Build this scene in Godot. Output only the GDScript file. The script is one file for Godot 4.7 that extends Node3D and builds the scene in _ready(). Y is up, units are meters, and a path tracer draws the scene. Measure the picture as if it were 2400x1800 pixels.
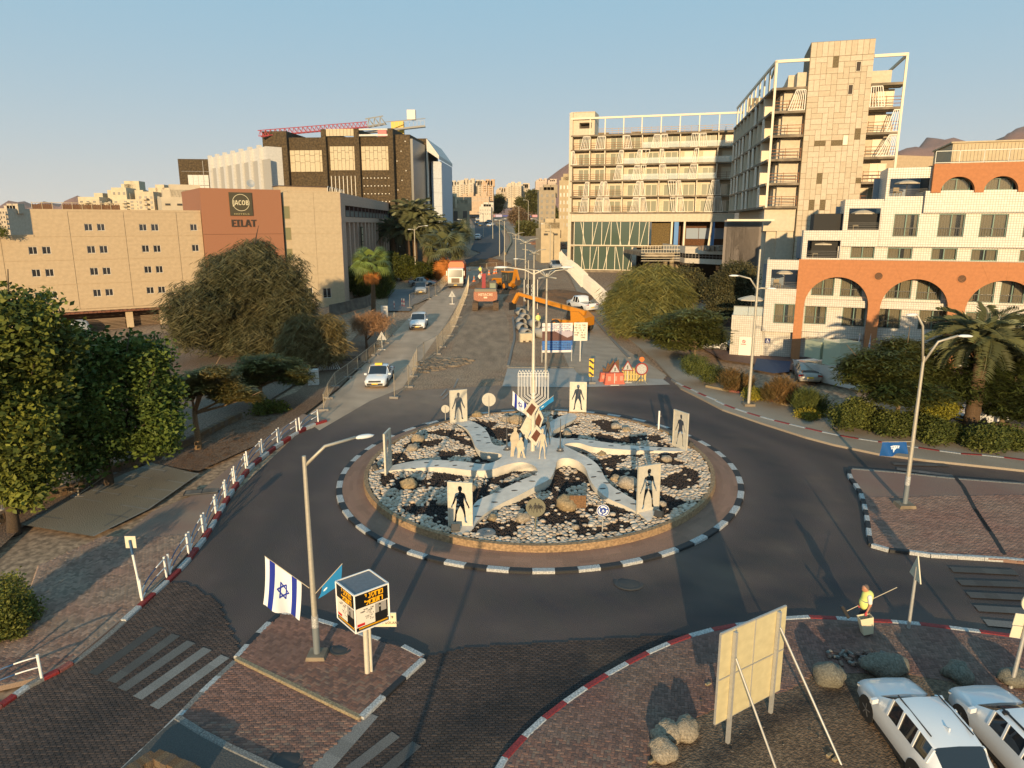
extends Node3D
# A roundabout on a slope at sunset: pebble garden with a white starfish,roadworks behind it,hotels on both sides.
# Camera at x = 0,z = 0; the street rises away from it (towards -z). Metres,y up.

var mats:={}
var rng:=RandomNumberGenerator.new()
var tex:={}
var used:={}
var cen:=Vector2(1.48,-38.5)   # the middle of the roundabout

func gy(x: float,z: float)->float:   # height of the sloping street
	return -1.977+0.017*x - 0.051*z

func gp(x: float,z: float,up:=0.0)->Vector3:
	return Vector3(x,gy(x,z)+up,z)

func up3(p: Vector2,up:=0.0)->Vector3:
	return gp(p.x,p.y,up)

# ---------------------------------------------------------------- materials
func noise_tex(key: String,freq: float,lo: float,hi: float,size:=512,octaves:=4,kind:=FastNoiseLite.TYPE_SIMPLEX_SMOOTH,seed_:=1)->Texture2D:
	if tex.has(key):
		return tex[key]
	var n:=FastNoiseLite.new()
	n.noise_type = kind
	n.seed = seed_
	n.frequency = freq
	n.fractal_octaves = octaves
	var t:=NoiseTexture2D.new()
	t.width = size
	t.height = size
	t.seamless = true
	t.noise = n
	var g:=Gradient.new()
	g.colors = PackedColorArray([Color(lo,lo,lo),Color(hi,hi,hi)])
	t.color_ramp = g
	tex[key] = t
	return t

func lin(r: float,g: float,b: float)->Color:
	return Color(r,g,b)

# a plain or mottled material; c is the linear base colour
func mat(key: String,c:=Color(0.5,0.5,0.5),rough:=0.8,grain:="",scale:=1.0,metal:=0.0,bump:=0.0)->StandardMaterial3D:
	if mats.has(key):
		return mats[key]
	var m:=StandardMaterial3D.new()
	m.resource_name = key
	m.albedo_color = c.linear_to_srgb()
	m.roughness = rough
	m.metallic = metal
	if grain != "":
		m.uv1_triplanar = true
		m.uv1_world_triplanar = true
		m.uv1_scale = Vector3.ONE*scale
		match grain:
			"soft": m.albedo_texture = noise_tex("soft",0.012,0.9,1.0)
			"fine": m.albedo_texture = noise_tex("fine",0.08,0.72,1.0,512,5)
			"rough": m.albedo_texture = noise_tex("rough",0.03,0.5,1.0,512,5)
			"stain": m.albedo_texture = noise_tex("stain",0.006,0.6,1.0,512,5,FastNoiseLite.TYPE_SIMPLEX_SMOOTH,7)
		if bump>0.0:
			m.heightmap_enabled = true
			m.heightmap_texture = noise_tex("relief",0.06,0.0,1.0,512,5,FastNoiseLite.TYPE_SIMPLEX_SMOOTH,3)
			m.heightmap_scale = bump
	mats[key] = m
	return m

func vmat(key: String,rough:=0.9,grain:="fine",scale:=0.5,bump:=0.0)->StandardMaterial3D:   # base colour from vertex or copy colours
	if mats.has(key):
		return mats[key]
	var m:=mat(key,Color.WHITE,rough,grain,scale,0.0,bump)
	m.vertex_color_use_as_albedo = true
	return m

func leaf_mat(key: String)->StandardMaterial3D:
	if mats.has(key):
		return mats[key]
	var m:=StandardMaterial3D.new()
	m.resource_name = key
	m.vertex_color_use_as_albedo = true
	m.roughness = 0.6
	m.metallic_specular = 0.3
	m.backlight_enabled = true
	m.backlight = Color(0.35,0.35,0.35)
	mats[key] = m
	return m

func glass(key: String,c: Color,rough:=0.08)->StandardMaterial3D:
	if mats.has(key):
		return mats[key]
	var m:=mat(key,c,rough)
	m.metallic_specular = 0.7
	return m

func paint(key: String,c: Color)->StandardMaterial3D:
	if mats.has(key):
		return mats[key]
	var m:=mat(key,c,0.35)
	m.clearcoat_enabled = true
	m.clearcoat = 0.8
	m.clearcoat_roughness = 0.06
	return m

func img_mat(key: String,im: Image,rough:=0.6)->StandardMaterial3D:
	var m:=mat(key,Color.WHITE,rough)
	m.albedo_texture = ImageTexture.create_from_image(im)
	return m

# ---------------------------------------------------------------- nodes
func numbered(n: String)->String:
	var k: int = used.get(n,0)
	used[n] = k+1
	return n if k==0 else "%s_%03d" % [n,k]

func thing(called: String,label: String,category: String,at:=Vector3.ZERO,turn:=0.0,group:="")->Node3D:
	var o:=Node3D.new()
	o.name = numbered(called)
	add_child(o,true)
	o.position = at
	o.rotation.y = turn
	tag(o,label,category,group)
	return o

func tag(o: Node3D,label: String,category: String,group:="")->Node3D:
	o.set_meta("label",label)
	o.set_meta("category",category)
	if group != "":
		o.set_meta("group",group)
	return o

func obj(called: String,what,m: Material,parent: Node = null)->MeshInstance3D:
	var o:=MeshInstance3D.new()
	if what is SurfaceTool:
		what.generate_normals()
		o.mesh = what.commit()
	else:
		o.mesh = what
	o.material_override = m
	if parent==null:
		o.name = numbered(called)
		add_child(o,true)
	else:
		o.name = called+("" if not parent.has_meta("n_"+called) else "_%03d" % parent.get_meta("n_"+called))
		parent.set_meta("n_"+called,parent.get_meta("n_"+called,0)+1)
		parent.add_child(o,true)
	return o

func at3(o: Node3D,p: Vector3,turn:=0.0)->Node3D:
	o.position = p
	o.rotation.y = turn
	return o

func struct(called: String,what,m: Material)->MeshInstance3D:
	var o:=obj(called,what,m)
	o.set_meta("kind","structure")
	return o

func dup(o: Node3D,label: String,at: Vector3,turn:=0.0,group:="")->Node3D:
	var base:=str(o.name).rstrip("0123456789").rstrip("_")
	var c: Node3D = o.duplicate()
	c.name = numbered(base)
	add_child(c,true)
	c.position = at
	c.rotation.y = turn
	c.set_meta("label",label)
	if group != "":
		c.set_meta("group",group)
	return c

# many copies of one mesh in one object
func scatter(called: String,mesh: Mesh,m: Material,where: Array,tints: PackedColorArray,parent: Node = null,kind:="stuff")->MultiMeshInstance3D:
	var mm:=MultiMesh.new()
	mm.transform_format = MultiMesh.TRANSFORM_3D
	mm.use_colors = true
	mm.mesh = mesh
	mm.instance_count = where.size()
	for i in where.size():
		mm.set_instance_transform(i,where[i])
		mm.set_instance_color(i,tints[i])
	var o:=MultiMeshInstance3D.new()
	o.multimesh = mm
	o.material_override = m
	if parent==null:
		o.name = numbered(called)
		add_child(o,true)
	else:
		o.name = called
		parent.add_child(o,true)
	if kind != "":
		o.set_meta("kind",kind)
	return o

# ---------------------------------------------------------------- shapes
func st(smooth:=false)->SurfaceTool:
	var s:=SurfaceTool.new()
	s.begin(Mesh.PRIMITIVE_TRIANGLES)
	s.set_smooth_group(0 if smooth else -1)
	return s

func quad(s: SurfaceTool,a: Vector3,b: Vector3,c: Vector3,d: Vector3)->void:   # counter-clockwise as seen from its front
	for v in [a,c,b,a,d,c]:
		s.add_vertex(v)

func quad_uv(s: SurfaceTool,a: Vector3,b: Vector3,c: Vector3,d: Vector3)->void:   # a lower left,b lower right,c upper right,d upper left
	var p:=[a,c,b,a,d,c]
	var u:=[Vector2(0,1),Vector2(1,0),Vector2(1,1),Vector2(0,1),Vector2(0,0),Vector2(1,0)]
	for i in 6:
		s.set_uv(u[i])
		s.add_vertex(p[i])

func bx(s: SurfaceTool,c: Vector3,e: Vector3,b:=Basis())->void:   # box: middle and full size
	var h:=e*0.5
	var p:=[]
	for k in 8:
		p.append(c+b*Vector3(h.x if k & 1 else -h.x,h.y if k & 2 else -h.y,h.z if k & 4 else -h.z))
	quad(s,p[4],p[5],p[7],p[6])
	quad(s,p[1],p[0],p[2],p[3])
	quad(s,p[5],p[1],p[3],p[7])
	quad(s,p[0],p[4],p[6],p[2])
	quad(s,p[6],p[7],p[3],p[2])
	quad(s,p[0],p[1],p[5],p[4])

func bb(s: SurfaceTool,x0: float,x1: float,y0: float,y1: float,z0: float,z1: float)->void:
	bx(s,Vector3(x0+x1,y0+y1,z0+z1)*0.5,Vector3(x1 - x0,y1 - y0,z1 - z0))

func box(c: Vector3,e: Vector3,b:=Basis())->SurfaceTool:
	var s:=st()
	bx(s,c,e,b)
	return s

func bar(s: SurfaceTool,a: Vector3,b: Vector3,w: float,h:=-1.0)->void:   # a square bar from a to b
	var y:=b - a
	if y.length()<1e-5:
		return
	var x:=y.cross(Vector3.UP)
	if x.length()<1e-3:
		x = Vector3.RIGHT
	x = x.normalized()
	var z:=x.cross(y.normalized())
	bx(s,(a+b)*0.5,Vector3(w,y.length(),w if h<0 else h),Basis(x,y.normalized(),z))

func tube(s: SurfaceTool,a: Vector3,b: Vector3,r0: float,r1: float,n:=10,caps:=true)->void:
	var y:=(b - a).normalized()
	var x:=y.cross(Vector3.UP)
	if x.length()<1e-3:
		x = Vector3.RIGHT
	x = x.normalized()
	var z:=x.cross(y)
	s.set_smooth_group(0)
	var ring:=[]
	for i in n+1:
		var t:=TAU*i/n
		ring.append(x*cos(t)+z*sin(t))
	for i in n:
		quad(s,a+ring[i+1]*r0,a+ring[i]*r0,b+ring[i]*r1,b+ring[i+1]*r1)
	s.set_smooth_group(-1)
	if caps:
		for i in n:
			for v in [a,a+ring[i+1]*r0,a+ring[i]*r0]:
				s.add_vertex(v)
			for v in [b,b+ring[i]*r1,b+ring[i+1]*r1]:
				s.add_vertex(v)

func path_tube(s: SurfaceTool,pts: Array,radii: Array,n:=8)->void:   # one smooth tube along several points
	s.set_smooth_group(0)
	var rings:=[]
	var x:=Vector3.ZERO
	for k in pts.size():
		var d: Vector3 = (pts[mini(k+1,pts.size() - 1)] - pts[maxi(k - 1,0)]).normalized()
		if k==0:
			x = d.cross(Vector3.UP if absf(d.y)<0.9 else Vector3.RIGHT).normalized()
		else:
			x = (x - d*x.dot(d)).normalized()
		var z:=x.cross(d)
		var r:=[]
		for i in n+1:
			var t:=TAU*i/n
			r.append(pts[k]+(x*cos(t)+z*sin(t))*radii[k])
		rings.append(r)
	for k in pts.size() - 1:
		for i in n:
			quad(s,rings[k][i+1],rings[k][i],rings[k+1][i],rings[k+1][i+1])
	for i in n:
		for v in [pts[0],rings[0][i+1],rings[0][i]]:
			s.add_vertex(v)
		for v in [pts[-1],rings[-1][i],rings[-1][i+1]]:
			s.add_vertex(v)
	s.set_smooth_group(-1)

# a polygon in x,y (counter-clockwise),from z0 (back) to z1 (front),placed by t
func prism(s: SurfaceTool,poly: Array,z0: float,z1: float,t:=Transform3D())->void:
	var pp:=PackedVector2Array(poly)
	if Geometry2D.is_polygon_clockwise(pp):
		pp.reverse()
	var ix:=Geometry2D.triangulate_polygon(pp)
	for k in range(0,ix.size(),3):
		var a:=pp[ix[k]]
		var b:=pp[ix[k+1]]
		var c:=pp[ix[k+2]]
		if (b - a).cross(c - a)<0:
			var w:=b
			b = c
			c = w
		for v in [Vector3(a.x,a.y,z1),Vector3(c.x,c.y,z1),Vector3(b.x,b.y,z1),Vector3(a.x,a.y,z0),Vector3(b.x,b.y,z0),Vector3(c.x,c.y,z0)]:
			s.add_vertex(t*v)
	for i in pp.size():
		var a:=pp[i]
		var b:=pp[(i+1) % pp.size()]
		quad(s,t*Vector3(a.x,a.y,z1),t*Vector3(a.x,a.y,z0),t*Vector3(b.x,b.y,z0),t*Vector3(b.x,b.y,z1))

func rod(pts: Array,r: float,n:=8)->SurfaceTool:
	var s:=st()
	var rr:=[]
	rr.resize(pts.size())
	rr.fill(r)
	path_tube(s,pts,rr,n)
	return s

func lathe(s: SurfaceTool,profile: Array,n:=16,t:=Transform3D(),smooth:=true)->void:   # [radius,height] pairs from the bottom up
	s.set_smooth_group(0 if smooth else -1)
	for k in profile.size() - 1:
		for i in n:
			var a:=TAU*i/n
			var b:=TAU*(i+1)/n
			var p = profile[k]
			var q = profile[k+1]
			quad(s,t*Vector3(cos(b)*p[0],p[1],sin(b)*p[0]),t*Vector3(cos(a)*p[0],p[1],sin(a)*p[0]),t*Vector3(cos(a)*q[0],q[1],sin(a)*q[0]),t*Vector3(cos(b)*q[0],q[1],sin(b)*q[0]))
	s.set_smooth_group(-1)

func inside(p: Vector2,poly: PackedVector2Array)->bool:
	return Geometry2D.is_point_in_polygon(p,poly)

# a sheet that lies on the street,cut into cells so that its vertex colours can vary
func sheet(poly_: Array,up: float,step: float,tint: Callable)->SurfaceTool:
	var poly:=PackedVector2Array(poly_)
	var s:=st(true)
	var lo:=poly[0]
	var hi:=poly[0]
	for p in poly:
		lo = lo.min(p)
		hi = hi.max(p)
	var nx:=int(ceil((hi.x - lo.x)/step))
	var nz:=int(ceil((hi.y - lo.y)/step))
	var edge:={}
	for i in poly.size():   # cells that an edge of the polygon crosses
		var a:=poly[i]
		var b:=poly[(i+1) % poly.size()]
		var n:=int(a.distance_to(b)/(step*0.2))+1
		for k in n+1:
			var q:=(a.lerp(b,float(k)/n) - lo)/step
			for dx in [-0.02,0.02]:
				for dz in [-0.02,0.02]:
					edge[Vector2i(int(floor(q.x+dx)),int(floor(q.y+dz)))] = true
	var put:=func(p: Vector2):
		s.set_color(tint.call(p))
		s.add_vertex(gp(p.x,p.y,up))
	for i in nx:
		for j in nz:
			var a:=lo+Vector2(i,j)*step
			var cell:=PackedVector2Array([a,a+Vector2(step,0),a+Vector2(step,step),a+Vector2(0,step)])
			if edge.has(Vector2i(i,j)):
				for part in Geometry2D.intersect_polygons(cell,poly):
					var ix:=Geometry2D.triangulate_polygon(part)
					for k in range(0,ix.size(),3):
						var q:=[part[ix[k]],part[ix[k+1]],part[ix[k+2]]]
						if (q[1] - q[0]).cross(q[2] - q[0])<0:
							q.reverse()
						for v in q:
							put.call(v)
			elif inside(a+Vector2(step,step)*0.5,poly):
				for v in [0,1,2,0,2,3]:
					put.call(cell[v])
	return s

func flat(c: Color)->Callable:
	return func(_p): return c

# points every so often along an open line
func along(line: Array,count: int)->Array:
	var total:=0.0
	for i in line.size() - 1:
		total += line[i].distance_to(line[i+1])
	var out:=[line[0]]
	var i:=0
	var gone:=0.0
	for k in range(1,count+1):
		var want:=total*k/count
		while i<line.size() - 2 and gone+line[i].distance_to(line[i+1])<want - 1e-4:
			gone += line[i].distance_to(line[i+1])
			i += 1
		var seg: float = line[i].distance_to(line[i+1])
		out.append(line[i].lerp(line[i+1],clampf((want - gone)/maxf(seg,1e-5),0,1)))
	return out

func smooth_line(line: Array,per:=6)->Array:   # a Catmull-Rom curve through the points
	var out:=[]
	for i in line.size() - 1:
		var a = line[maxi(i - 1,0)]
		var b = line[i]
		var c = line[i+1]
		var d = line[mini(i+2,line.size() - 1)]
		for k in per:
			out.append(b.cubic_interpolate(c,a,d,float(k)/per))
	out.append(line[-1])
	return out

func ball(r: float,seed_: int,rough:=0.18,n:=10,squash:=0.75,freq:=1.4)->SurfaceTool:   # a boulder
	var f:=FastNoiseLite.new()
	f.seed = seed_
	f.frequency = freq/maxf(r,0.01)*0.6
	f.fractal_octaves = 3
	var s:=st(true)
	var at:=func(i: int,j: int)->Vector3:
		var th:=PI*i/n
		var ph:=TAU*(j % (n*2))/(n*2)
		var d:=Vector3(sin(th)*cos(ph),cos(th),sin(th)*sin(ph))
		var k:=1.0+rough*2.0*f.get_noise_3dv(d*r)
		var v:=d*r*k
		v.y *= squash
		return v
	for i in n:
		for j in n*2:
			quad(s,at.call(i+1,j+1),at.call(i+1,j),at.call(i,j),at.call(i,j+1))
	return s

func text(t: String,size: float,depth:=0.02,font:="Droid Sans",bold:=true)->TextMesh:
	var m:=TextMesh.new()
	m.text = t
	var f:=SystemFont.new()
	f.font_names = PackedStringArray([font])
	f.font_weight = 700 if bold else 400
	m.font = f
	m.font_size = 64
	m.pixel_size = size/46.0
	m.depth = depth
	return m

# short forms for measured places: pairs,triples,crown lobes and wall openings
static func z2(a: Array)->Array:
	var o:=[]
	for i in range(0,a.size(),2):
		o.append(Vector2(a[i],a[i+1]))
	return o

static func z3(a: Array)->Array:
	var o:=[]
	for i in range(0,a.size(),3):
		o.append(Vector3(a[i],a[i+1],a[i+2]))
	return o

static func z5(a: Array)->Array:
	var o:=[]
	for i in range(0,a.size(),5):
		o.append([Vector3(a[i],a[i+1],a[i+2]),a[i+3],a[i+4]])
	return o

static func rc(a: Array)->Array:
	var o:=[]
	for i in range(0,a.size(),4):
		o.append(Rect2(a[i],a[i+1],a[i+2],a[i+3]))
	return o


# ---------------------------------------------------------------- the scene
func _ready()->void:
	rng.seed = 7
	var cam:=Camera3D.new()
	cam.name = "camera"
	add_child(cam)
	cam.position = Vector3(0,13.746,0)
	cam.rotation_degrees.x = -12.7
	cam.fov = 56.73
	cam.near = 0.5
	cam.far = 9000
	cam.current = true
	var sky:=ProceduralSkyMaterial.new()
	sky.sky_top_color = Color(0.50,0.68,0.78)
	sky.sky_horizon_color = Color(0.80,0.785,0.75)
	sky.sky_curve = 0.1
	sky.ground_bottom_color = Color(0.36,0.31,0.27)
	sky.ground_horizon_color = Color(0.62,0.58,0.54)
	sky.sun_angle_max = 45.0
	sky.sun_curve = 0.12
	var s:=Sky.new()
	s.sky_material = sky
	var env:=Environment.new()
	env.background_mode = Environment.BG_SKY
	env.sky = s
	env.background_energy_multiplier = 0.95
	env.tonemap_mode = Environment.TONE_MAPPER_LINEAR
	env.tonemap_exposure = 1.28
	env.sdfgi_enabled = true
	env.ssao_enabled = true
	env.ssil_enabled = true
	env.fog_enabled = true
	env.fog_density = 0.00004
	env.fog_light_color = Color(0.80,0.76,0.72)
	var we:=WorldEnvironment.new()
	we.name = "environment"
	we.environment = env
	add_child(we)
	var sun:=DirectionalLight3D.new()
	sun.name = "sun"
	add_child(sun)
	sun.light_color = Color(1.0,0.87,0.67)
	sun.light_energy = 1.6
	sun.light_angular_distance = 0.6
	sun.shadow_enabled = true
	sun.rotation_degrees = Vector3(-9.0,-7.3,0)
	ground()
	kerbs()
	garden()
	left_hotel()
	dark_block()
	white_hotel()
	orange_hotel()
	town()
	cars()
	machines()
	trees()
	poles()
	roadworks()
	foreground()
	people()


# ---------------------------------------------------------------- ground
var fn:=FastNoiseLite.new()

func near_line(p: Vector2,line: Array)->float:
	var best:=1e9
	for i in line.size() - 1:
		best = minf(best,p.distance_to(Geometry2D.get_closest_point_to_segment(p,line[i],line[i+1])))
	return best

func mixc(a: Color,b: Color,t: float)->Color:
	return a.lerp(b,clampf(t,0,1))

var tracks:=[
	[smooth_line(z2([-3.1,-16.46,-1.33,-18.46,1.11,-20.23,3.55,-21.68,6.68,-23.46,10.74,-25.25,14.65,-25.87,20.16,-25.06]),4),1.5,0.85],
	[smooth_line(z2([-0.84,-16.57,1.17,-18.6,3.34,-20.18,6,-22,9.35,-23.82]),4),0.7,0.5],
	[smooth_line(z2([14.59,-47.65,17.55,-42.03,20.93,-38.5,27.21,-34.75]),4),1.1,0.7],
	[smooth_line(z2([10.57,-27.41,13.77,-28.08,16.49,-27.24,20.84,-26.04]),4),1.6,0.6],
	[smooth_line(z2([-13.42,-17.62,-12.21,-21.44,-11.37,-26.26,-11.37,-32.91,-11.17,-40.21]),4),1.1,0.5],
	[smooth_line(z2([-10.16,-17.24,-9.28,-21.61,-8.25,-25.84]),4),0.8,0.3]]

func road_tint(p: Vector2)->Color:
	var n:=fn.get_noise_2d(p.x*2.0,p.y*2.0)
	var n2:=fn.get_noise_2d(p.x*0.5+90,p.y*0.5)
	var c:=Color(0.135,0.094,0.078)
	var r:=p.distance_to(cen)
	var dusty:=smoothstep(-44.0,-54.0,p.y)*(1.0 - smoothstep(3.0,9.0,p.x+0.12*(p.y+50)))
	var dark:=0.0
	dark = maxf(dark,0.8*exp(-pow((r - 13.4)/1.5,2))*(0.55+0.45*smoothstep(-6,6,p.x)))
	dark = maxf(dark,0.45*exp(-pow((r - 16.6)/1.2,2)))
	for t in tracks:
		dark = maxf(dark,t[2]*exp(-pow(near_line(p,t[0])/t[1],2)))
	c = mixc(c,Color(0.024,0.023,0.026),dark*(0.85+n*0.5))
	c = mixc(c,Color(0.34,0.235,0.16),dusty*0.85+maxf(0,n2 - 0.25)*0.5)
	return c*(1.0+0.25*n)

func tan_tint(p: Vector2)->Color:
	var n:=fn.get_noise_2d(p.x*1.5,p.y*1.5)
	var streak:=fn.get_noise_2d(p.x*6+0.15*p.y,p.y*0.35)
	return Color(0.6,0.44,0.31)*(1.0+0.22*n+0.3*streak)

func dirt_tint(p: Vector2)->Color:
	var n:=fn.get_noise_2d(p.x*2.5,p.y*2.5)
	var m:=fn.get_noise_2d(p.x*0.4+40,p.y*0.4)
	return mixc(Color(0.5,0.31,0.185),Color(0.58,0.41,0.27),0.5+m)*(1.0+0.35*n)

func pave_tint(p: Vector2)->Color:
	var n:=fn.get_noise_2d(p.x*1.2,p.y*1.2)
	return mixc(Color(0.36,0.22,0.165),Color(0.36,0.27,0.205),0.5+n)*(1.0+0.2*fn.get_noise_2d(p.x*5,p.y*5))

func terrain_y(x: float,z: float)->float:
	var zz:=-z
	var left:=smoothstep(-45,-130,x)
	var near:=minf(zz,lerpf(400.0,150.0,left))
	var y:=gy(clampf(x,-140,160),-near)
	return y - 0.12 - left*maxf(zz - 150,0)*0.02

func ground()->void:
	fn.seed = 5
	fn.frequency = 0.35
	fn.fractal_octaves = 4
	# the ground,one sheet to the foot of the mountains
	var s:=st(true)
	var xs:=[]
	var zs:=[]
	for i in 61:
		var t:=(i - 30)/30.0
		xs.append(900.0*t*absf(t)+60*t)
		zs.append(40.0 - 1800.0*pow(i/60.0,2.2) - 60.0*i/60.0)
	for i in 60:
		for j in 60:
			var q:=[]
			for k in [[i,j],[i,j+1],[i+1,j+1],[i+1,j]]:
				q.append(Vector3(xs[k[0]],terrain_y(xs[k[0]],zs[k[1]]),zs[k[1]]))
			for v in [0,1,2,0,2,3]:
				s.set_color(dirt_tint(Vector2(q[v].x,q[v].z)))
				s.add_vertex(q[v])
	struct("ground",s,vmat("earth",0.95,"rough",0.15))
	mountains()
	# roads
	var road:=z2([-16.67,-15.8,-17.56,-19.17,-16.17,-19.64,-14.67,-24.14,-14.39,-30.28,-14.9,-36.19,-14.3,-45.24,-13.04,-47.55,-11.6,-54.86,-8.66,-57.41,-0.62,-58.07,13.34,-58.23,14.23,-54.01,17.94,-44.59,24.29,-39.79,32.35,-36.37,23.05,-19.54,17.08,-14.7])
	struct("road",sheet(road,0.0,0.55,road_tint),vmat("paved",0.72,"fine",0.6,2.0))
	struct("dusty_road",sheet(z2([-12.99,-46.1,-14.8,-48.65,-13.97,-56.34,-13.51,-66.71,-12.9,-87.31,-11.24,-115.02,-10.81,-138.74,-10.56,-155.04,-5.95,-154.29,-5.71,-134.26,-7.03,-115.58,-7.85,-83.24,-8.53,-64.01,-8.88,-56.31,-10.84,-52.81]),0.006,0.7,tan_tint),vmat("dust",0.9,"fine",0.5,2.0))
	struct("dug_up_road",sheet(z2([-8.81,-55.36,-8.6,-64.55,-7.85,-83.24,-7.03,-115.58,-5.42,-137.95,-4.66,-157.98,8.4,-155.78,8.82,-125.38,10.92,-90.99,12.03,-82.05,12.86,-57.81,-0.6,-56.64]),0.010,0.7,dirt_tint),vmat("soil",0.95,"rough",0.35,5.0))
	struct("asphalt_lane",sheet(z2([5.77,-78.5,9.64,-82.27,10.31,-73.23,13.05,-58.7,12.44,-57.26,5.15,-57.71,4.92,-68.29]),0.022,0.7,func(p): return Color(0.48,0.37,0.27)*(1.0+0.3*fn.get_noise_2d(p.x*2,p.y*2))),vmat("old_asphalt",0.85,"fine",0.4,1.5))
	struct("scraped_road",sheet(z2([-6.19,-99.1,-1.25,-95.85,-0.33,-83.15,-0.27,-68.67,-0.98,-61.49,-3.52,-61.65,-5.98,-69.09]),0.016,0.5,func(p): return Color(0.54,0.38,0.25)*(1.0+0.5*fn.get_noise_2d(p.x*8,p.y*0.8))),vmat("scraped",0.95,"rough",0.5,4.0))
	struct("concrete_apron",sheet(z2([-0.41,-61.94,5.4,-61.56,5.75,-59.16,12.5,-57.54,12.74,-55.83,4.97,-55.48,-0.79,-56.1]),0.030,0.7,func(p): return Color(0.48,0.44,0.39)*(1.0+0.2*fn.get_noise_2d(p.x*2,p.y*2))),mat_concrete())
	struct("far_road",sheet(z2([-12.72,-150.3,-9.59,-162.34,-7.66,-175.71,-10.55,-185.42,-11.27,-222.12,-15.26,-298.82,-19.56,-350.97,-24.22,-397.38,-22.25,-453.96,-12.58,-363.75,-7.49,-311.42,-3.82,-257.78,-2.24,-220,-1.83,-191.92,-2.46,-172.73,-4.63,-163.69,-8.95,-144.65,-11.81,-141.66]),0.012,1.5,func(p): return Color(0.04,0.042,0.05)*(1.0+0.3*fn.get_noise_2d(p.x,p.y))),vmat("asphalt",0.8,"fine",0.3))
	struct("site_road",sheet(z2([-1.36,-164.24,-0.05,-208.12,-0.74,-256.94,-4.18,-310.32,-2.23,-326.21,2.76,-235.97,5.79,-190.36,7.38,-168.49,7.77,-142.08,6.67,-138.89,1.69,-143.02,-1.25,-150.74]),0.018,1.2,func(p): return Color(0.36,0.28,0.2)*(1.0+0.3*fn.get_noise_2d(p.x,p.y))),vmat("dust"))
	struct("road_markings",crossings(),vmat("road_paint",0.8,"rough",1.5))
	# pavements,a kerb's height above the road
	struct("left_pavement",raised(z2([-18.32,-17.71,-18.13,-20.1,-15.7,-21.09,-15.22,-21.85,-14.78,-24.35,-14.6,-25.59,-14.5,-27.74,-14.49,-30.5,-14.9,-33.39,-15.14,-36.5,-15.3,-39.81,-15.06,-42.86,-14.49,-45.89,-13.17,-48.06,-15.02,-49.4,-16.18,-43.58,-16.76,-35.84,-18.18,-33.66,-18.38,-28.66,-20.48,-25.84,-20.09,-22.88]),0.13,pave_tint),vmat("pavers",0.85,"fine",0.6,2.0))
	struct("planted_verge",sheet(z2([-22.76,-25.91,-25.09,-31.2,-25.39,-32.89,-24.09,-35.24,-22.25,-40.32,-20.31,-44.19,-18.94,-51.6,-17.21,-55.19,-16.88,-66.02,-17.23,-83.21,-15.22,-87.52,-13.7,-67.68,-14.03,-56.61,-14.95,-49.18,-16.13,-43.41,-18.1,-39.01,-21.93,-40.23,-23.81,-32.24]),0.10,0.8,func(p): return mixc(dirt_tint(p),Color(0.15,0.085,0.055),0.6)),vmat("soil"))
	struct("court",sheet(z2([-21.52,-40.32,-17.88,-38.49,-18.13,-36.32,-18.52,-33.88,-19.7,-31.05,-23.97,-32.37,-23.17,-35.62,-22.27,-38.6]),0.142,0.8,func(p): return Color(0.26,0.225,0.165)*(1.0+0.2*fn.get_noise_2d(p.x,p.y))),vmat("old_asphalt"))
	struct("court_markings",court_lines(),vmat("road_paint"))
	struct("back_lot",sheet(z2([-31.62,-32.12,-42.02,-47.51,-49.97,-72.33,-41.34,-81.14,-36.36,-80.72,-24.3,-64.73,-18.03,-57.98,-18.94,-51.6,-20.31,-44.19,-24.09,-35.24,-25.39,-32.89]),0.05,1.5,func(p): return mixc(Color(0.4,0.26,0.18),Color(0.28,0.22,0.165),0.5+fn.get_noise_2d(p.x*0.3,p.y*0.3))),vmat("soil"))
	var con:=func(p): return mixc(Color(0.36,0.285,0.21),Color(0.42,0.35,0.27),0.5+fn.get_noise_2d(p.x,p.y))
	struct("right_pavement",raised(z2([10.07,-143.65,10.18,-125.2,9.7,-103.75,11.42,-80.7,13.09,-63.94,13.25,-54.46,14.06,-51.9,14.94,-48.89,16.59,-45.96,18.5,-42.98,19.65,-41.61,21.63,-39.9,23.77,-38.87,29.93,-36.47,32.69,-40.16,29.06,-40.87,26.02,-42.88,22.11,-47.26,20.52,-51.53,17.4,-57.53,15.8,-62.02,15.54,-70.6,15.73,-81.72,14.41,-98.95,13.97,-117.41,11.64,-152.34]),0.13,con),mat_concrete())
	struct("hotel_forecourt",sheet(z2([15.77,-71.68,18.28,-70.39,19.1,-63.52,23.62,-59.87,27.93,-52.57,36.02,-44.62,38.92,-41.05,51.8,-58.02,41.3,-79.45,21.67,-84.12]),0.10,1.5,func(p): return Color(0.2,0.115,0.09)*(1.0+0.2*fn.get_noise_2d(p.x,p.y))),vmat("pavers"))
	struct("disabled_bay",sheet(z2([20.69,-59.85,22.34,-63.83,24.93,-62.48,23.44,-58.89,21.99,-58.48]),0.106,1.0,flat(Color(0.03,0.09,0.2))),vmat("road_paint"))
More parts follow.
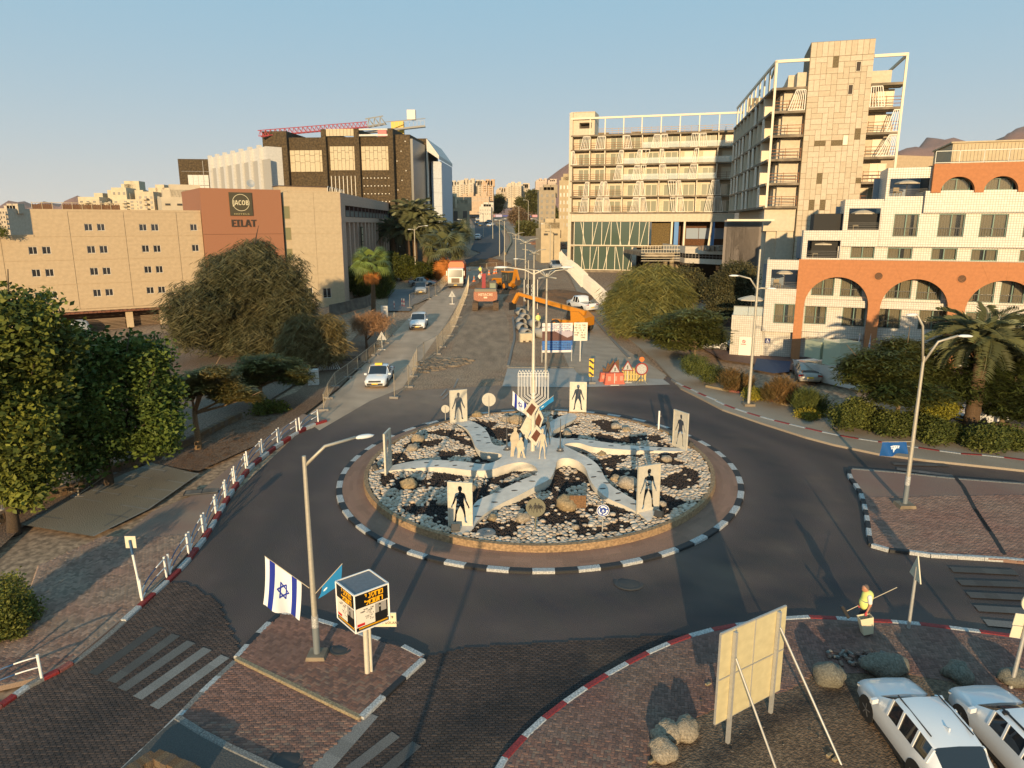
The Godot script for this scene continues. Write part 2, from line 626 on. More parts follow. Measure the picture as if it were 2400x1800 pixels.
	struct("corner_pavement",raised(z2([-0.79,-15.53,-0.27,-17.17,0.61,-18.39,1.5,-19.34,2.78,-20.48,4.69,-21.86,6.53,-22.85,8.18,-23.36,10.17,-23.74,11.38,-23.77,12.98,-23.52,14.41,-23.35,15.87,-22.97,17.96,-22.36,20.55,-21.41,19.2,-18.43,15.83,-19.28,14.64,-19.94,12.78,-20.6,9.94,-20.66,8.73,-19.85,6.51,-19.27,4.25,-17.99,3.04,-15.47]),0.13,func(p): return mixc(Color(0.24,0.125,0.1),Color(0.24,0.16,0.125),0.5+fn.get_noise_2d(p.x,p.y))),vmat("pavers"))
	struct("parking_dirt",sheet(z2([2.87,-15.2,4.28,-18.02,6.55,-19.31,8.77,-19.89,9.99,-20.71,12.81,-20.64,14.67,-19.98,15.86,-19.32,19.43,-18.39,16.51,-14.08,2.65,-13.7]),0.12,0.35,parking_tint),vmat("soil"))
	struct("side_drive",sheet(z2([-19.55,-113.74,-15.97,-113.89,-16.91,-124.8,-12.99,-121.58,-10.26,-116.17,-12.15,-103.38,-13.67,-98.04,-13.4,-93.04,-16.42,-93.33]),0.05,1.0,func(p): return Color(0.2,0.2,0.2)*(1.0+0.2*fn.get_noise_2d(p.x,p.y))),mat_concrete())
	paving()

func mat_concrete()->Material:
	return vmat("concrete",0.85,"fine",0.4,1.0)

func parking_tint(p: Vector2)->Color:
	var c:=dirt_tint(p)*0.5
	var d:=near_line(p,z2([5.55,-17.06,6.89,-18.01,8.19,-18.86,9.67,-19.49,10.62,-19.68]))
	c = mixc(c,Color(0.05,0.036,0.03),0.9*exp(-pow(d/0.35,2))+0.3*maxf(0,fn.get_noise_2d(p.x*3,p.y*3)))
	return c

# a raised slab: a sheet on top and a skirt round it
func raised(poly: Array,up: float,tint: Callable,step:=0.7)->SurfaceTool:
	var s:=sheet(poly,up,step,tint)
	s.set_smooth_group(-1)
	for i in poly.size():
		var a: Vector2 = poly[i]
		var b: Vector2 = poly[(i+1) % poly.size()]
		s.set_color(tint.call(a))
		quad(s,up3(a,up),up3(b,up),up3(b,-0.05),up3(a,-0.05))
	return s

func stripe(s: SurfaceTool,a: Vector2,b: Vector2,w: float,up: float,c: Color)->void:
	var n:=maxi(1,int(a.distance_to(b)/0.5))
	var side:=(b - a).normalized().orthogonal()*w*0.5
	for k in n:
		var p:=a.lerp(b,float(k)/n)
		var q:=a.lerp(b,float(k+1)/n)
		s.set_color(c*(0.85+0.3*rng.randf()))
		quad(s,up3(p - side,up),up3(q - side,up),up3(q+side,up),up3(p+side,up))

func crossings()->SurfaceTool:
	var s:=st()
	# zebra at the lower left,fading towards the kerb
	var z:=z2([-14.16,-21.26,-13.17,-23.88,-13.31,-20.86,-12.31,-23.39,-12.75,-20.47,-11.56,-22.96,-12.03,-20.06,-10.8,-22.55,-11.28,-19.62,-10,-22.1])
	for k in 5:
		stripe(s,z[k*2],z[k*2+1],0.42,0.052,Color(0.36,0.34,0.31)*[0.26,0.42,0.62,0.9,1.05][k])
	# zebra beyond the lower island
	var y:=z2([-5.38,-17,-4.38,-19.2,-4.54,-16.99,-3.45,-18.32,-3.55,-16.91,-2.78,-17.94])
	for k in 3:
		stripe(s,y[k*2],y[k*2+1],0.6 if k==0 else 0.36,0.052,Color(0.36,0.33,0.3)*[1.0,0.7,0.45][k])
	# zebra on the right,by the black and white island
	var x:=z2([22.71,-40.06,25.19,-39.7,21.7,-38.54,24.61,-38.19,21.54,-37.8,24.01,-36.67])
	for k in 3:
		stripe(s,x[k*2],x[k*2+1],0.4,0.052,Color(0.3,0.27,0.25)*[0.35,0.5,0.75][k])
	# and the lower right one
	var w:=z2([18.22,-27.09,20.69,-26.77,17.94,-26.09,20.38,-25.85,17.76,-25.2,19.97,-24.93,17.5,-24.3,19.61,-24.01,17.27,-23.4,19.42,-22.97])
	for k in 5:
		stripe(s,w[k*2],w[k*2+1],0.42,0.052,Color(0.32,0.3,0.28)*[0.4,0.32,0.4,0.55,0.95][k])
	# chalky scrapes by the roadworks
	var c:=z2([-5.53,-53.57,-5.23,-55.57,-5.3,-52.74,-4.91,-54.67,-4.68,-55.83,-4.55,-58.66,-6.16,-46.97,-5.65,-47.38])
	for k in 4:
		stripe(s,c[k*2],c[k*2+1],0.14,0.056,Color(0.42,0.38,0.34))
	return s

func court_lines()->SurfaceTool:
	var s:=st()
	var l:=z2([-21.72,-39.61,-19.91,-38.96,-22.08,-38.49,-20.23,-37.86,-22.42,-37.41,-20.57,-36.82,-22.74,-36.39,-20.88,-35.73,-23.14,-35.43,-21.38,-34.85,-18.88,-38.74,-17.88,-38.49,-19.32,-37.61,-18.08,-37.14,-19.72,-36.48,-18.31,-36.17,-20.06,-35.51,-18.35,-35,-20.25,-34.48,-18.52,-33.88,-17.88,-38.49,-18.52,-33.88,-18.52,-33.88,-19.7,-31.05,-23.86,-33.37,-22.26,-32.92,-20.39,-33.42,-19.06,-32.96,-19.72,-32.07,-19.38,-33.94,-19.99,-38.74,-20,-39.15,-20.3,-37.65,-20.31,-38.04,-20.63,-36.62,-20.65,-36.99,-20.97,-35.6,-20.98,-35.93,-19.27,-37.5,-19.24,-37.72,-19.65,-36.34,-19.64,-36.58,-20.01,-35.41,-19.94,-35.6,-20.24,-34.37,-20.17,-34.55])
	for k in l.size()/2:
		stripe(s,l[k*2],l[k*2+1],0.1,0.148,Color(0.42,0.4,0.35)*(1.0 if k<12 else 0.6))
	return s

# ---------------------------------------------------------------- small paving stones
func paver_mesh(l: float,w: float,h: float)->ArrayMesh:
	var s:=st()
	var b:=0.012
	var lo:=[]
	var mid:=[]
	var hi:=[]
	for c in [Vector2(-1,-1),Vector2(-1,1),Vector2(1,1),Vector2(1,-1)]:
		lo.append(Vector3(c.x*l/2,0,c.y*w/2))
		mid.append(Vector3(c.x*l/2,h - b,c.y*w/2))
		hi.append(Vector3(c.x*(l/2 - b),h,c.y*(w/2 - b)))
	for i in 4:
		var j:=(i+1) % 4
		quad(s,lo[i],lo[j],mid[j],mid[i])
		quad(s,mid[i],mid[j],hi[j],hi[i])
	quad(s,hi[0],hi[1],hi[2],hi[3])
	s.generate_normals()
	return s.commit()

# herringbone or running rows of stones inside a polygon; gives [transforms,colours],nearest first
func lay(poly_: Array,up: float,angle: float,herring: bool,l: float,w: float,tint: Callable,far:=-60.0)->Array:
	var poly:=PackedVector2Array(poly_)
	var lo:=poly[0]
	var hi:=poly[0]
	var turn:=Transform2D(angle,Vector2.ZERO)
	var inv:=turn.affine_inverse()
	for p in poly:
		var q:=inv*p
		lo = q if p==poly[0] else lo.min(q)
		hi = q if p==poly[0] else hi.max(q)
	var slope:=Basis(Vector3(1,gy(1,0) - gy(0,0),0).normalized(),Vector3.UP,Vector3(0,gy(0,1) - gy(0,0),1).normalized())
	var rows:=[]
	var put:=func(c: Vector2,quarter: bool):
		var p:=turn*c
		if p.y<far or not inside(p,poly):
			return
		var b:=slope*Basis(Vector3.UP,-angle+(PI/2 if quarter else 0.0)+rng.randf_range(-0.02,0.02))
		rows.append([p.y,Transform3D(b,gp(p.x,p.y,up+rng.randf_range(-0.004,0.004))),tint.call(p)*rng.randf_range(0.72,1.3)])
	if herring:
		for r in range(int(floor(lo.y/w)) - 1,int(ceil(hi.y/w))+1):
			for c in range(int(floor(lo.x/w)) - 1,int(ceil(hi.x/w))+1):
				var k:=posmod(c - r,4)
				if k==0:
					put.call(Vector2((c+1)*w,(r+0.5)*w),false)
				elif k==3:
					put.call(Vector2((c+0.5)*w,(r+1)*w),true)
	else:
		for r in range(int(floor(lo.y/w)),int(ceil(hi.y/w))+1):
			for c in range(int(floor(lo.x/l)),int(ceil(hi.x/l))+1):
				put.call(Vector2((c+0.5*(r & 1))*l,r*w),false)
	rows.sort_custom(func(a,b): return a[0]>b[0])
	return rows

func stones(rows: Array,called: String,mesh: Mesh,parent: Node,singles: int)->void:
	var tones:=[]
	var m:=vmat("paver",0.85,"fine",2.0,1.0)
	for k in 6:
		tones.append(mat("paver_tone_%d" % k,[Color(0.31,0.165,0.12),Color(0.26,0.135,0.1),Color(0.35,0.2,0.145),Color(0.21,0.125,0.1),Color(0.28,0.19,0.145),Color(0.18,0.11,0.09)][k],0.85,"fine",2.0,0.0,1.0))
	for i in mini(singles,rows.size()):
		var o:=obj("paver",mesh,tones[rng.randi() % 6],parent)
		o.transform = rows[i][1]
	var where:=[]
	var tints:=PackedColorArray()
	for i in range(mini(singles,rows.size()),rows.size()):
		where.append(rows[i][1])
		tints.append(rows[i][2])
	scatter(called,mesh,m,where,tints,parent)

func paving()->void:
	var brick:=paver_mesh(0.192,0.092,0.06)
	var road_area:=z2([-16.67,-15.8,-17.56,-19.17,-16.24,-19.75,-14.78,-24.35,-14.47,-27.78,-11.67,-25.61,-9.61,-22.5,-8.86,-24.83,-2.99,-22.01,-1.57,-22.44,6.58,-23.04,2.95,-20.63,-0.27,-17.21,-0.79,-15.53])
	var road_rows:=lay(road_area,-0.02,0.0,false,0.2,0.1,func(p): return road_tint(p)*0.72,-27.0)
	stones(road_rows,"road_pavers",brick,get_node("road"),300)
	var walk:=z2([-18.32,-17.71,-18.13,-20.1,-15.79,-21.24,-15.31,-22,-14.89,-24.56,-14.7,-25.79,-14.65,-27.86,-14.69,-30.73,-15.08,-33.55,-18.37,-32.65,-19.38,-30.79,-20.61,-28.34,-19.35,-25.81,-18.44,-24.84,-18.03,-22.31,-19.12,-21.6])
	stones(lay(walk,0.085,0.35,true,0.2,0.1,pave_tint,-31.0),"pavement_pavers",brick,get_node("left_pavement"),300)
	var corner:=z2([-0.14,-17.04,0.67,-18.24,1.56,-19.18,2.84,-20.32,4.74,-21.68,6.57,-22.66,8.2,-23.17,10.09,-23.51,11.29,-23.54,12.87,-23.3,14.29,-23.12,15.74,-22.76,17.8,-22.13,18.89,-21.7,16.92,-19.06,14.67,-19.98,12.81,-20.64,9.96,-20.71,8.74,-19.89,6.52,-19.31,4.26,-18.02,3.42,-16.34,-0.14,-16.4])
	stones(lay(corner,0.085,0.2,true,0.2,0.1,func(p): return mixc(Color(0.24,0.125,0.1),Color(0.24,0.16,0.125),0.5+fn.get_noise_2d(p.x,p.y))),"corner_pavers",brick,get_node("corner_pavement"),300)
	# the islands
	var tint:=func(p): return mixc(Color(0.32,0.165,0.12),Color(0.23,0.135,0.105),0.5+fn.get_noise_2d(p.x*1.5,p.y*1.5))
	var isle:=z2([-8.73,-24.52,-8.21,-24.45,-3.32,-22.09,-3.12,-21.76,-4.63,-19.01,-9.56,-22.01])
	var o:=struct("traffic_island",raised(isle,0.13,tint,0.5),vmat("pavers"))
	stones(lay(isle,0.085,0.55,true,0.2,0.1,tint),"island_pavers",brick,o,300)
	var dip:=z2([-9.57,-21.87,-4.66,-18.91,-5.76,-16.98,-7.5,-17.51,-10.28,-19.1])
	o = struct("dropped_crossing",raised(dip,0.06,tint,0.5),vmat("pavers"))
	stones(lay(dip,0.015,0.0,false,0.2,0.1,tint),"crossing_pavers",brick,o,300)
	var lower:=z2([-10.32,-19.02,-7.46,-17.37,-5.67,-16.66,-6.59,-15.63,-11.24,-15.71,-10.94,-17.1])
	struct("lower_island",raised(lower,0.15,flat(Color(0.1,0.095,0.09)),0.5),mat_concrete())
	var east:=z2([18.54,-37.16,18.99,-37.71,21.2,-37.1,23.85,-36.14,26.95,-35.33,29.44,-34.5,23.22,-26.45,21.5,-27.47,20.66,-27.69,18.01,-28.29,17.12,-28.63,16.25,-28.88,15.99,-29.31,16.5,-30.61,17.05,-31.94,17.69,-33.64,18.01,-34.64,18.22,-35.51,18.29,-36.12])
	o = struct("right_island",raised(east,0.13,func(p): return mixc(Color(0.3,0.165,0.125),Color(0.31,0.205,0.155),0.5+fn.get_noise_2d(p.x,p.y)),0.6),vmat("pavers"))
	stones(lay(east,0.085,0.15,false,0.2,0.1,func(p): return mixc(Color(0.3,0.165,0.125),Color(0.31,0.205,0.155),0.5+fn.get_noise_2d(p.x,p.y)),-34.0),"right_island_pavers",brick,o,300)
	# dark channel that crosses the right island,and joints
	var s:=st()
	for l in [z2([23.88,-36.25,23.57,-35.05,22.61,-32.62,21.73,-30.09]),z2([22.52,-32.43,21.72,-29.93,21.04,-28.01])]:
		for k in l.size() - 1:
			stripe(s,l[k],l[k+1],0.16,0.165,Color(0.03,0.028,0.028))
	struct("drain_channel_surface",s,vmat("asphalt"))

# ---------------------------------------------------------------- kerbs
func kerb_stone(a: Vector3,b: Vector3,w: float,h: float)->SurfaceTool:
	var s:=st()
	var d:=(b - a).normalized()
	var side:=d.cross(Vector3.UP).normalized()
	var c:=0.03
	var pr:=[[-w/2,-0.08],[w/2,-0.08],[w/2,h - c],[w/2 - c,h],[-w/2+c,h],[-w/2,h - c]]
	var e:=d*0.008
	for i in 6:
		var p = pr[i]
		var q = pr[(i+1) % 6]
		quad(s,a+e+side*p[0]+Vector3.UP*p[1],b - e+side*p[0]+Vector3.UP*p[1],b - e+side*q[0]+Vector3.UP*q[1],a+e+side*q[0]+Vector3.UP*q[1])
	for end in [[a+e,1],[b - e,-1]]:
		var f:=[]
		for p in pr:
			f.append(end[0]+side*p[0]+Vector3.UP*p[1])
		if end[1]<0:
			f.reverse()
		for k in range(1,5):
			for v in [f[0],f[k],f[k+1]]:
				s.add_vertex(v)
	return s

func kerb(called: String,line: Array,count: int,colours: Array,w:=0.24,h:=0.15,shift:=0.0)->void:
	var root:=Node3D.new()
	root.name = numbered(called)
	root.set_meta("kind","structure")
	add_child(root,true)
	var p:=along(smooth_line(line,5),count)
	for i in count:
		var m: String = colours[i % colours.size()]
		obj("kerb_stone",kerb_stone(up3(p[i],shift),up3(p[i+1],shift),w,h+0.001*(i % 3)),mats[m],root)

func kerbs()->void:
	mat("kerb_white",Color(0.72,0.72,0.7),0.6,"rough",0.8)
	mat("kerb_red",Color(0.42,0.035,0.03),0.6,"rough",0.8)
	mat("kerb_faded_red",Color(0.42,0.13,0.1),0.7,"rough",0.8)
	mat("kerb_black",Color(0.03,0.03,0.033),0.6,"rough",0.8)
	mat("kerb_grey",Color(0.33,0.31,0.28),0.8,"rough",0.8)
	mat("kerb_sand",Color(0.5,0.38,0.22),0.8,"rough",0.8)
	var ring:=[]
	for i in 73:
		ring.append(cen+Vector2.from_angle(TAU*i/72 - 0.03)*11.05)
	kerb("roundabout_kerb",ring,72,["kerb_white","kerb_black"],0.34,0.12)
	kerb("left_kerb",z2([-14.7,-24.26,-14.59,-24.91,-14.55,-25.48,-14.36,-26.82,-14.34,-27.61,-14.21,-28.42,-14.31,-29.43,-14.34,-30.5,-14.57,-32.38,-14.9,-34.47,-15.15,-36.41,-15.27,-37.88,-15.34,-40.06,-15.1,-41.81,-14.97,-42.87,-14.54,-44.7,-14.24,-45.74,-13.92,-46.82,-13.39,-47.45,-12.98,-47.93]),26,["kerb_white","kerb_red"])
	kerb("dropped_kerb",z2([-14.7,-24.26,-14.76,-23.73,-14.94,-22.73,-15.19,-21.85]),6,["kerb_grey"],0.24,0.08)
	kerb("near_kerb",z2([-15.21,-21.83,-15.37,-21.45,-15.68,-21.06,-15.93,-20.69,-16.07,-20.25,-16.23,-19.73,-16.6,-18.9]),7,["kerb_faded_red","kerb_red","kerb_grey","kerb_white","kerb_red"])
	kerb("right_kerb",z2([13.15,-57.06,13.46,-55.27,13.79,-54.74,14.37,-52.81,15.08,-51.11]),6,["kerb_grey","kerb_white","kerb_red","kerb_white","kerb_red","kerb_white"])
	kerb("far_right_kerb",z2([15.05,-50.94,15.46,-49.78,16.3,-48.22,17.38,-46.64,18.47,-45.37,19.81,-43.93,21.08,-42.81,23.07,-41.59,26.05,-39.81,27.13,-39.52,28.12,-39.11,29.2,-38.59,31.92,-36.62]),21,["kerb_white","kerb_red"])
	kerb("garden_kerb",z2([15.29,-54.64,16.7,-53.27,17.23,-53.03,18.9,-50.72,22.24,-45.81,23.43,-44.66,25.28,-43.23,26.72,-42.68,28.42,-42.02,29.3,-41.46,30.81,-40.92,32.92,-40.18]),24,["kerb_sand","kerb_sand","kerb_faded_red"],0.2,0.16,0.13)
	kerb("corner_kerb",z2([-0.58,-16.41,-0.27,-17.17,0.61,-18.39,1.5,-19.34,2.78,-20.48,4.69,-21.86,6.53,-22.85,8.18,-23.36,10.17,-23.74,11.38,-23.77,12.98,-23.52,14.41,-23.35,15.87,-22.97,17.96,-22.36,20.24,-21.42]),25,["kerb_white","kerb_red"])
	kerb("island_kerb",z2([-9.54,-21.96,-9.25,-23.38,-8.91,-24.44,-8.68,-24.71,-8.23,-24.51]),5,["kerb_white","kerb_black"])
	kerb("island_kerb",z2([-8.23,-24.51,-7.02,-23.95,-5.11,-23,-3.42,-22.22,-3.1,-21.86]),6,["kerb_black","kerb_white"])
	kerb("island_kerb",z2([-3.05,-21.71,-3.85,-20.34,-4.62,-18.97]),3,["kerb_white","kerb_black","kerb_white"])
	kerb("island_kerb",z2([-9.52,-21.91,-7.03,-20.41,-4.61,-18.95]),5,["kerb_sand"],0.2,0.15)
	kerb("crossing_kerb",z2([-9.55,-21.82,-10.03,-20.36,-10.34,-19.06,-10.94,-17.1]),6,["kerb_grey","kerb_white"],0.24,0.08)
	kerb("lower_island_kerb",z2([-10.28,-19.06,-8.83,-18.15,-7.41,-17.42,-5.93,-16.66]),4,["kerb_grey"],0.24,0.17)
	kerb("right_island_kerb",z2([26.95,-35.33,23.85,-36.14,21.2,-37.1,18.99,-37.71]),8,["kerb_grey"])
	kerb("right_island_kerb",z2([18.76,-37.59,18.43,-36.74,18.29,-36.12,18.22,-35.51,18.01,-34.64,17.69,-33.64,17.05,-31.94]),9,["kerb_black","kerb_white"])
	kerb("right_island_kerb",z2([17.12,-32.11,16.47,-30.55,15.93,-29.19,16.21,-28.8,17.09,-28.57,17.98,-28.24]),7,["kerb_white","kerb_black"])
	kerb("right_island_kerb",z2([17.98,-28.24,19.49,-28,21.6,-27.61,24.11,-26.79]),6,["kerb_white"])
	kerb("median_kerb",z2([-0.41,-62.27,5.5,-61.88]),10,["kerb_grey"],0.2,0.1)
	kerb("site_kerb",z2([-0.35,-62.67,-0.02,-69.32,0.28,-76,0.09,-87.14]),14,["kerb_grey"],0.25,0.12)
	kerb("site_kerb",z2([9.88,-87.35,10.34,-75.06,10.91,-64.96]),22,["kerb_grey"],0.3,0.14)
	kerb("far_kerb",z2([-1.63,-170.13,-1.03,-185.83,-0.32,-204.65,-0.84,-236.88,-2.98,-275,-6.66,-311.14]),24,["kerb_sand"],0.5,0.5)

# ---------------------------------------------------------------- mountains
func mountains()->void:
	var f:=FastNoiseLite.new()
	f.seed = 11
	f.frequency = 0.0022
	f.fractal_type = FastNoiseLite.FRACTAL_RIDGED
	f.fractal_octaves = 5
	# bumps: x,z,height,half width across,half depth
	var bumps:=[[195.0,-2000.0,170.0,190.0,420.0],[99.0,-1900.0,104.2,150.0,400.0],[1359.0,-2300.0,271.4,190.0,420.0],[1227.0,-2300.0,218.7,190.0,420.0],[1596.0,-2300.0,300.0,210.0,400.0],[1850.0,-2400.0,351.2,300.0,420.0],[901.0,-2600.0,166.5,520.0,400.0],
		[-2010.0,-3000.0,92.6,85.0,300.0],[-1910.0,-3100.0,107.5,90.0,300.0],[-1800.0,-3100.0,119.7,90.0,300.0],[-1455.0,-3200.0,67.1,400.0,300.0],[-372.0,-3200.0,112.3,600.0,300.0]]
	var s:=st(true)
	var at:=func(i: int,j: int)->Vector3:
		var x:=-3400.0+7200.0*i/260.0
		var z:=-1150.0 - 2900.0*j/60.0
		var y:=-40.0
		for b in bumps:
			y = maxf(y,-40.0+(b[2]+40.0)*exp(-pow((x - b[0])/b[3],2) - pow((z - b[1])/b[4],2)))
		y += maxf(y+40,0)*0.22*(f.get_noise_2d(x,z) - 0.2)+f.get_noise_2d(x*4,z*4)*4.0
		return Vector3(x,y,z)
	var rows:=[]
	for j in 61:
		var r:=[]
		for i in 261:
			r.append(at.call(i,j))
		rows.append(r)
	for j in 60:
		for i in 260:
			quad(s,rows[j][i],rows[j][i+1],rows[j+1][i+1],rows[j+1][i])
	struct("mountains",s,mat("mountain_rock",Color(0.36,0.2,0.155),0.95,"fine",0.004))


# ---------------------------------------------------------------- the roundabout's garden
func star_h(p: Vector2)->float:
	return clampf(remap(p.distance_to(cen),2.5,9.6,0.95,0.42),0.40,0.95)

var star:=PackedVector2Array()

func garden()->void:
	var ring:=func(r: float,h: float,i: int,n: int)->Vector3:
		var p:=cen+Vector2.from_angle(TAU*i/n)*r
		return gp(p.x,p.y,h)
	# sloping paved apron between the kerb and the wall
	var s:=st(true)
	for i in 96:
		for k in 6:
			s.set_color(Color(0.33,0.19,0.13)*(1.0+0.3*fn.get_noise_2d(i*0.7,k*0.9)))
			quad(s,ring.call(9.75+k*0.19,0.2 - k*0.016,i+1,96),ring.call(9.75+k*0.19,0.2 - k*0.016,i,96),ring.call(9.94+k*0.19,0.184 - k*0.016,i,96),ring.call(9.94+k*0.19,0.184 - k*0.016,i+1,96))
	struct("roundabout_apron_surface",s,vmat("pavers"))
	var wall:=thing("garden_wall","low round sandstone coloured wall enclosing the pebble garden of the roundabout","wall",gp(cen.x,cen.y),0.0)
	var o:=wall.position
	for i in 40:
		s = st()
		for k in 3:
			var a:=i*3+k
			quad(s,ring.call(9.78,0.1,a+1,120) - o,ring.call(9.78,0.1,a,120) - o,ring.call(9.72,0.5,a,120) - o,ring.call(9.72,0.5,a+1,120) - o)
			quad(s,ring.call(9.72,0.5,a+1,120) - o,ring.call(9.72,0.5,a,120) - o,ring.call(9.5,0.5,a,120) - o,ring.call(9.5,0.5,a+1,120) - o)
			quad(s,ring.call(9.5,0.5,a+1,120) - o,ring.call(9.5,0.5,a,120) - o,ring.call(9.5,0.2,a,120) - o,ring.call(9.5,0.2,a+1,120) - o)
		obj("wall_segment",s,mat("sandstone_%d" % (i % 3),[Color(0.52,0.33,0.17),Color(0.5,0.31,0.16),Color(0.54,0.345,0.18)][i % 3],0.8,"rough",0.4),wall)
	# bed under the stones
	s = st(true)
	for i in 96:
		for k in 10:
			s.set_color(Color(0.05,0.035,0.03))
			quad(s,ring.call(k*0.96,0.36,i+1,96),ring.call(k*0.96,0.36,i,96),ring.call(k*0.96+0.96,0.36,i,96),ring.call(k*0.96+0.96,0.36,i+1,96))
	struct("garden_bed_ground",s,vmat("soil"))
	star = PackedVector2Array(z2([-7.69,-37.69,-7.05,-38.03,-6.67,-38.37,-5.72,-38.69,-4.72,-38.65,-3.59,-38.34,-2.47,-37.82,-1.59,-37.36,-0.9,-37.64,-0.58,-38.23,-0.65,-38.69,-1.15,-38.98,-1.78,-39.33,-2.16,-40.28,-2.36,-41.44,-2.58,-42.7,-2.91,-44.08,-3.57,-45.4,-4.04,-46.11,-2.98,-46.26,-2.28,-45.25,-1.79,-44.08,-1.43,-42.45,-1.2,-40.78,-0.9,-40.15,-0.44,-39.97,-0.73,-39.98,-0.3,-40.24,0.02,-41.32,-0.02,-40.98,0.57,-42.34,1.13,-43.01,1.85,-43.82,2.48,-45.14,2.64,-45.49,3.3,-46.68,4.05,-47.7,4.39,-47.6,4.33,-46.21,3.45,-44.58,2.65,-43.06,2.46,-42.13,2.37,-41.88,2.57,-41.35,3.27,-41.22,3.74,-41.32,4.66,-41.13,5.77,-40.73,6.88,-40.45,8.01,-40.37,9.16,-40.38,10.28,-40.47,10.89,-40.15,9.61,-39.79,7.89,-39.68,6.74,-39.58,5.07,-39.7,4.53,-39.91,4,-40.38,3.43,-40.33,3.06,-39.98,3.36,-39.43,3.85,-38.68,4.32,-37.92,4.66,-37.15,4.82,-36.29,4.91,-35.36,5.15,-34.49,5.59,-33.78,6.18,-32.91,6.71,-32.17,6.82,-31.8,6.4,-31.02,6.11,-31.67,5.53,-32.39,4.78,-33.13,4.39,-33.92,4.14,-34.75,4.03,-35.63,3.97,-36.57,3.72,-37.3,3.28,-37.82,2.8,-37.88,2.51,-37.52,2.4,-36.93,2.27,-36.12,1.97,-35.18,1.24,-34.41,0.2,-33.36,-0.51,-32.74,-1.19,-31.96,-1.62,-31.19,-1.93,-30.28,-2.76,-30.1,-2.5,-30.75,-2.04,-32.12,-1.71,-33.14,-1.01,-33.76,-0.29,-34.41,0.46,-35.09,1.03,-35.54,1.37,-36.02,1.27,-36.7,0.91,-37.2,0.38,-37.4,-0.31,-37.07,-0.93,-36.62,-1.55,-36.49,-2.4,-36.71,-3.5,-37.25,-4.6,-37.56,-5.68,-37.59,-6.65,-37.57,-7.64,-37.41]))
	starfish()
	pebbles()
	silhouettes()
	centre_pieces()

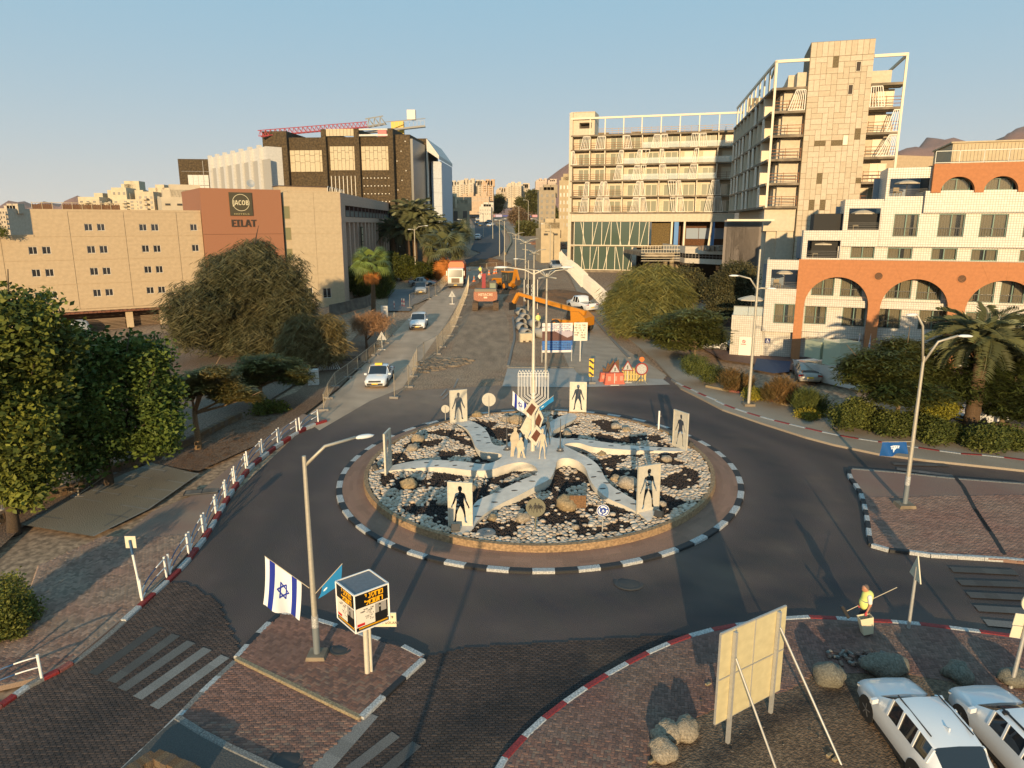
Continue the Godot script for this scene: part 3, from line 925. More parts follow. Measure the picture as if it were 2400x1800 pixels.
func starfish()->void:
	var root:=thing("starfish_terrace","raised white concrete terrace shaped like a six armed starfish in the pebble garden","terrace")
	var top:=st(true)
	var poly:=[]
	var sm:=smooth_line(Array(star)+[star[0]],3)
	sm.pop_back()
	var pp:=PackedVector2Array(sm)
	var lo:=Vector2(-9,-49)
	var step:=0.7
	for i in 31:
		for j in 31:
			var a:=lo+Vector2(i,j)*step
			for part in Geometry2D.intersect_polygons(PackedVector2Array([a,a+Vector2(step,0),a+Vector2(step,step),a+Vector2(0,step)]),pp):
				var ix:=Geometry2D.triangulate_polygon(part)
				for k in range(0,ix.size(),3):
					var q:=[part[ix[k]],part[ix[k+1]],part[ix[k+2]]]
					if (q[1] - q[0]).cross(q[2] - q[0])<0:
						q.reverse()
					for v in q:
						top.set_color(Color(0.66,0.60,0.53)*(1.0+0.22*fn.get_noise_2d(v.x*1.6,v.y*1.6)+0.12*fn.get_noise_2d(v.x*7,v.y*7)))
						top.add_vertex(up3(v,star_h(v)))
	obj("top",top,vmat("concrete_top",0.8,"soft",0.3),root)
	# flaring side wall
	var side:=st(true)
	var cw:=Geometry2D.is_polygon_clockwise(pp)
	var n:=pp.size()
	var out:=[]
	for i in n:
		var d:=(pp[(i+1) % n] - pp[(i+n - 1) % n]).normalized().orthogonal()
		out.append(d if cw else -d)
	for i in n:
		var j:=(i+1) % n
		var prof:=[[0.0,0.0],[0.012,-0.03],[0.03,-0.3],[0.1,-0.5],[0.16,-0.7]]
		for k in 4:
			var quadp:=[]
			for w in [[i,k],[j,k],[j,k+1],[i,k+1]]:
				var p: Vector2 = pp[w[0]]+out[w[0]]*prof[w[1]][0]
				quadp.append(up3(p,star_h(pp[w[0]])+prof[w[1]][1]))
			if cw:
				quad(side,quadp[3],quadp[2],quadp[1],quadp[0])
			else:
				quad(side,quadp[0],quadp[1],quadp[2],quadp[3])
	obj("side_wall",side,mat("white_render",Color(0.74,0.68,0.58),0.8,"soft",0.35),root)
	# dark footprints inlaid along the arms
	var foot:=st()
	for f in z3([-3.04,0.96,-44.67,-2.3,0.95,-44.35,-1.73,0.9,-43.2,-2.09,0.87,-42.57,-1.59,0.84,-41.93,-2.01,0.8,-41.32,-1.42,0.79,-40.78,-4.81,0.6,-38.27,-5.49,0.55,-37.56,-4.17,0.59,-37.74,-3.39,0.62,-38.2,-3.14,0.59,-37.5,-2.36,0.62,-37.85,-2.19,0.59,-37.2,-1.62,0.62,-37.55,1.16,0.57,-35.65,1.05,0.53,-34.95,0.34,0.52,-34.95,0.13,0.47,-34.01,-0.72,0.45,-33.91,-0.86,0.4,-32.89,-1.7,0.37,-32.59,-1.6,0.32,-31.58]):
		prism(foot,oval(0.17,0.07),0.0,0.006,Transform3D(Basis(Vector3.UP,rng.randf_range(-0.5,0.5))*Basis(Vector3.RIGHT,-PI/2),Vector3(f.x,gy(f.x,f.z)+star_h(Vector2(f.x,f.z))+0.004,f.z)))
	for f in z3([3.89,0.89,-41.1,5.44,0.91,-40.88,4.71,0.88,-40.65,5.83,0.88,-40.13,6.59,0.9,-40.41,7.11,0.88,-39.75,7.65,0.91,-40.12,8.09,0.89,-39.6,8.68,0.92,-40.01,4.54,0.74,-37.84,4.24,0.69,-37.01,4.68,0.65,-36.14,4.3,0.61,-35.48,4.89,0.59,-34.82,4.61,0.55,-34.18,5.36,0.54,-33.73,5.22,0.5,-32.96,5.94,0.5,-32.64]):
		prism(foot,oval(0.17,0.07),0.0,0.006,Transform3D(Basis(Vector3.UP,rng.randf_range(-0.5,0.5))*Basis(Vector3.RIGHT,-PI/2),Vector3(f.x,gy(f.x,f.z)+star_h(Vector2(f.x,f.z))+0.004,f.z)))
	var fo:=obj("footprints",foot,mat("footprint_dark",Color(0.05,0.045,0.045),0.7),root)
	fo.set_meta("kind","stuff")

func oval(a: float,b: float,n:=12)->Array:
	var o:=[]
	for i in n:
		o.append(Vector2(cos(TAU*i/n)*a,sin(TAU*i/n)*b))
	return o

func pebbles()->void:
	var white:=PackedColorArray()
	var where:=[]
	var dark:=[]
	var dark_c:=PackedColorArray()
	var zone:=FastNoiseLite.new()
	zone.seed = 21
	zone.frequency = 0.36
	zone.fractal_octaves = 2
	var fat:=Geometry2D.offset_polygon(star,0.05)
	var keep:=func(p: Vector2)->bool:
		if p.distance_to(cen)>9.48:
			return false
		for f in fat:
			if inside(p,f):
				return false
		return true
	var is_dark:=func(p: Vector2)->bool:
		var r:=p.distance_to(cen)
		if r>8.9:
			return false
		return zone.get_noise_2d(p.x,p.y)>-0.06
	var step:=0.165
	for i in 118:
		for j in 118:
			var p:=cen+Vector2(i - 59,j - 59)*step+Vector2(rng.randf() - 0.5,rng.randf() - 0.5)*step*0.9
			if not keep.call(p):
				continue
			var d: bool = is_dark.call(p)
			if not d or rng.randf()<0.05:
				var k:=rng.randf_range(0.14,0.26)*(1.25 if rng.randf()<0.08 else 1.0)
				where.append(Transform3D(Basis(Vector3.UP,rng.randf()*TAU).rotated(Vector3.RIGHT,rng.randf_range(-0.3,0.3)).scaled(Vector3(k*rng.randf_range(0.9,1.3),k,k)),up3(p,0.39+rng.randf()*0.05)))
				white.append(Color(0.76,0.66,0.54).lerp(Color(0.62,0.46,0.32),rng.randf())*rng.randf_range(0.75,1.15))
			if d:
				for m in 7:
					var q:=p+Vector2(rng.randf() - 0.5,rng.randf() - 0.5)*step*1.2
					var k:=rng.randf_range(0.05,0.1)
					dark.append(Transform3D(Basis(Vector3.UP,rng.randf()*TAU).scaled(Vector3(k,k*1.2,k)),up3(q,0.365+rng.randf()*0.05)))
					dark_c.append(Color(0.035,0.03,0.03).lerp(Color(0.075,0.05,0.04),rng.randf()))
	var a:=ball(0.5,3,0.14,5,0.7,1.0)
	a.generate_normals()
	scatter("white_pebbles",a.commit(),vmat("pebble",0.75,"fine",1.5),where,white)
	var b:=ball(0.5,4,0.3,3,1.0,2.0)
	b.generate_normals()
	scatter("dark_lava_gravel",b.commit(),vmat("lava",0.9,"fine",2.0),dark,dark_c)
	# boulders
	var spots:=[
		[Vector3(-5.88,0.48,-42.47),0.62,"pale round boulder with a flat top near the left rim"],[Vector3(-5.98,0.4,-40.97),0.5,"low pale boulder beside the left rim, below a rounder one"],
		[Vector3(-5.44,0.13,-35.54),0.6,"large sandy boulder in the lower left bed of dark gravel"],[Vector3(-3.46,0.06,-33.35),0.42,"tall tan boulder with a stone pedestal shape, left of a front panel"],
		[Vector3(-2.11,0.16,-35.04),0.36,"sandy boulder half hidden behind the front left panel"],[Vector3(0.53,0.02,-31.41),0.5,"ochre boulder behind the round family sign"],
		[Vector3(2.74,0.13,-32.68),0.78,"large sandy boulder half covered by a rusty plate"],[Vector3(6.05,0.3,-35.1),0.72,"big pale boulder on white pebbles left of the lower right panel"],
		[Vector3(5.54,0.34,-35.94),0.4,"small ochre boulder leaning on a bigger pale one"],[Vector3(8.8,0.53,-38.62),0.42,"squarish white boulder near the right rim"],
		[Vector3(5.24,0.52,-39.6),0.35,"small golden boulder under the right arm of the starfish"],[Vector3(6.73,0.79,-44.4),0.45,"smooth pale boulder, left one of a pair in the far right bed"],
		[Vector3(7.31,0.76,-43.72),0.38,"smooth pale boulder, right one of a pair in the far right bed"],[Vector3(3.46,0.67,-43.08),0.42,"golden boulder right of the small spotlight mast"],
		[Vector3(-2.37,0.78,-47.22),0.5,"flat sandy boulder between two round sign backs"],[Vector3(-0.4,0.76,-46.21),0.5,"pale boulder touching a larger golden boulder in the far bed"],
		[Vector3(0.23,0.75,-45.77),0.68,"large golden boulder behind the metal figures"],[Vector3(2.91,0.02,-30.54),0.26,"small cream boulder in the front bed by the blue sign"],
		[Vector3(-0.93,0.01,-31.56),0.32,"low cream boulder left of the round family sign"],[Vector3(7.35,0.21,-32.79),0.3,"tan boulder right of the lower right panel"]]
	var i:=0
	for q in spots:
		var bs:=ball(q[1]*0.72,30+i,0.2,9,0.72)
		var o:=obj("garden_boulder",bs,mat("boulder_%d" % (i % 4),[Color(0.6,0.45,0.28),Color(0.58,0.47,0.34),Color(0.55,0.4,0.22),Color(0.62,0.52,0.4)][i % 4],0.85,"rough",0.5,0.0,3.0))
		at3(o,q[0]+Vector3(0,q[1]*0.3,0),i*1.3)
		tag(o,q[2],"boulder","boulders in the pebble garden")
		i += 1
	# man-hole lid among the pebbles
	var s:=st()
	lathe(s,[[0.0,0.02],[0.3,0.06],[0.42,0.06],[0.45,0.0]],20)
	tag(at3(obj("garden_manhole_lid",s,mat("grey_lid",Color(0.3,0.28,0.26),0.7,"fine",1.0)),Vector3(-1.18,-0.04,-30.22)),"round grey drain lid set among white pebbles","manhole lid")

# a person's outline: half of it,from the crown down to the crotch,arms away from the body and legs apart
func man_half()->Array:
	return [Vector2(0,1.76),Vector2(0.07,1.74),Vector2(0.1,1.66),Vector2(0.085,1.56),Vector2(0.05,1.5),Vector2(0.06,1.46),Vector2(0.2,1.42),Vector2(0.245,1.33),Vector2(0.29,1.12),Vector2(0.36,0.93),Vector2(0.42,0.8),Vector2(0.43,0.72),Vector2(0.38,0.7),Vector2(0.35,0.8),
		Vector2(0.3,0.88),Vector2(0.21,1.08),Vector2(0.185,1.2),Vector2(0.165,1.0),Vector2(0.19,0.88),Vector2(0.215,0.68),Vector2(0.24,0.46),Vector2(0.27,0.14),Vector2(0.33,0.02),Vector2(0.26,0.0),Vector2(0.2,0.05),Vector2(0.17,0.4),Vector2(0.1,0.62),Vector2(0.0,0.8)]

func silhouettes()->void:
	# steel plates with a man's shape cut right through
	var metal:=mat("panel_steel",Color(0.6,0.55,0.45),0.55,"soft",0.6,0.1)
	var places:=[
		[Vector3(-3.58,0.74,-46),0.32,2.2,"steel plate with a cut out man, far left, beside a small round sign"],
		[Vector3(4.56,0.96,-47.67),-0.12,2.15,"steel plate with a cut out man on the farthest starfish arm, brightest and facing front"],
		[Vector3(9.97,0.68,-40.47),-1.05,2.25,"steel plate with a cut out man turned sideways at the right rim"],
		[Vector3(6.52,0.2,-32.04),0.42,2.35,"steel plate with a cut out man on the lower right starfish arm"],
		[Vector3(-2.39,-0.01,-30.84),-0.12,2.15,"steel plate with a cut out man at the front left, before a black lamp"],
		[Vector3(-6.9,0.26,-37.68),1.46,2.3,"steel plate seen edge on at the end of the left starfish arm"]]
	for q in places:
		var o:=thing("silhouette_panel",q[3],"sculpture",q[0],q[1],"panels round the starfish")
		var h: float = q[2]
		var w: float = h*0.5
		var k: float = (h - 0.34)/1.76
		var s:=st()
		for sg in [-1.0,1.0]:
			var p:=[Vector2(0,h),Vector2(0,0.2+1.76*k)]
			var half:=man_half()
			for i in range(1,half.size()):
				p.append(Vector2(half[i].x*0.98*k*sg,0.2+half[i].y*k))
			p.append(Vector2(0,0))
			p.append(Vector2(w/2*sg,0))
			p.append(Vector2(w/2*sg,h))
			prism(s,p,-0.02,0.02)
		obj("plate",s,metal,o)
		s = st()
		for sg in [-1.0,1.0]:
			bx(s,Vector3(sg*(w/2+0.02),h/2,0),Vector3(0.05,h,0.1))
		bx(s,Vector3(0,h+0.02,0),Vector3(w+0.09,0.05,0.1))
		bx(s,Vector3(0,-0.01,0),Vector3(w+0.09,0.05,0.1))
		obj("frame",s,metal,o)
	# floodlights at the panels' feet
	var lamp:=thing("floodlight","black box floodlight on white concrete before the front left panel","floodlight",Vector3(-2.59,-0.04,-30.36),PI,"floodlights at the panels")
	obj("housing",box(Vector3(0,0.2,0),Vector3(0.4,0.3,0.24),Basis(Vector3.RIGHT,0.5)),mat("black_metal",Color(0.03,0.03,0.03),0.5),lamp)
	obj("bracket",box(Vector3(0,0.05,0),Vector3(0.3,0.1,0.1)),mats["black_metal"],lamp)
	dup(lamp,"black box floodlight behind the foot of the lower right panel",Vector3(6.93,0.17,-31.41),2.6,"floodlights at the panels")
	dup(lamp,"black box floodlight at the right rim beside the sideways panel",Vector3(10.67,0.71,-40.68),1.5,"floodlights at the panels")
	dup(lamp,"black box floodlight at the left rim below the edge on panel",Vector3(-7.68,0.26,-37.92),-1.5,"floodlights at the panels")

func cut_man(pose: Array,t:=0.03)->SurfaceTool:
	var s:=st()
	prism(s,pose,-t/2,t/2)
	return s

func centre_pieces()->void:
	var steel:=mat("figure_steel",Color(0.55,0.46,0.33),0.6,"soft",0.6,0.1)
	var dark:=mat("figure_dark",Color(0.09,0.095,0.1),0.6,"fine",1.0)
	var stand:=man_half()
	var full:=func(fl: float,arm: float)->Array:
		var p:=[]
		for v in stand:
			p.append(Vector2(v.x*arm,v.y))
		for i in range(stand.size() - 2,0,-1):
			p.append(Vector2(-stand[i].x*arm*fl,stand[i].y))
		return p
	var walk:=[Vector2(0.0,1.72),Vector2(0.1,1.7),Vector2(0.12,1.6),Vector2(0.08,1.5),Vector2(0.2,1.3),Vector2(0.22,1.0),Vector2(0.3,0.8),Vector2(0.26,0.74),Vector2(0.2,0.85),Vector2(0.2,0.6),Vector2(0.34,0.2),Vector2(0.4,0.0),Vector2(0.22,0.0),Vector2(0.16,0.3),Vector2(0.04,0.66),Vector2(-0.06,0.3),Vector2(-0.08,0.0),Vector2(-0.28,0.0),Vector2(-0.26,0.3),Vector2(-0.24,0.8),Vector2(-0.3,1.1),Vector2(-0.22,1.36),Vector2(-0.08,1.5),Vector2(-0.1,1.64)]
	var wave: Array = full.call(1.0,0.8)
	for i in wave.size():   # one arm raised
		if wave[i].x>0.22 and wave[i].y<1.38 and wave[i].y>0.6:
			wave[i] = Vector2(wave[i].x*0.9+0.08,1.38+(1.38 - wave[i].y)*0.85)
	for q in [
		[Vector3(0.18,0.89,-38.33),walk,0.25,1.0,"sand coloured steel figure of a walker, front left of the mast",steel],[Vector3(0.5,0.88,-38.08),walk,-0.15,0.72,"short sand coloured steel figure beside a taller walker",steel],
		[Vector3(0.78,1,-40.34),walk,0.5,1.0,"dark steel figure striding left of the mast",dark],[Vector3(1.69,0.89,-37.86),full.call(1.0,0.62),0.05,1.02,"broad sand coloured steel figure standing front right of the mast",steel],
		[Vector3(2.09,1.01,-40.13),full.call(0.8,0.55),-0.3,1.0,"dark slim steel figure right of the mast",dark],[Vector3(2.08,1.09,-41.57),wave,0.1,1.0,"sand coloured steel figure raising one arm, farthest from the camera",steel]]:
		var o:=thing("metal_figure",q[4],"sculpture",q[0],q[2],"cut out figures round the mast")
		var sc: float = q[3]
		var p:=[]
		for v in q[1]:
			p.append(v*sc)
		obj("figure",cut_man(p),q[5],o)
		obj("foot_plate",box(Vector3(0,0.01,0),Vector3(0.7*sc,0.02,0.3)),steel,o)
	# the mast with lamp arms,the lattice star and diamond plates
	var base:=Vector3(1.2,0.95,-39.17)
	var m:=thing("central_mast","tall pale lamp mast rising from the middle of the starfish","lamp post",base)
	var cream:=mat("cream_steel",Color(0.66,0.6,0.48),0.5,"soft",0.5,0.1)
	var s:=st()
	tube(s,Vector3.ZERO,Vector3(0,4.2,0),0.135,0.12,14)
	tube(s,Vector3(0,4.2,0),Vector3(0,10.354,0),0.1,0.06,12)
	obj("pole",s,cream,m)
	var top: float = 10.354
	for sg in [-1.0,1.0]:
		obj("lamp_arm",rod([Vector3(0,top - 0.25,0),Vector3(sg*0.5,top - 0.02,-0.1),Vector3(sg*1.5,top+0.12,-0.2)],0.04),cream,m)
		s = st(true)
		lathe(s,[[0.02,-0.08],[0.16,-0.04],[0.18,0.0],[0.1,0.05],[0.0,0.06]],14,Transform3D(Basis().scaled(Vector3(2.2,1,1)),Vector3(sg*1.8,top+0.12,-0.2)))
		obj("lamp_head",s,mat("lamp_white",Color(0.7,0.7,0.68),0.4),m)
	# lattice lamp ornament: nine branches
	var c:=thing("branched_candelabrum","white lattice candelabrum with branched arms fixed to the central mast","candelabrum",base+Vector3(0,0,0.16))
	s = st()
	var y0:=2.475
	var yt:=4.804
	var hw:=0.86
	for k in range(1,6):   # zig-zag branches in pairs of thin rods
		var w: float = hw*k/5.0
		var yb:=y0+(yt - 0.55 - y0)*(1.0 - k/5.0)*0.62
		for sg in [-1.0,1.0]:
			for e in [0.0,0.05]:
				bar(s,Vector3(0,yb+e,0),Vector3(sg*(w - e),yb+0.75*w+e,0),0.02)
				bar(s,Vector3(sg*(w - e),yb+0.75*w+e,0),Vector3(sg*(w - e),yt - 0.2,0),0.02)
			bar(s,Vector3(sg*w,yt - 0.2,0),Vector3(sg*(w - 0.09),yt,0),0.02)
			bar(s,Vector3(sg*(w - 0.18),yt - 0.2,0),Vector3(sg*(w - 0.09),yt,0),0.02)
	for e in [0.2,0.34]:
		bar(s,Vector3(-hw,yt - e,0),Vector3(hw,yt - e,0),0.022)
	for k in 9:
		bar(s,Vector3(-hw+0.1+k*0.19,yt - 0.34,0),Vector3(-hw+0.1+k*0.19,yt - 0.95,0),0.014)
	bar(s,Vector3(0,y0,0),Vector3(0,yt+0.35,0),0.03)
	obj("lattice",s,mat("white_metal",Color(0.75,0.73,0.69),0.5),c)
	flag(base+Vector3(-0.05,y0+0.05,0.15),Vector3(-0.75,0.75,0.1),1.25,0.85,"israel","blue and white flag with stripes hanging from the central mast",0.9)
	flag(base+Vector3(0.1,y0+0.0,0.1),Vector3(0.8,0.62,-0.1),1.0,0.3,"teal","narrow teal pennant on a rod at the central mast",0.25)
	# diamond plates round the mast
	for q in [[-0.12,2.55,0.25,0.5,0.62,"rust centred diamond plate, upper left on the mast"],[0.16,1.0,0.22,0.48,0.62,"rust centred diamond plate, lowest on the mast"],[0.3,1.75,-0.2,0.36,0.8,"narrow rust centred plate behind the mast"],[-0.35,1.35,-0.25,0.4,0.75,"bare sand coloured plate, lower left behind the mast"]]:
		var o:=thing("diamond_plate",q[5],"sculpture",base+Vector3(q[0],q[1],q[2]),0.25,"plates round the mast")
		var a: float = q[3]
		var b: float = q[4]
		s = st()
		prism(s,[Vector2(-a,-0.1),Vector2(0.0,-b),Vector2(a*0.9,0.15),Vector2(0.05,b)],-0.02,0.02)
		obj("plate",s,cream,o)
		s = st()
		prism(s,[Vector2(-a*0.6,-0.07),Vector2(0.0,-b*0.62),Vector2(a*0.58,0.1),Vector2(0.03,b*0.6)],0.021,0.03)
		if not q[5].begins_with("bare"):
			obj("inset",s,mat("rust",Color(0.22,0.07,0.035),0.8,"rough",1.0),o)
	# two thin spotlight masts
	var sp:=thing("spotlight_mast","thin dark mast with a round foot right of the metal figures","mast",Vector3(2.77,0.97,-39.04),0.0,"dark masts on the terrace")
	s = st()
	lathe(s,[[0.22,0.0],[0.22,0.05],[0.06,0.12],[0.035,0.4],[0.02,1.9],[0.0,2.0]],12)
	obj("mast",s,dark,sp)
	s = st()
	lathe(s,[[0.0,0.06],[0.16,0.08],[0.18,0.2],[0.05,0.26]],12,Transform3D(Basis(),Vector3(0.0,0.0,0.05)))
	obj("lamp",s,mat("dull_metal",Color(0.2,0.19,0.18),0.4,"",1.0,0.6),sp)
	dup(sp,"thin dark mast with a round foot left of the metal figures",Vector3(-0.3,0.93,-39.38),1.0,"dark masts on the terrace")
	# rusty plate by the boulder
	var rp:=thing("rusty_plaque","blank rusty steel plaque leaning beside the large sandy boulder","plaque",Vector3(3.2,0.12,-32.45),0.0)
	obj("plate",box(Vector3(0,0.45,0),Vector3(0.8,0.6,0.03),Basis(Vector3.RIGHT,-0.25)),mat("rust_brown",Color(0.3,0.15,0.06),0.8,"rough",0.6),rp)
	for sg in [-1.0,1.0]:
		obj("leg",box(Vector3(sg*0.36,0.1,0.06),Vector3(0.03,0.3,0.03)),mats["rust_brown"],rp)
	garden_signs()

func sign_post(called: String,label: String,at: Vector3,h: float,r: float,turn: float,face: Material,back: Material)->Node3D:
	var o:=thing(called,label,"road sign",at,turn)
	var s:=st()
	tube(s,Vector3(0,0,-0.03),Vector3(0,h - r*0.4,-0.03),0.03,0.03,8)
	obj("post",s,mat("galvanised",Color(0.5,0.49,0.46),0.45,"soft",1.0,0.4),o)
	s = st()
	tube(s,Vector3(0,h - r,-0.015),Vector3(0,h - r,0.0),r,r,24)
	obj("disc_back",s,back,o)
	if face:
		var q:=st()
		quad_uv(q,Vector3(-r,h - 2*r,0.004),Vector3(r,h - 2*r,0.004),Vector3(r,h,0.004),Vector3(-r,h,0.004))
		obj("face",q,face,o)
	return o

func disc_image(n: int)->Image:
	return Image.create(n,n,false,Image.FORMAT_RGBA8)

func dot(im: Image,c: Vector2,r: float,col: Color)->void:
	for y in range(maxi(0,int(c.y - r)),mini(im.get_height(),int(c.y+r)+1)):
		for x in range(maxi(0,int(c.x - r)),mini(im.get_width(),int(c.x+r)+1)):
			if Vector2(x,y).distance_to(c) <= r:
				im.set_pixel(x,y,col)

func line_px(im: Image,a: Vector2,b: Vector2,w: float,col: Color)->void:
	var n:=int(a.distance_to(b))+1
	for i in n+1:
		dot(im,a.lerp(b,float(i)/n),w,col)

func garden_signs()->void:
	var grey:=mat("sign_back",Color(0.45,0.43,0.38),0.5,"soft",1.0,0.2)
	sign_post("sign_back_round","back of a large round road sign at the far rim of the garden",Vector3(-1.58,0.75,-47.13),1.75,0.47,PI,null,grey)
	sign_post("sign_back_round","back of a small round road sign beside the far left panel",Vector3(-4.54,0.62,-46.88),1.1,0.28,PI,null,grey)
	# blue roundabout sign
	var im:=disc_image(96)
	dot(im,Vector2(48,48),47,Color(0.9,0.9,0.9))
	dot(im,Vector2(48,48),43,Color(0.03,0.22,0.55))
	for k in 3:
		for i in 14:
			dot(im,Vector2(48,48)+Vector2.from_angle(TAU*k/3+0.2+i*0.1)*30,4.5,Color(0.92,0.92,0.92))
		var e:=Vector2(48,48)+Vector2.from_angle(TAU*k/3+0.15)*30
		for i in 10:
			line_px(im,e+Vector2.from_angle(TAU*k/3)*(i - 5)*1.8,e+Vector2.from_angle(TAU*k/3+PI*1.5)*9,1.0,Color(0.92,0.92,0.92))
	line_px(im,Vector2(48,66),Vector2(48,40),2,Color(0.92,0.92,0.92))
	line_px(im,Vector2(48,40),Vector2(40,56),2,Color(0.92,0.92,0.92))
	line_px(im,Vector2(48,40),Vector2(56,56),2,Color(0.92,0.92,0.92))
	var m:=img_mat("roundabout_face",im)
	m.transparency = BaseMaterial3D.TRANSPARENCY_ALPHA_SCISSOR
	sign_post("roundabout_sign","blue round road sign with white circling arrows at the front rim",Vector3(4.12,0.02,-30.13),1.36,0.29,0.0,m,grey)
	# round steel sign with a family cut out
	var fam:=thing("family_sign","round grey steel sign with a cut out family of four on a post","sign",Vector3(1.08,-0.02,-30.37),0.0)
	var s:=st()
	tube(s,Vector3(0,0,-0.03),Vector3(0,0.9,-0.03),0.035,0.035,8)
	tube(s,Vector3(0,1.15,-0.02),Vector3(0,1.15,0.01),0.45,0.45,28)
	obj("disc",s,mat("olive_steel",Color(0.21,0.2,0.14),0.55,"fine",1.0,0.2),fam)
	s = st()
	for q in [[-0.24,0.62],[-0.02,0.85],[0.14,0.75],[0.26,0.45]]:
		var p:=[]
		for v in man_half():
			p.append(Vector2(v.x*0.3+q[0],(v.y - 0.9)*0.32*q[1]+1.15))
		var half:=man_half()
		for i in range(half.size() - 2,0,-1):
			p.append(Vector2(-half[i].x*0.3+q[0],(half[i].y - 0.9)*0.32*q[1]+1.15))
		prism(s,p,0.011,0.018)
	obj("family",s,mat("sign_black",Color(0.02,0.02,0.02),0.6),fam)
	var b:=thing("rim_bollard","white marker post with a small lamp at the far right rim of the garden","bollard",Vector3(9.39,0.76,-43.82))
	s = st()
	tube(s,Vector3.ZERO,Vector3(0,1.35,0),0.06,0.06,10)
	obj("post",s,mats["white_metal"],b)
	s = st()
	lathe(s,[[0.0,0.0],[0.06,0.03],[0.05,0.1],[0.0,0.12]],10,Transform3D(Basis(),Vector3(0.1,0.95,0)))
	obj("lamp",s,mats["dull_metal"],b)

# ---------------------------------------------------------------- flags
func flag(at: Vector3,rod_dir: Vector3,length: float,drop: float,kind: String,label: String,sag:=0.9)->Node3D:
	var o:=thing("flag",label,"flag",at)
	var d:=rod_dir.normalized()
	var s:=st()
	tube(s,Vector3.ZERO,d*(length+0.35),0.015,0.012,6)
	obj("flag_rod",s,mat("rod_wood",Color(0.5,0.42,0.3),0.6),o)
	# cloth hangs from the rod: u along the rod,v down
	s = st(true)
	var n:=14
	var at_uv:=func(u: float,v: float)->Vector3:
		var p:=d*(0.33+u*length)
		var side:=Vector3(d.z,0,-d.x)+Vector3(0,0,0.6)
		p += Vector3(d.x*0.25*v,-1,0.1).normalized()*drop*v*(1.0 - 0.25*(1.0 - u)*sag)
		p += side*0.07*sin(u*9.0+v*2.0)*(0.3+v)
		p += Vector3(-d.x,0,0)*0.2*v*v*sag
		return p
	for i in n:
		for j in n:
			var pts:=[]
			var us:=[]
			for k in [[i,j+1],[i+1,j+1],[i+1,j],[i,j]]:
				pts.append(at_uv.call(float(k[0])/n,float(k[1])/n))
				us.append(Vector2(float(k[0])/n,float(k[1])/n))
			for v in [0,2,1,0,3,2]:
				s.set_uv(us[v])
				s.add_vertex(pts[v])
	obj("cloth",s,flag_mat(kind),o)
	return o

func flag_mat(kind: String)->Material:
	if mats.has("flag_"+kind):
		return mats["flag_"+kind]
	var im:=Image.create(96,96,false,Image.FORMAT_RGBA8)
	var blue:=Color(0.05,0.16,0.55)
	if kind=="israel":
		im.fill(Color(0.88,0.88,0.88))
		im.fill_rect(Rect2i(12,0,14,96),blue)
		im.fill_rect(Rect2i(70,0,14,96),blue)
		for q in [0.0,PI]:
			for k in 3:
				line_px(im,Vector2(48,48)+Vector2.from_angle(q+TAU*k/3)*Vector2(14,18),Vector2(48,48)+Vector2.from_angle(q+TAU*(k+1)/3)*Vector2(14,18),1.6,blue)
	elif kind=="teal":
		im.fill(Color(0.03,0.45,0.66))
		dot(im,Vector2(20,50),9,Color(0.8,0.86,0.88))
	else:
		im.fill(Color(0.02,0.3,0.55))
		im.fill_rect(Rect2i(26,30,36,6),Color(0.88,0.9,0.92))
		im.fill_rect(Rect2i(26,46,34,5),Color(0.88,0.9,0.92))
		for k in 5:
			im.fill_rect(Rect2i(27+k*7,34,4,14),Color(0.88,0.9,0.92))
		for k in 12:
			im.fill_rect(Rect2i(34+k,52+k*2,16 - k,3),Color(0.88,0.9,0.92))
	var m:=img_mat("flag_"+kind,im,0.8)
	m.backlight_enabled = true
	m.backlight = Color(0.3,0.3,0.3)
	return m


# ---------------------------------------------------------------- walls with openings
func wall(s: SurfaceTool,r: Rect2,holes: Array,z: float,depth: float)->void:
	var us:=[r.position.x,r.end.x]
	var vs:=[r.position.y,r.end.y]
	var hs:=[]
	for h in holes:
		var c:=r.intersection(h)
		if c.has_area():
			hs.append(c)
			us.append_array([c.position.x,c.end.x])
			vs.append_array([c.position.y,c.end.y])
	us.sort()
	vs.sort()
	for j in vs.size() - 1:
		if vs[j+1] - vs[j]<1e-4:
			continue
		var from:=-1
		for i in us.size():
			var open:=true
			if i<us.size() - 1 and us[i+1] - us[i]>1e-4:
				open = false
				for h in hs:
					if h.has_point(Vector2((us[i]+us[i+1])/2,(vs[j]+vs[j+1])/2)):
						open = true
			elif i<us.size() - 1:
				continue
			if not open and from<0:
				from = i
			if open and from >= 0:
				quad(s,Vector3(us[from],vs[j],z),Vector3(us[i],vs[j],z),Vector3(us[i],vs[j+1],z),Vector3(us[from],vs[j+1],z))
				from = -1
	for h in hs:
		var a: Vector2 = h.position
		var b: Vector2 = h.end
		quad(s,Vector3(a.x,a.y,z),Vector3(b.x,a.y,z),Vector3(b.x,a.y,z - depth),Vector3(a.x,a.y,z - depth))
		quad(s,Vector3(b.x,b.y,z),Vector3(a.x,b.y,z),Vector3(a.x,b.y,z - depth),Vector3(b.x,b.y,z - depth))
		quad(s,Vector3(a.x,b.y,z),Vector3(a.x,a.y,z),Vector3(a.x,a.y,z - depth),Vector3(a.x,b.y,z - depth))
		quad(s,Vector3(b.x,a.y,z),Vector3(b.x,b.y,z),Vector3(b.x,b.y,z - depth),Vector3(b.x,a.y,z - depth))

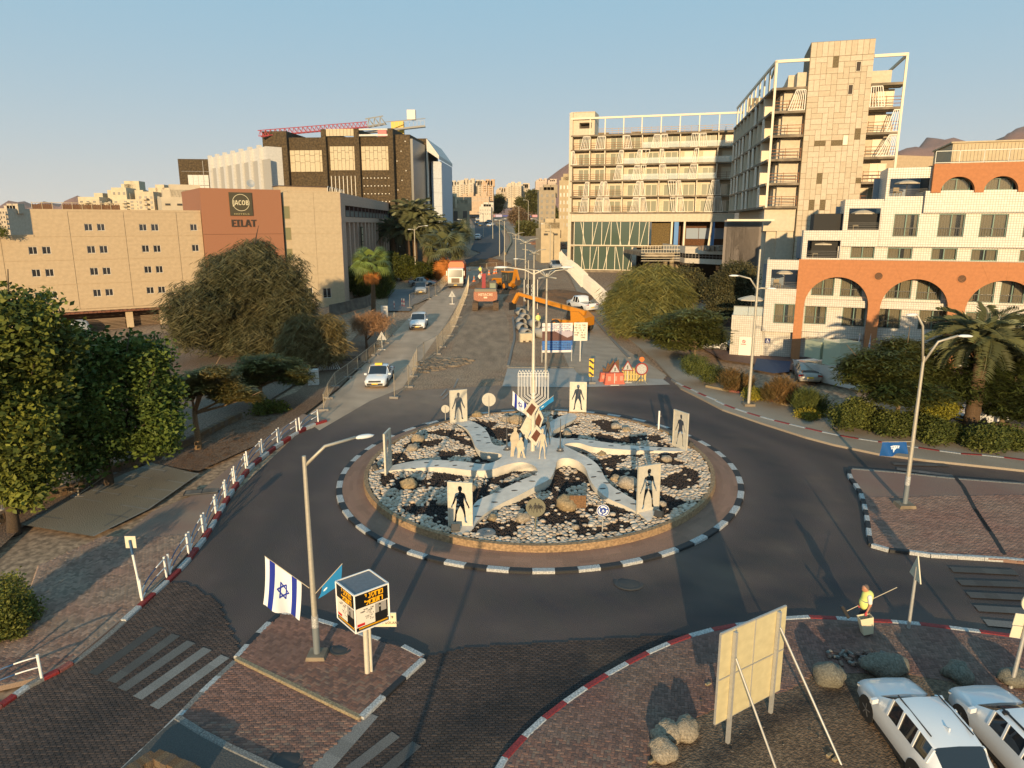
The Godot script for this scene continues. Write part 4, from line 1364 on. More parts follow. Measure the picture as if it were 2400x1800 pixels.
func window(parent: Node3D,r: Rect2,z: float,frame: Material,pane: Material,cols:=2,fw:=0.06,curtain: Material = null,rail:=0.0)->Node3D:
	var s:=st()
	var a:=r.position
	var b:=r.end
	bb(s,a.x,a.x+fw,a.y,b.y,z - 0.03,z+0.05)
	bb(s,b.x - fw,b.x,a.y,b.y,z - 0.03,z+0.05)
	bb(s,a.x+fw,b.x - fw,a.y,a.y+fw,z - 0.03,z+0.05)
	bb(s,a.x+fw,b.x - fw,b.y - fw,b.y,z - 0.03,z+0.05)
	for k in range(1,cols):
		var x:=lerpf(a.x,b.x,float(k)/cols)
		bb(s,x - fw/2,x+fw/2,a.y+fw,b.y - fw,z - 0.025,z+0.045)
	var w:=obj("window",s,frame,parent)
	for k in cols:
		var x0:=lerpf(a.x,b.x,float(k)/cols)
		var x1:=lerpf(a.x,b.x,float(k+1)/cols)
		obj("pane",box(Vector3((x0+x1)/2,(a.y+b.y)/2,z),Vector3(x1 - x0 - fw*0.9,b.y - a.y - fw*1.9,0.015)),pane,w)
	if curtain:
		s = st(true)
		var n:=int((b.x - a.x)/0.05)
		var gap0:=lerpf(a.x,b.x,rng.randf_range(0.3,0.7))
		var gap1:=gap0+rng.randf_range(-0.2,0.5)
		for k in n:
			var x0:=a.x+k*0.05
			if x0>gap0 and x0<gap1:
				continue
			var z0:=z - 0.16+0.035*sin(x0*31.0)
			var z1:=z - 0.16+0.035*sin((x0+0.05)*31.0)
			quad(s,Vector3(x0,a.y,z0),Vector3(x0+0.05,a.y,z1),Vector3(x0+0.05,b.y,z1),Vector3(x0,b.y,z0))
		obj("curtain",s,curtain,w)
	if rail>0.0:
		s = st()
		bb(s,a.x - 0.02,b.x+0.02,a.y+rail,a.y+rail+0.05,z+0.08,z+0.12)
		bb(s,a.x - 0.02,b.x+0.02,a.y+0.04,a.y+0.08,z+0.08,z+0.12)
		for k in 12:
			bb(s,lerpf(a.x,b.x,k/11.0) - 0.01,lerpf(a.x,b.x,k/11.0)+0.01,a.y+0.08,a.y+rail,z+0.09,z+0.11)
		obj("railing",s,mat("dark_rail",Color(0.06,0.06,0.055),0.5),w)
	return w

func grow(r: Rect2,k: float)->Rect2:
	return r.grow(k)

# ---------------------------------------------------------------- the sand coloured hotel on the left
func left_hotel()->void:
	var cream:=mat("cream_render",Color(0.5,0.375,0.235),0.85,"soft",0.35)
	var cream2:=mat("cream_render_pale",Color(0.54,0.42,0.27),0.85,"soft",0.3)
	var brick:=mat("terracotta_render",Color(0.42,0.185,0.1),0.85,"fine",0.7)
	var alu:=mat("alu_frame",Color(0.5,0.46,0.4),0.5)
	var pane:=glass("dark_pane",Color(0.03,0.03,0.033))
	var o:=thing("hotel_building","sand coloured hotel with a terracotta panel, small paired windows and a square sign","hotel",Vector3(-62.07,1,-75.38),0.576)
	var win: Array = rc([15.39,11.94,0.8,0.82,16.66,11.94,0.78,0.82,21.03,11.91,0.81,0.81,22.31,11.89,0.81,0.84,26.66,11.9,0.8,0.82,9.72,9.39,0.82,0.86,11,9.39,0.82,0.87,15.38,9.38,0.82,0.88,16.64,9.37,0.82,0.89,21.07,9.39,0.78,0.86,22.32,9.36,0.8,0.86,26.64,9.38,0.8,0.85,9.73,6.89,0.81,0.87,11,6.89,0.81,0.86,15.39,6.86,0.83,0.89,16.67,6.88,0.83,0.86,21.07,6.9,0.8,0.85,22.33,6.88,0.78,0.87,9.71,4.4,0.85,0.8,11.01,4.39,0.82,0.82,15.43,4.37,0.8,0.86,16.68,4.4,0.81,0.83,21.07,4.42,0.81,0.82,22.34,4.42,0.79,0.84])
	# front wall in storey-high panels with joints
	var us:=[-14.0,-6.0,0.5,7.3,13.9,19.5,25.2,28.0]
	var vs:=[3.0,5.9,8.65,11.3,14.1]
	for i in us.size() - 1:
		for j in vs.size() - 1:
			if us[i]<10.4 and j==3:
				continue
			var r:=Rect2(us[i]+0.02,vs[j]+0.02,us[i+1] - us[i] - 0.04,vs[j+1] - vs[j] - 0.04)
			var s:=st()
			wall(s,r,win,0.0,0.18)
			obj("wall_panel",s,cream,o)
	var s:=st()
	wall(s,Rect2(10.45,11.32,3.43,2.78),win,0.0,0.18)
	obj("wall_panel",s,cream,o)
	s = st()   # what lies behind the joints,roofs and ends
	wall(s,Rect2(-14,3.0,42,8.3),win,-0.06,0.1)
	wall(s,Rect2(10.4,11.3,17.6,2.8),win,-0.06,0.1)
	bb(s,-14,10.35,3.05,11.25,-14,-0.5)
	bb(s,10.43,27.9,3.05,14.05,-14,-0.5)
	bb(s,-14,28,2.75,2.98,-14,0.0)
	bb(s,10.4,28,14.1,14.35,-0.3,0.0)
	bb(s,-14,10.4,11.3,11.55,-0.3,0.0)
	bb(s,10.38,10.42,11.3,14.3,-14,-0.05)
	obj("wall",s,cream,o)
	for r in win:
		window(o,r,-0.12,alu,pane)
	# red roof edge above the open ground floor,piers and dark recess
	s = st()
	for k in 40:
		bb(s,7.0+k*0.45,7.0+k*0.45+0.42,2.55,2.7+0.05*(k % 2),-0.1,0.9)
	var tr:=obj("awning_tiles",s,mat("rust_tile",Color(0.33,0.12,0.06),0.8,"rough",0.6),o)
	tr.set_meta("kind","stuff")
	for u in [7.5,18.9,22.6,25.0]:
		obj("pier",box(Vector3(u,1.0,-0.4),Vector3(0.75,3.5,0.6)),cream2,o)
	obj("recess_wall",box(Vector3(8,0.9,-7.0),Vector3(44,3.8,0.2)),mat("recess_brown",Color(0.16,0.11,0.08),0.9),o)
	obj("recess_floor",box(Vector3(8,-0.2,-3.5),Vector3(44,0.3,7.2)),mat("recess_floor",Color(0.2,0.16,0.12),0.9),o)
	s = st()
	for k in 10:
		bb(s,10.5,18.4,0.1+k*0.17,0.2+k*0.17,-0.35,-0.3)
	for k in 10:
		bb(s,19.3,22.3,0.1+k*0.17,0.2+k*0.17,-1.2,-1.15)
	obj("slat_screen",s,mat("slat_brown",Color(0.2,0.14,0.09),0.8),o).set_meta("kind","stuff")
	# terracotta panel
	var bu0:=28.05
	var bu1:=37.86
	for j in 5:
		s = st()
		bb(s,bu0,bu1,[-1.0,3.0,5.9,8.65,11.45][j]+0.015,[3.0,5.9,8.65,11.45,17.05][j] - 0.015,-13.0,0.5)
		obj("terracotta_panel",s,brick,o)
	# the square sign with a ring and a name,and the town's name below
	var sg:=Node3D.new()
	sg.name = "hotel_sign"
	o.add_child(sg,true)
	obj("board",box(Vector3(32.75,15.17,0.6),Vector3(2.75,2.85,0.14)),mat("sign_brown",Color(0.085,0.07,0.035),0.6,"fine",1.0),sg)
	var pale:=mat("sign_cream",Color(0.62,0.55,0.36),0.6)
	s = st()
	for k in 40:
		var a:=TAU*k/40
		var b:=TAU*(k+1)/40
		for q in [[0.98,1.04]]:
			quad(s,Vector3(32.75+cos(a)*q[1],15.35+sin(a)*q[1],0.69),Vector3(32.75+cos(b)*q[1],15.35+sin(b)*q[1],0.69),Vector3(32.75+cos(b)*q[0],15.35+sin(b)*q[0],0.69),Vector3(32.75+cos(a)*q[0],15.35+sin(a)*q[0],0.69))
	obj("ring",s,pale,sg)
	var t:=obj("letters",text("JACOB",0.58,0.03),pale,sg)
	t.position = Vector3(32.75,15.32,0.69)
	t.scale = Vector3(0.78,1,1)
	t = obj("letters",text("HOTELS",0.2,0.03),mat("sign_ochre",Color(0.3,0.25,0.12),0.6),sg)
	t.position = Vector3(32.75,13.95,0.69)
	t.scale = Vector3(1.9,1,1)
	t = obj("town_name",text("EILAT",0.88,0.12),mat("letter_dark",Color(0.05,0.035,0.025),0.5),o)
	t.position = Vector3(32.9,12.79,0.58)
	t.scale = Vector3(0.95,1,1)
	# right part,set back a little: three tall joints
	var low: Array = rc([40.31,2.72,1.17,1.51,42.88,2.7,1.16,1.36])
	for i in 2:
		for j in 6:
			s = st()
			wall(s,Rect2([39.0,42.3][i]+0.02,[-1.6,3.0,5.9,8.65,11.45,14.3][j]+0.02,[3.26,3.63][i],[4.56,2.86,2.71,2.76,2.81,2.5][j]),low,0.0,0.2)
			obj("wall_panel",s,cream2,o)
	s = st()
	wall(s,Rect2(38.2,-1.6,7.75,18.4),low,-0.05,0.1)
	bb(s,38.2,45.95,-1.6,16.75,-12,-0.5)
	bb(s,38.9,45.98,16.8,17.0,-12,0.03)
	obj("wall",s,cream2,o)
	for r in low:
		window(o,r,-0.15,mat("white_frame",Color(0.7,0.68,0.62),0.5),pane,2)
	for j in 4:   # stair windows in the notch beside the terracotta panel
		window(o,Rect2(38.15,13.4 - j*2.75,0.85,1.6),-0.02,mat("olive_frame",Color(0.3,0.24,0.12),0.6),mat("olive_pane",Color(0.22,0.2,0.1),0.4),1)
	# side along the road
	var sd:=Node3D.new()
	sd.name = "side_wing"
	o.add_child(sd,true)
	sd.global_transform = Transform3D(Basis(Vector3.UP,1.606),Vector3(-23.49,1,-100.43))
	var pink:=mat("pink_render",Color(0.56,0.39,0.29),0.85,"soft",0.35)
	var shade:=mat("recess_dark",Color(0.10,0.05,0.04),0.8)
	s = st()
	bb(s,0,60,15.3,16.9,-11,0.0)
	bb(s,0,60,12.95,13.7,-11,0.02)
	bb(s,0,3.2,-1,15.3,-11,-0.01)
	bb(s,3.2,60,-1,13.0,-11,-1.6)
	bb(s,3.2,60,13.7,15.3,-11,-2.0)
	obj("wall",s,pink,sd)
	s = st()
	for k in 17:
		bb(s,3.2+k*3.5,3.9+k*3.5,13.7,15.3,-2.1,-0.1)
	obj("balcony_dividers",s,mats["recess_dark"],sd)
	for k in 16:
		s = st()
		bb(s,4.0+k*3.5,6.6+k*3.5,14.55,14.62,-0.12,-0.05)
		bb(s,4.0+k*3.5,6.6+k*3.5,13.75,14.5,-0.1,-0.07)
		obj("balcony_rail",s,mat("teal_rail",Color(0.07,0.1,0.1),0.5),sd)
	for k in 16:
		obj("column",box(Vector3(6.3+k*3.5,6.4,-0.8),Vector3(0.9,13.2,1.5)),pink,sd)
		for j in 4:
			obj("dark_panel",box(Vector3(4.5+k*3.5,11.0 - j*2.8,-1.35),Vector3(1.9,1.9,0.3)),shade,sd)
	var vs2:=thing("vertical_sign","small dark vertical sign board on the hotel's column facing the road","sign",Vector3.ZERO)
	vs2.transform = sd.global_transform*Transform3D(Basis(),Vector3(14.2,10.5,0.3))
	obj("board",box(Vector3.ZERO,Vector3(1.5,3.6,0.2)),mats["sign_brown"],vs2)
	for k in 3:
		obj("letters",text(["H","O","T"][k],0.9,0.04),pale,vs2).position = Vector3(0,1.1 - k*1.1,0.11)
	# things on the roofs
	var ro:=thing("roof_room","low tan plant room standing on the hotel roof behind the terracotta panel","plant room",o.to_global(Vector3(47,16.9,-8)),o.rotation.y)
	bb(s,0,0.01,0,0.01,0,0.01)
	s = st()
	bb(s,-7,0,-0.2,1.0,-3,0)
	obj("wall",s,cream,ro)
	s = st()
	bb(s,-7.1,0.1,1.0,1.12,-3.1,0.1)
	obj("roof",s,mat("dark_roof",Color(0.08,0.05,0.04),0.7),ro)
	var fence:=thing("roof_reed_screen","reddish reed screen with posts on the hotel's roof edge","screen",o.to_global(Vector3(10.6,14.3,-1.0)),o.rotation.y)
	for k in 9:
		if k != 2:
			s = st()
			for q in 11:
				bb(s,k*0.97+q*0.088,k*0.97+q*0.088+0.08,0.0,0.62+0.05*sin(q*2.1+k),-0.03,0.03*(q % 2))
			obj("reed_panel",s,mat("reed",Color(0.3,0.14,0.06),0.9,"rough",1.0),fence)
		obj("post",box(Vector3(k*0.97,0.4,0.06),Vector3(0.06,0.9,0.06)),cream2,fence)
	obj("rail",box(Vector3(4.4,0.78,0.06),Vector3(8.8,0.05,0.05)),cream2,fence)
	var rr:=thing("roof_railing","curved white pipe railing on the roof edge of the hotel's road side","railing",sd.global_transform*Vector3(4,16.9,-2.5),sd.global_rotation.y)
	s = st()
	for k in 8:
		path_tube(s,[Vector3(k*1.6,0,0),Vector3(k*1.6,0.7,0),Vector3(k*1.6+0.3,1.0,0),Vector3(k*1.6+0.9,1.0,0)],[0.04,0.04,0.04,0.04],6)
	obj("pipes",s,mat("pipe_white",Color(0.7,0.66,0.58),0.5),rr)
	var an:=thing("roof_antenna","thin television antenna standing on the left hotel roof","antenna",o.to_global(Vector3(29.5,17.0,-4)),o.rotation.y)
	s = st()
	tube(s,Vector3.ZERO,Vector3(0,3.6,0),0.03,0.02,6)
	bar(s,Vector3(-2.6,2.2,0),Vector3(1.2,2.3,0),0.03)
	for k in 8:
		bar(s,Vector3(-2.4+k*0.4,2.22,-0.3),Vector3(-2.4+k*0.4,2.22,0.3),0.015)
	bar(s,Vector3(-0.4,1.0,0),Vector3(2.2,1.05,0),0.025)
	obj("mast",s,mat("galvanised",Color(0.5,0.49,0.46),0.45,"soft",1.0,0.4),an)
	var di:=thing("satellite_dish","grey satellite dish on the roof behind the terracotta panel","satellite dish",o.to_global(Vector3(34.5,17.0,-1)),o.rotation.y)
	s = st()
	lathe(s,[[0.02,0.0],[0.25,0.03],[0.5,0.14],[0.52,0.14]],16,Transform3D(Basis(Vector3.RIGHT,1.2),Vector3(0,0.75,0)))
	bar(s,Vector3(0,0,-0.1),Vector3(0,0.7,-0.05),0.06)
	obj("dish",s,mats["galvanised"],di)
	# tanks at the open ground floor
	var tank:=thing("gas_tank","big white rounded tank before the hotel's open ground floor","tank",o.to_global(Vector3(10.0,-0.6,1.5)),o.rotation.y)
	s = st()
	lathe(s,[[0.0,-1.3],[0.8,-1.2],[1.05,-0.9],[1.05,0.9],[0.8,1.2],[0.0,1.3]],18,Transform3D(Basis(Vector3.BACK,PI/2),Vector3(0,1.6,0)))
	obj("shell",s,mat("tank_white",Color(0.6,0.58,0.54),0.5,"soft",0.6),tank)
	dup(tank,"white rounded tank right of the bigger one before the hotel",o.to_global(Vector3(13.2,-0.7,1.3)),o.rotation.y+0.3)
	var rw:=thing("retaining_wall","stained grey concrete wall below the hotel's open ground floor","wall",o.to_global(Vector3(0,-1.9,2.6)),o.rotation.y)
	for k in 8:
		obj("wall_panel",box(Vector3(12.0+k*2.5,0.5,0),Vector3(2.48,2.4,0.25)),mat("grey_concrete",Color(0.27,0.23,0.19),0.9,"stain",0.3),rw)
	var gw:=thing("grey_yard_wall","plain grey rendered wall running from the hotel corner towards the roadworks","wall",Vector3(-23.31,2.22,-90.55))
	var wl:=z3([-23.22,2.2,-90.18,-21.87,2.33,-92.3,-20.83,2.49,-94.97,-19.84,2.6,-96.95,-19.48,2.74,-99.52])
	for k in 4:
		s = st()
		var a: Vector3 = wl[k] - gw.position
		var b: Vector3 = wl[k+1] - gw.position
		quad(s,a,b,b+Vector3(0,1.5,0),a+Vector3(0,1.5,0))
		quad(s,a+Vector3(0,1.5,0),b+Vector3(0,1.5,0),b+Vector3(0,1.5,-0.25),a+Vector3(0,1.5,-0.25))
		obj("wall_panel",s,mats["grey_concrete"],gw)

# ---------------------------------------------------------------- the dark building under construction and its crane
func dark_block()->void:
	var brown:=mat("black_brown_render",Color(0.13,0.088,0.042),0.9,"rough",0.12)
	var clad:=mat("pale_cladding",Color(0.56,0.47,0.32),0.8,"soft",0.3)
	var white:=mat("white_cladding",Color(0.62,0.6,0.56),0.7,"soft",0.3)
	var o:=thing("dark_building","unfinished dark brown building with pale cladding panels and pillars behind the hotel","building",Vector3(-55.89,6,-153.05),-0.087)
	var pr: Array = rc([10.42,18.14,7.27,4.25,18.83,18.39,5.58,4.7,25.38,18.35,5.92,4.69])
	var top: float = 24.883
	var tall: float = 26.331
	var ed: Array = [5.20,10.28,17.45,18.38,24.21,25.23,31.16,32.23,35.26]
	var s:=st()
	bb(s,ed[1],ed[6],-3,top,-14,-0.5)
	obj("wall",s,brown,o)
	for q in [[ed[0],ed[1],tall - 0.3],[ed[2],ed[3],tall],[ed[4],ed[5],tall],[ed[6],ed[7],tall]]:
		s = st()
		bb(s,q[0],q[1],-3,q[2],-13.0,0.6)
		obj("pillar",s,brown,o)
	s = st()
	bb(s,ed[7]+0.05,ed[8],-3,tall - 1.0,-20,-1.2)
	obj("corner_wall",s,mat("black_brown_light",Color(0.16,0.11,0.055),0.9,"rough",0.12),o)
	s = st()
	bb(s,ed[8] - 0.02,ed[8]+0.5,-3,tall - 1.8,-19,-1.4)
	obj("corner_wall",s,mat("dark_glass_wall",Color(0.03,0.03,0.03),0.3),o)
	for r in pr:
		var n:=7
		for i in n:
			for j in 3:
				var sp: float = [0.0,0.42,0.75,1.0][j]+(0.07 if i % 2 else 0.0)*(1 if j in [1,2] else 0)
				var sp1: float = [0.0,0.42,0.75,1.0][j+1]+(0.07 if i % 2 else 0.0)*(1 if j+1 in [1,2] else 0)
				obj("cladding_panel",box(Vector3(r.position.x+(i+0.5)*r.size.x/n,r.position.y+(sp+sp1)/2*r.size.y,-0.38),Vector3(r.size.x/n - 0.06,(sp1 - sp)*r.size.y - 0.06,0.22)),clad,o)
	# pale band between pillars at the top,white coping
	for k in 8:
		obj("cladding_panel",box(Vector3(lerpf(ed[3],ed[4],(k+0.5)/8),(top+tall)/2+0.1,0.0),Vector3((ed[4] - ed[3])/8 - 0.05,tall - top - 0.1,0.4)),clad,o)
	s = st()
	bb(s,ed[5],ed[6],top+0.05,top+0.4,-0.5,0.3)
	bb(s,ed[5],ed[6],tall - 0.25,tall,-0.3,0.3)
	obj("coping",s,white,o)
	s = st()   # brackets and rails waiting for more panels
	for i in 8:
		for j in 6:
			bb(s,lerpf(ed[5],ed[6],(i+0.5)/8),lerpf(ed[5],ed[6],(i+0.5)/8)+0.18,9.0+j*1.55,9.18+j*1.55,-0.5,-0.2)
	for i in 12:
		bb(s,ed[7]+0.2+0.9*(i % 3),ed[7]+0.36+0.9*(i % 3),3.0+i*1.9,3.2+i*1.9,-1.2,-1.0)
	for i in 7:
		bb(s,lerpf(ed[3],ed[4],(i+0.5)/7),lerpf(ed[3],ed[4],(i+0.5)/7)+0.1,11.0,17.3,-0.5,-0.3)
	obj("brackets",s,mat("bracket_white",Color(0.75,0.7,0.6),0.6),o).set_meta("kind","stuff")
	for i in 5:
		for j in 3:
			obj("foil_panel",box(Vector3(ed[0]+1.0+i*1.05,10.2+j*2.0,0.72),Vector3(1.0,1.94,0.1)),white,o)
	# receding white wing to the left,then the foil wrapped end
	var w:=thing("white_finned_wing","long white finned wing running back from the dark building","building wing",Vector3(-71.8,3,-176),-0.866)
	s = st()
	bb(s,0,34.7,-3,25.9,-8,0)
	obj("wall",s,white,w)
	for k in 7:
		obj("fin",box(Vector3(2.0+k*5.0,11.4,0.35),Vector3(1.1,29.8,0.7)),white,w)
		obj("mesh_panel",box(Vector3(4.6+k*5.0,10.4,0.1),Vector3(3.8,26.0,0.2)),mat("white_mesh",Color(0.52,0.49,0.44),0.8,"fine",1.0),w)
	var eb:=thing("foil_end_block","brown end block with foil squares at the far left of the finned wing","building",Vector3(-80.09,21.86,-178)*Vector3(1,0,1),0.12)
	s = st()
	bb(s,0,7.0,0,28.9,-10,0)
	obj("wall",s,brown,eb)
	for i in 4:
		for j in 8:
			obj("foil_panel",box(Vector3(2.6+i*1.2,6.5+j*2.5,0.1),Vector3(1.15,2.4,0.2)),white,eb)
	# blue-white right mass with printed foil
	var b:=thing("foil_wrapped_building","tall building wrapped in bluish white panels right of the dark building","building",Vector3(-21.6,32.05,-165) - Vector3(0,26,0),-0.05)
	var bw:=mat("blue_white_panel",Color(0.5,0.54,0.6),0.6,"soft",0.3)
	s = st()
	bb(s,0,2.8,-4,26,-16,0)
	obj("wall",s,mat("dark_glass_wall",Color(0.03,0.03,0.03),0.3),b)
	s = st()
	bb(s,0.0,2.9,22.5,26.0,-0.3,0.4)
	obj("lintel",s,brown,b)
	for i in 2:
		for j in 12:
			obj("foil_panel",box(Vector3(0.75+i*1.3,-2.5+j*2.1,0.15),Vector3(1.26,2.05,0.2)),bw,b)
	s = st()
	bb(s,2.7,3.0,-4,23.5,-0.2,0.6)
	obj("post",s,mat("bracket_white",Color(0.75,0.7,0.6),0.6),b)
	s = st()
	bb(s,3.0,5.4,-4,21.5,-22,-4)
	obj("wall",s,bw,b)
	for j in 8:
		obj("wall_panel",box(Vector3(4.2,-2.4+j*3.1,-3.9),Vector3(2.3,3.05,0.2)),bw,b)
	s = st()
	prism(s,[Vector2(2.8,23.4),Vector2(5.5,21.6),Vector2(5.5,22.4),Vector2(2.8,26.0)],-22,0.5)
	obj("roof",s,white,b)
	# tower crane
	var z:=-175.0
	var c:=thing("tower_crane","red and grey tower crane with a yellow counterweight above the dark building","crane",Vector3(-31.59,34.26,-175) - Vector3(0,34,0))
	var base:=c.position
	var red:=mat("crane_red",Color(0.5,0.08,0.08),0.5)
	var grey:=mat("crane_grey",Color(0.35,0.33,0.29),0.5)
	var tip:=Vector3(-50.56,30.81,-150) - base
	var mid:=Vector3(-32.97,35.39,-172) - base
	var root:=Vector3(-29.48,36.45,-175) - base
	var tail:=Vector3(-21.02,37.69,-182) - base
	s = st()
	lattice(s,tip,mid,1.3)
	obj("jib",s,red,c)
	s = st()
	lattice(s,mid,root,2.0)
	bar(s,root+Vector3(0,0.4,0),tail+Vector3(0,0.9,0),0.16)
	for e in [0.0,1.4]:
		bar(s,root - Vector3(6,2.2,0)+Vector3(0,0,e),tail+Vector3(0,-1.0,e),0.4)
	for k in 9:
		bar(s,tail+Vector3(-k*0.9,-0.9,1.4),tail+Vector3(-k*0.9,0.2,1.4),0.06)
	bar(s,tail+Vector3(0,0.2,1.4),tail+Vector3(-7.2,0.1,1.4),0.06)
	obj("counter_jib",s,grey,c)
	s = st()
	bx(s,tail+Vector3(-6.6,-2.2,0.6),Vector3(3.0,4.6,1.6))
	obj("counterweight",s,mat("crane_yellow",Color(0.6,0.36,0.02),0.5),c)
	s = st()
	bx(s,tail+Vector3(-3.2,1.6,0.6),Vector3(2.0,2.2,1.6))
	obj("winch_house",s,mat("crane_white",Color(0.6,0.55,0.48),0.5),c)
	s = st()
	lattice(s,Vector3(0,-30,0),Vector3(0,33,0),2.0)
	bx(s,Vector3(1.5,33.6,0.5),Vector3(2.0,2.0,2.0))
	obj("mast",s,red,c)

func lattice(s: SurfaceTool,a: Vector3,b: Vector3,w: float)->void:
	var d:=(b - a).normalized()
	var x:=Vector3.BACK if absf(d.y)<0.7 else Vector3.RIGHT
	var y:=x.cross(d).normalized()
	var n:=int(a.distance_to(b)/(w*0.9))+1
	var c:=[a - x*w*0.5,a+x*w*0.5,a+y*w*0.9]
	for p in c:
		bar(s,p,p+(b - a),w*0.12)
	for k in n:
		var p0:=(b - a)*(float(k)/n)
		var p1:=(b - a)*(float(k+1)/n)
		var pm:=(p0+p1)*0.5
		bar(s,c[0]+p0,c[2]+pm,w*0.06)
		bar(s,c[2]+pm,c[0]+p1,w*0.06)
		bar(s,c[1]+p0,c[2]+pm,w*0.06)
		bar(s,c[2]+pm,c[1]+p1,w*0.06)
		bar(s,c[0]+p0,c[1]+p1,w*0.06)


# ---------------------------------------------------------------- the pale hotel under construction
func railing_boards(s: SurfaceTool,u0: float,u1: float,v: float,z: float)->void:
	for k in 3:
		bb(s,u0,u1,v+0.3+k*0.35,v+0.37+k*0.35,z,z+0.03)
	var n:=maxi(2,int((u1 - u0)/1.1))
	for k in n+1:
		bb(s,lerpf(u0,u1,float(k)/n) - 0.03,lerpf(u0,u1,float(k)/n)+0.03,v,v+1.15,z - 0.03,z)

func sunscreen(parent: Node3D,a0: float,a1: float,b0: float,b1: float,v0: float,v1: float,z: float)->void:
	var s:=st()
	var w:=0.09
	bar(s,Vector3(a0,v1,z),Vector3(a1,v1,z),w)
	bar(s,Vector3(b0,v0,z),Vector3(b1,v0,z),w)
	bar(s,Vector3(a0,v1,z),Vector3(b0,v0,z),w)
	bar(s,Vector3(a1,v1,z),Vector3(b1,v0,z),w)
	var n:=maxi(2,int((b1 - b0)/0.28))
	for k in range(1,n):
		var t:=float(k)/n
		bar(s,Vector3(lerpf(a0,a1,t),v1,z),Vector3(lerpf(b0,b1,t),v0,z),0.07)
	obj("sunscreen",s,mats["screen_white"],parent)

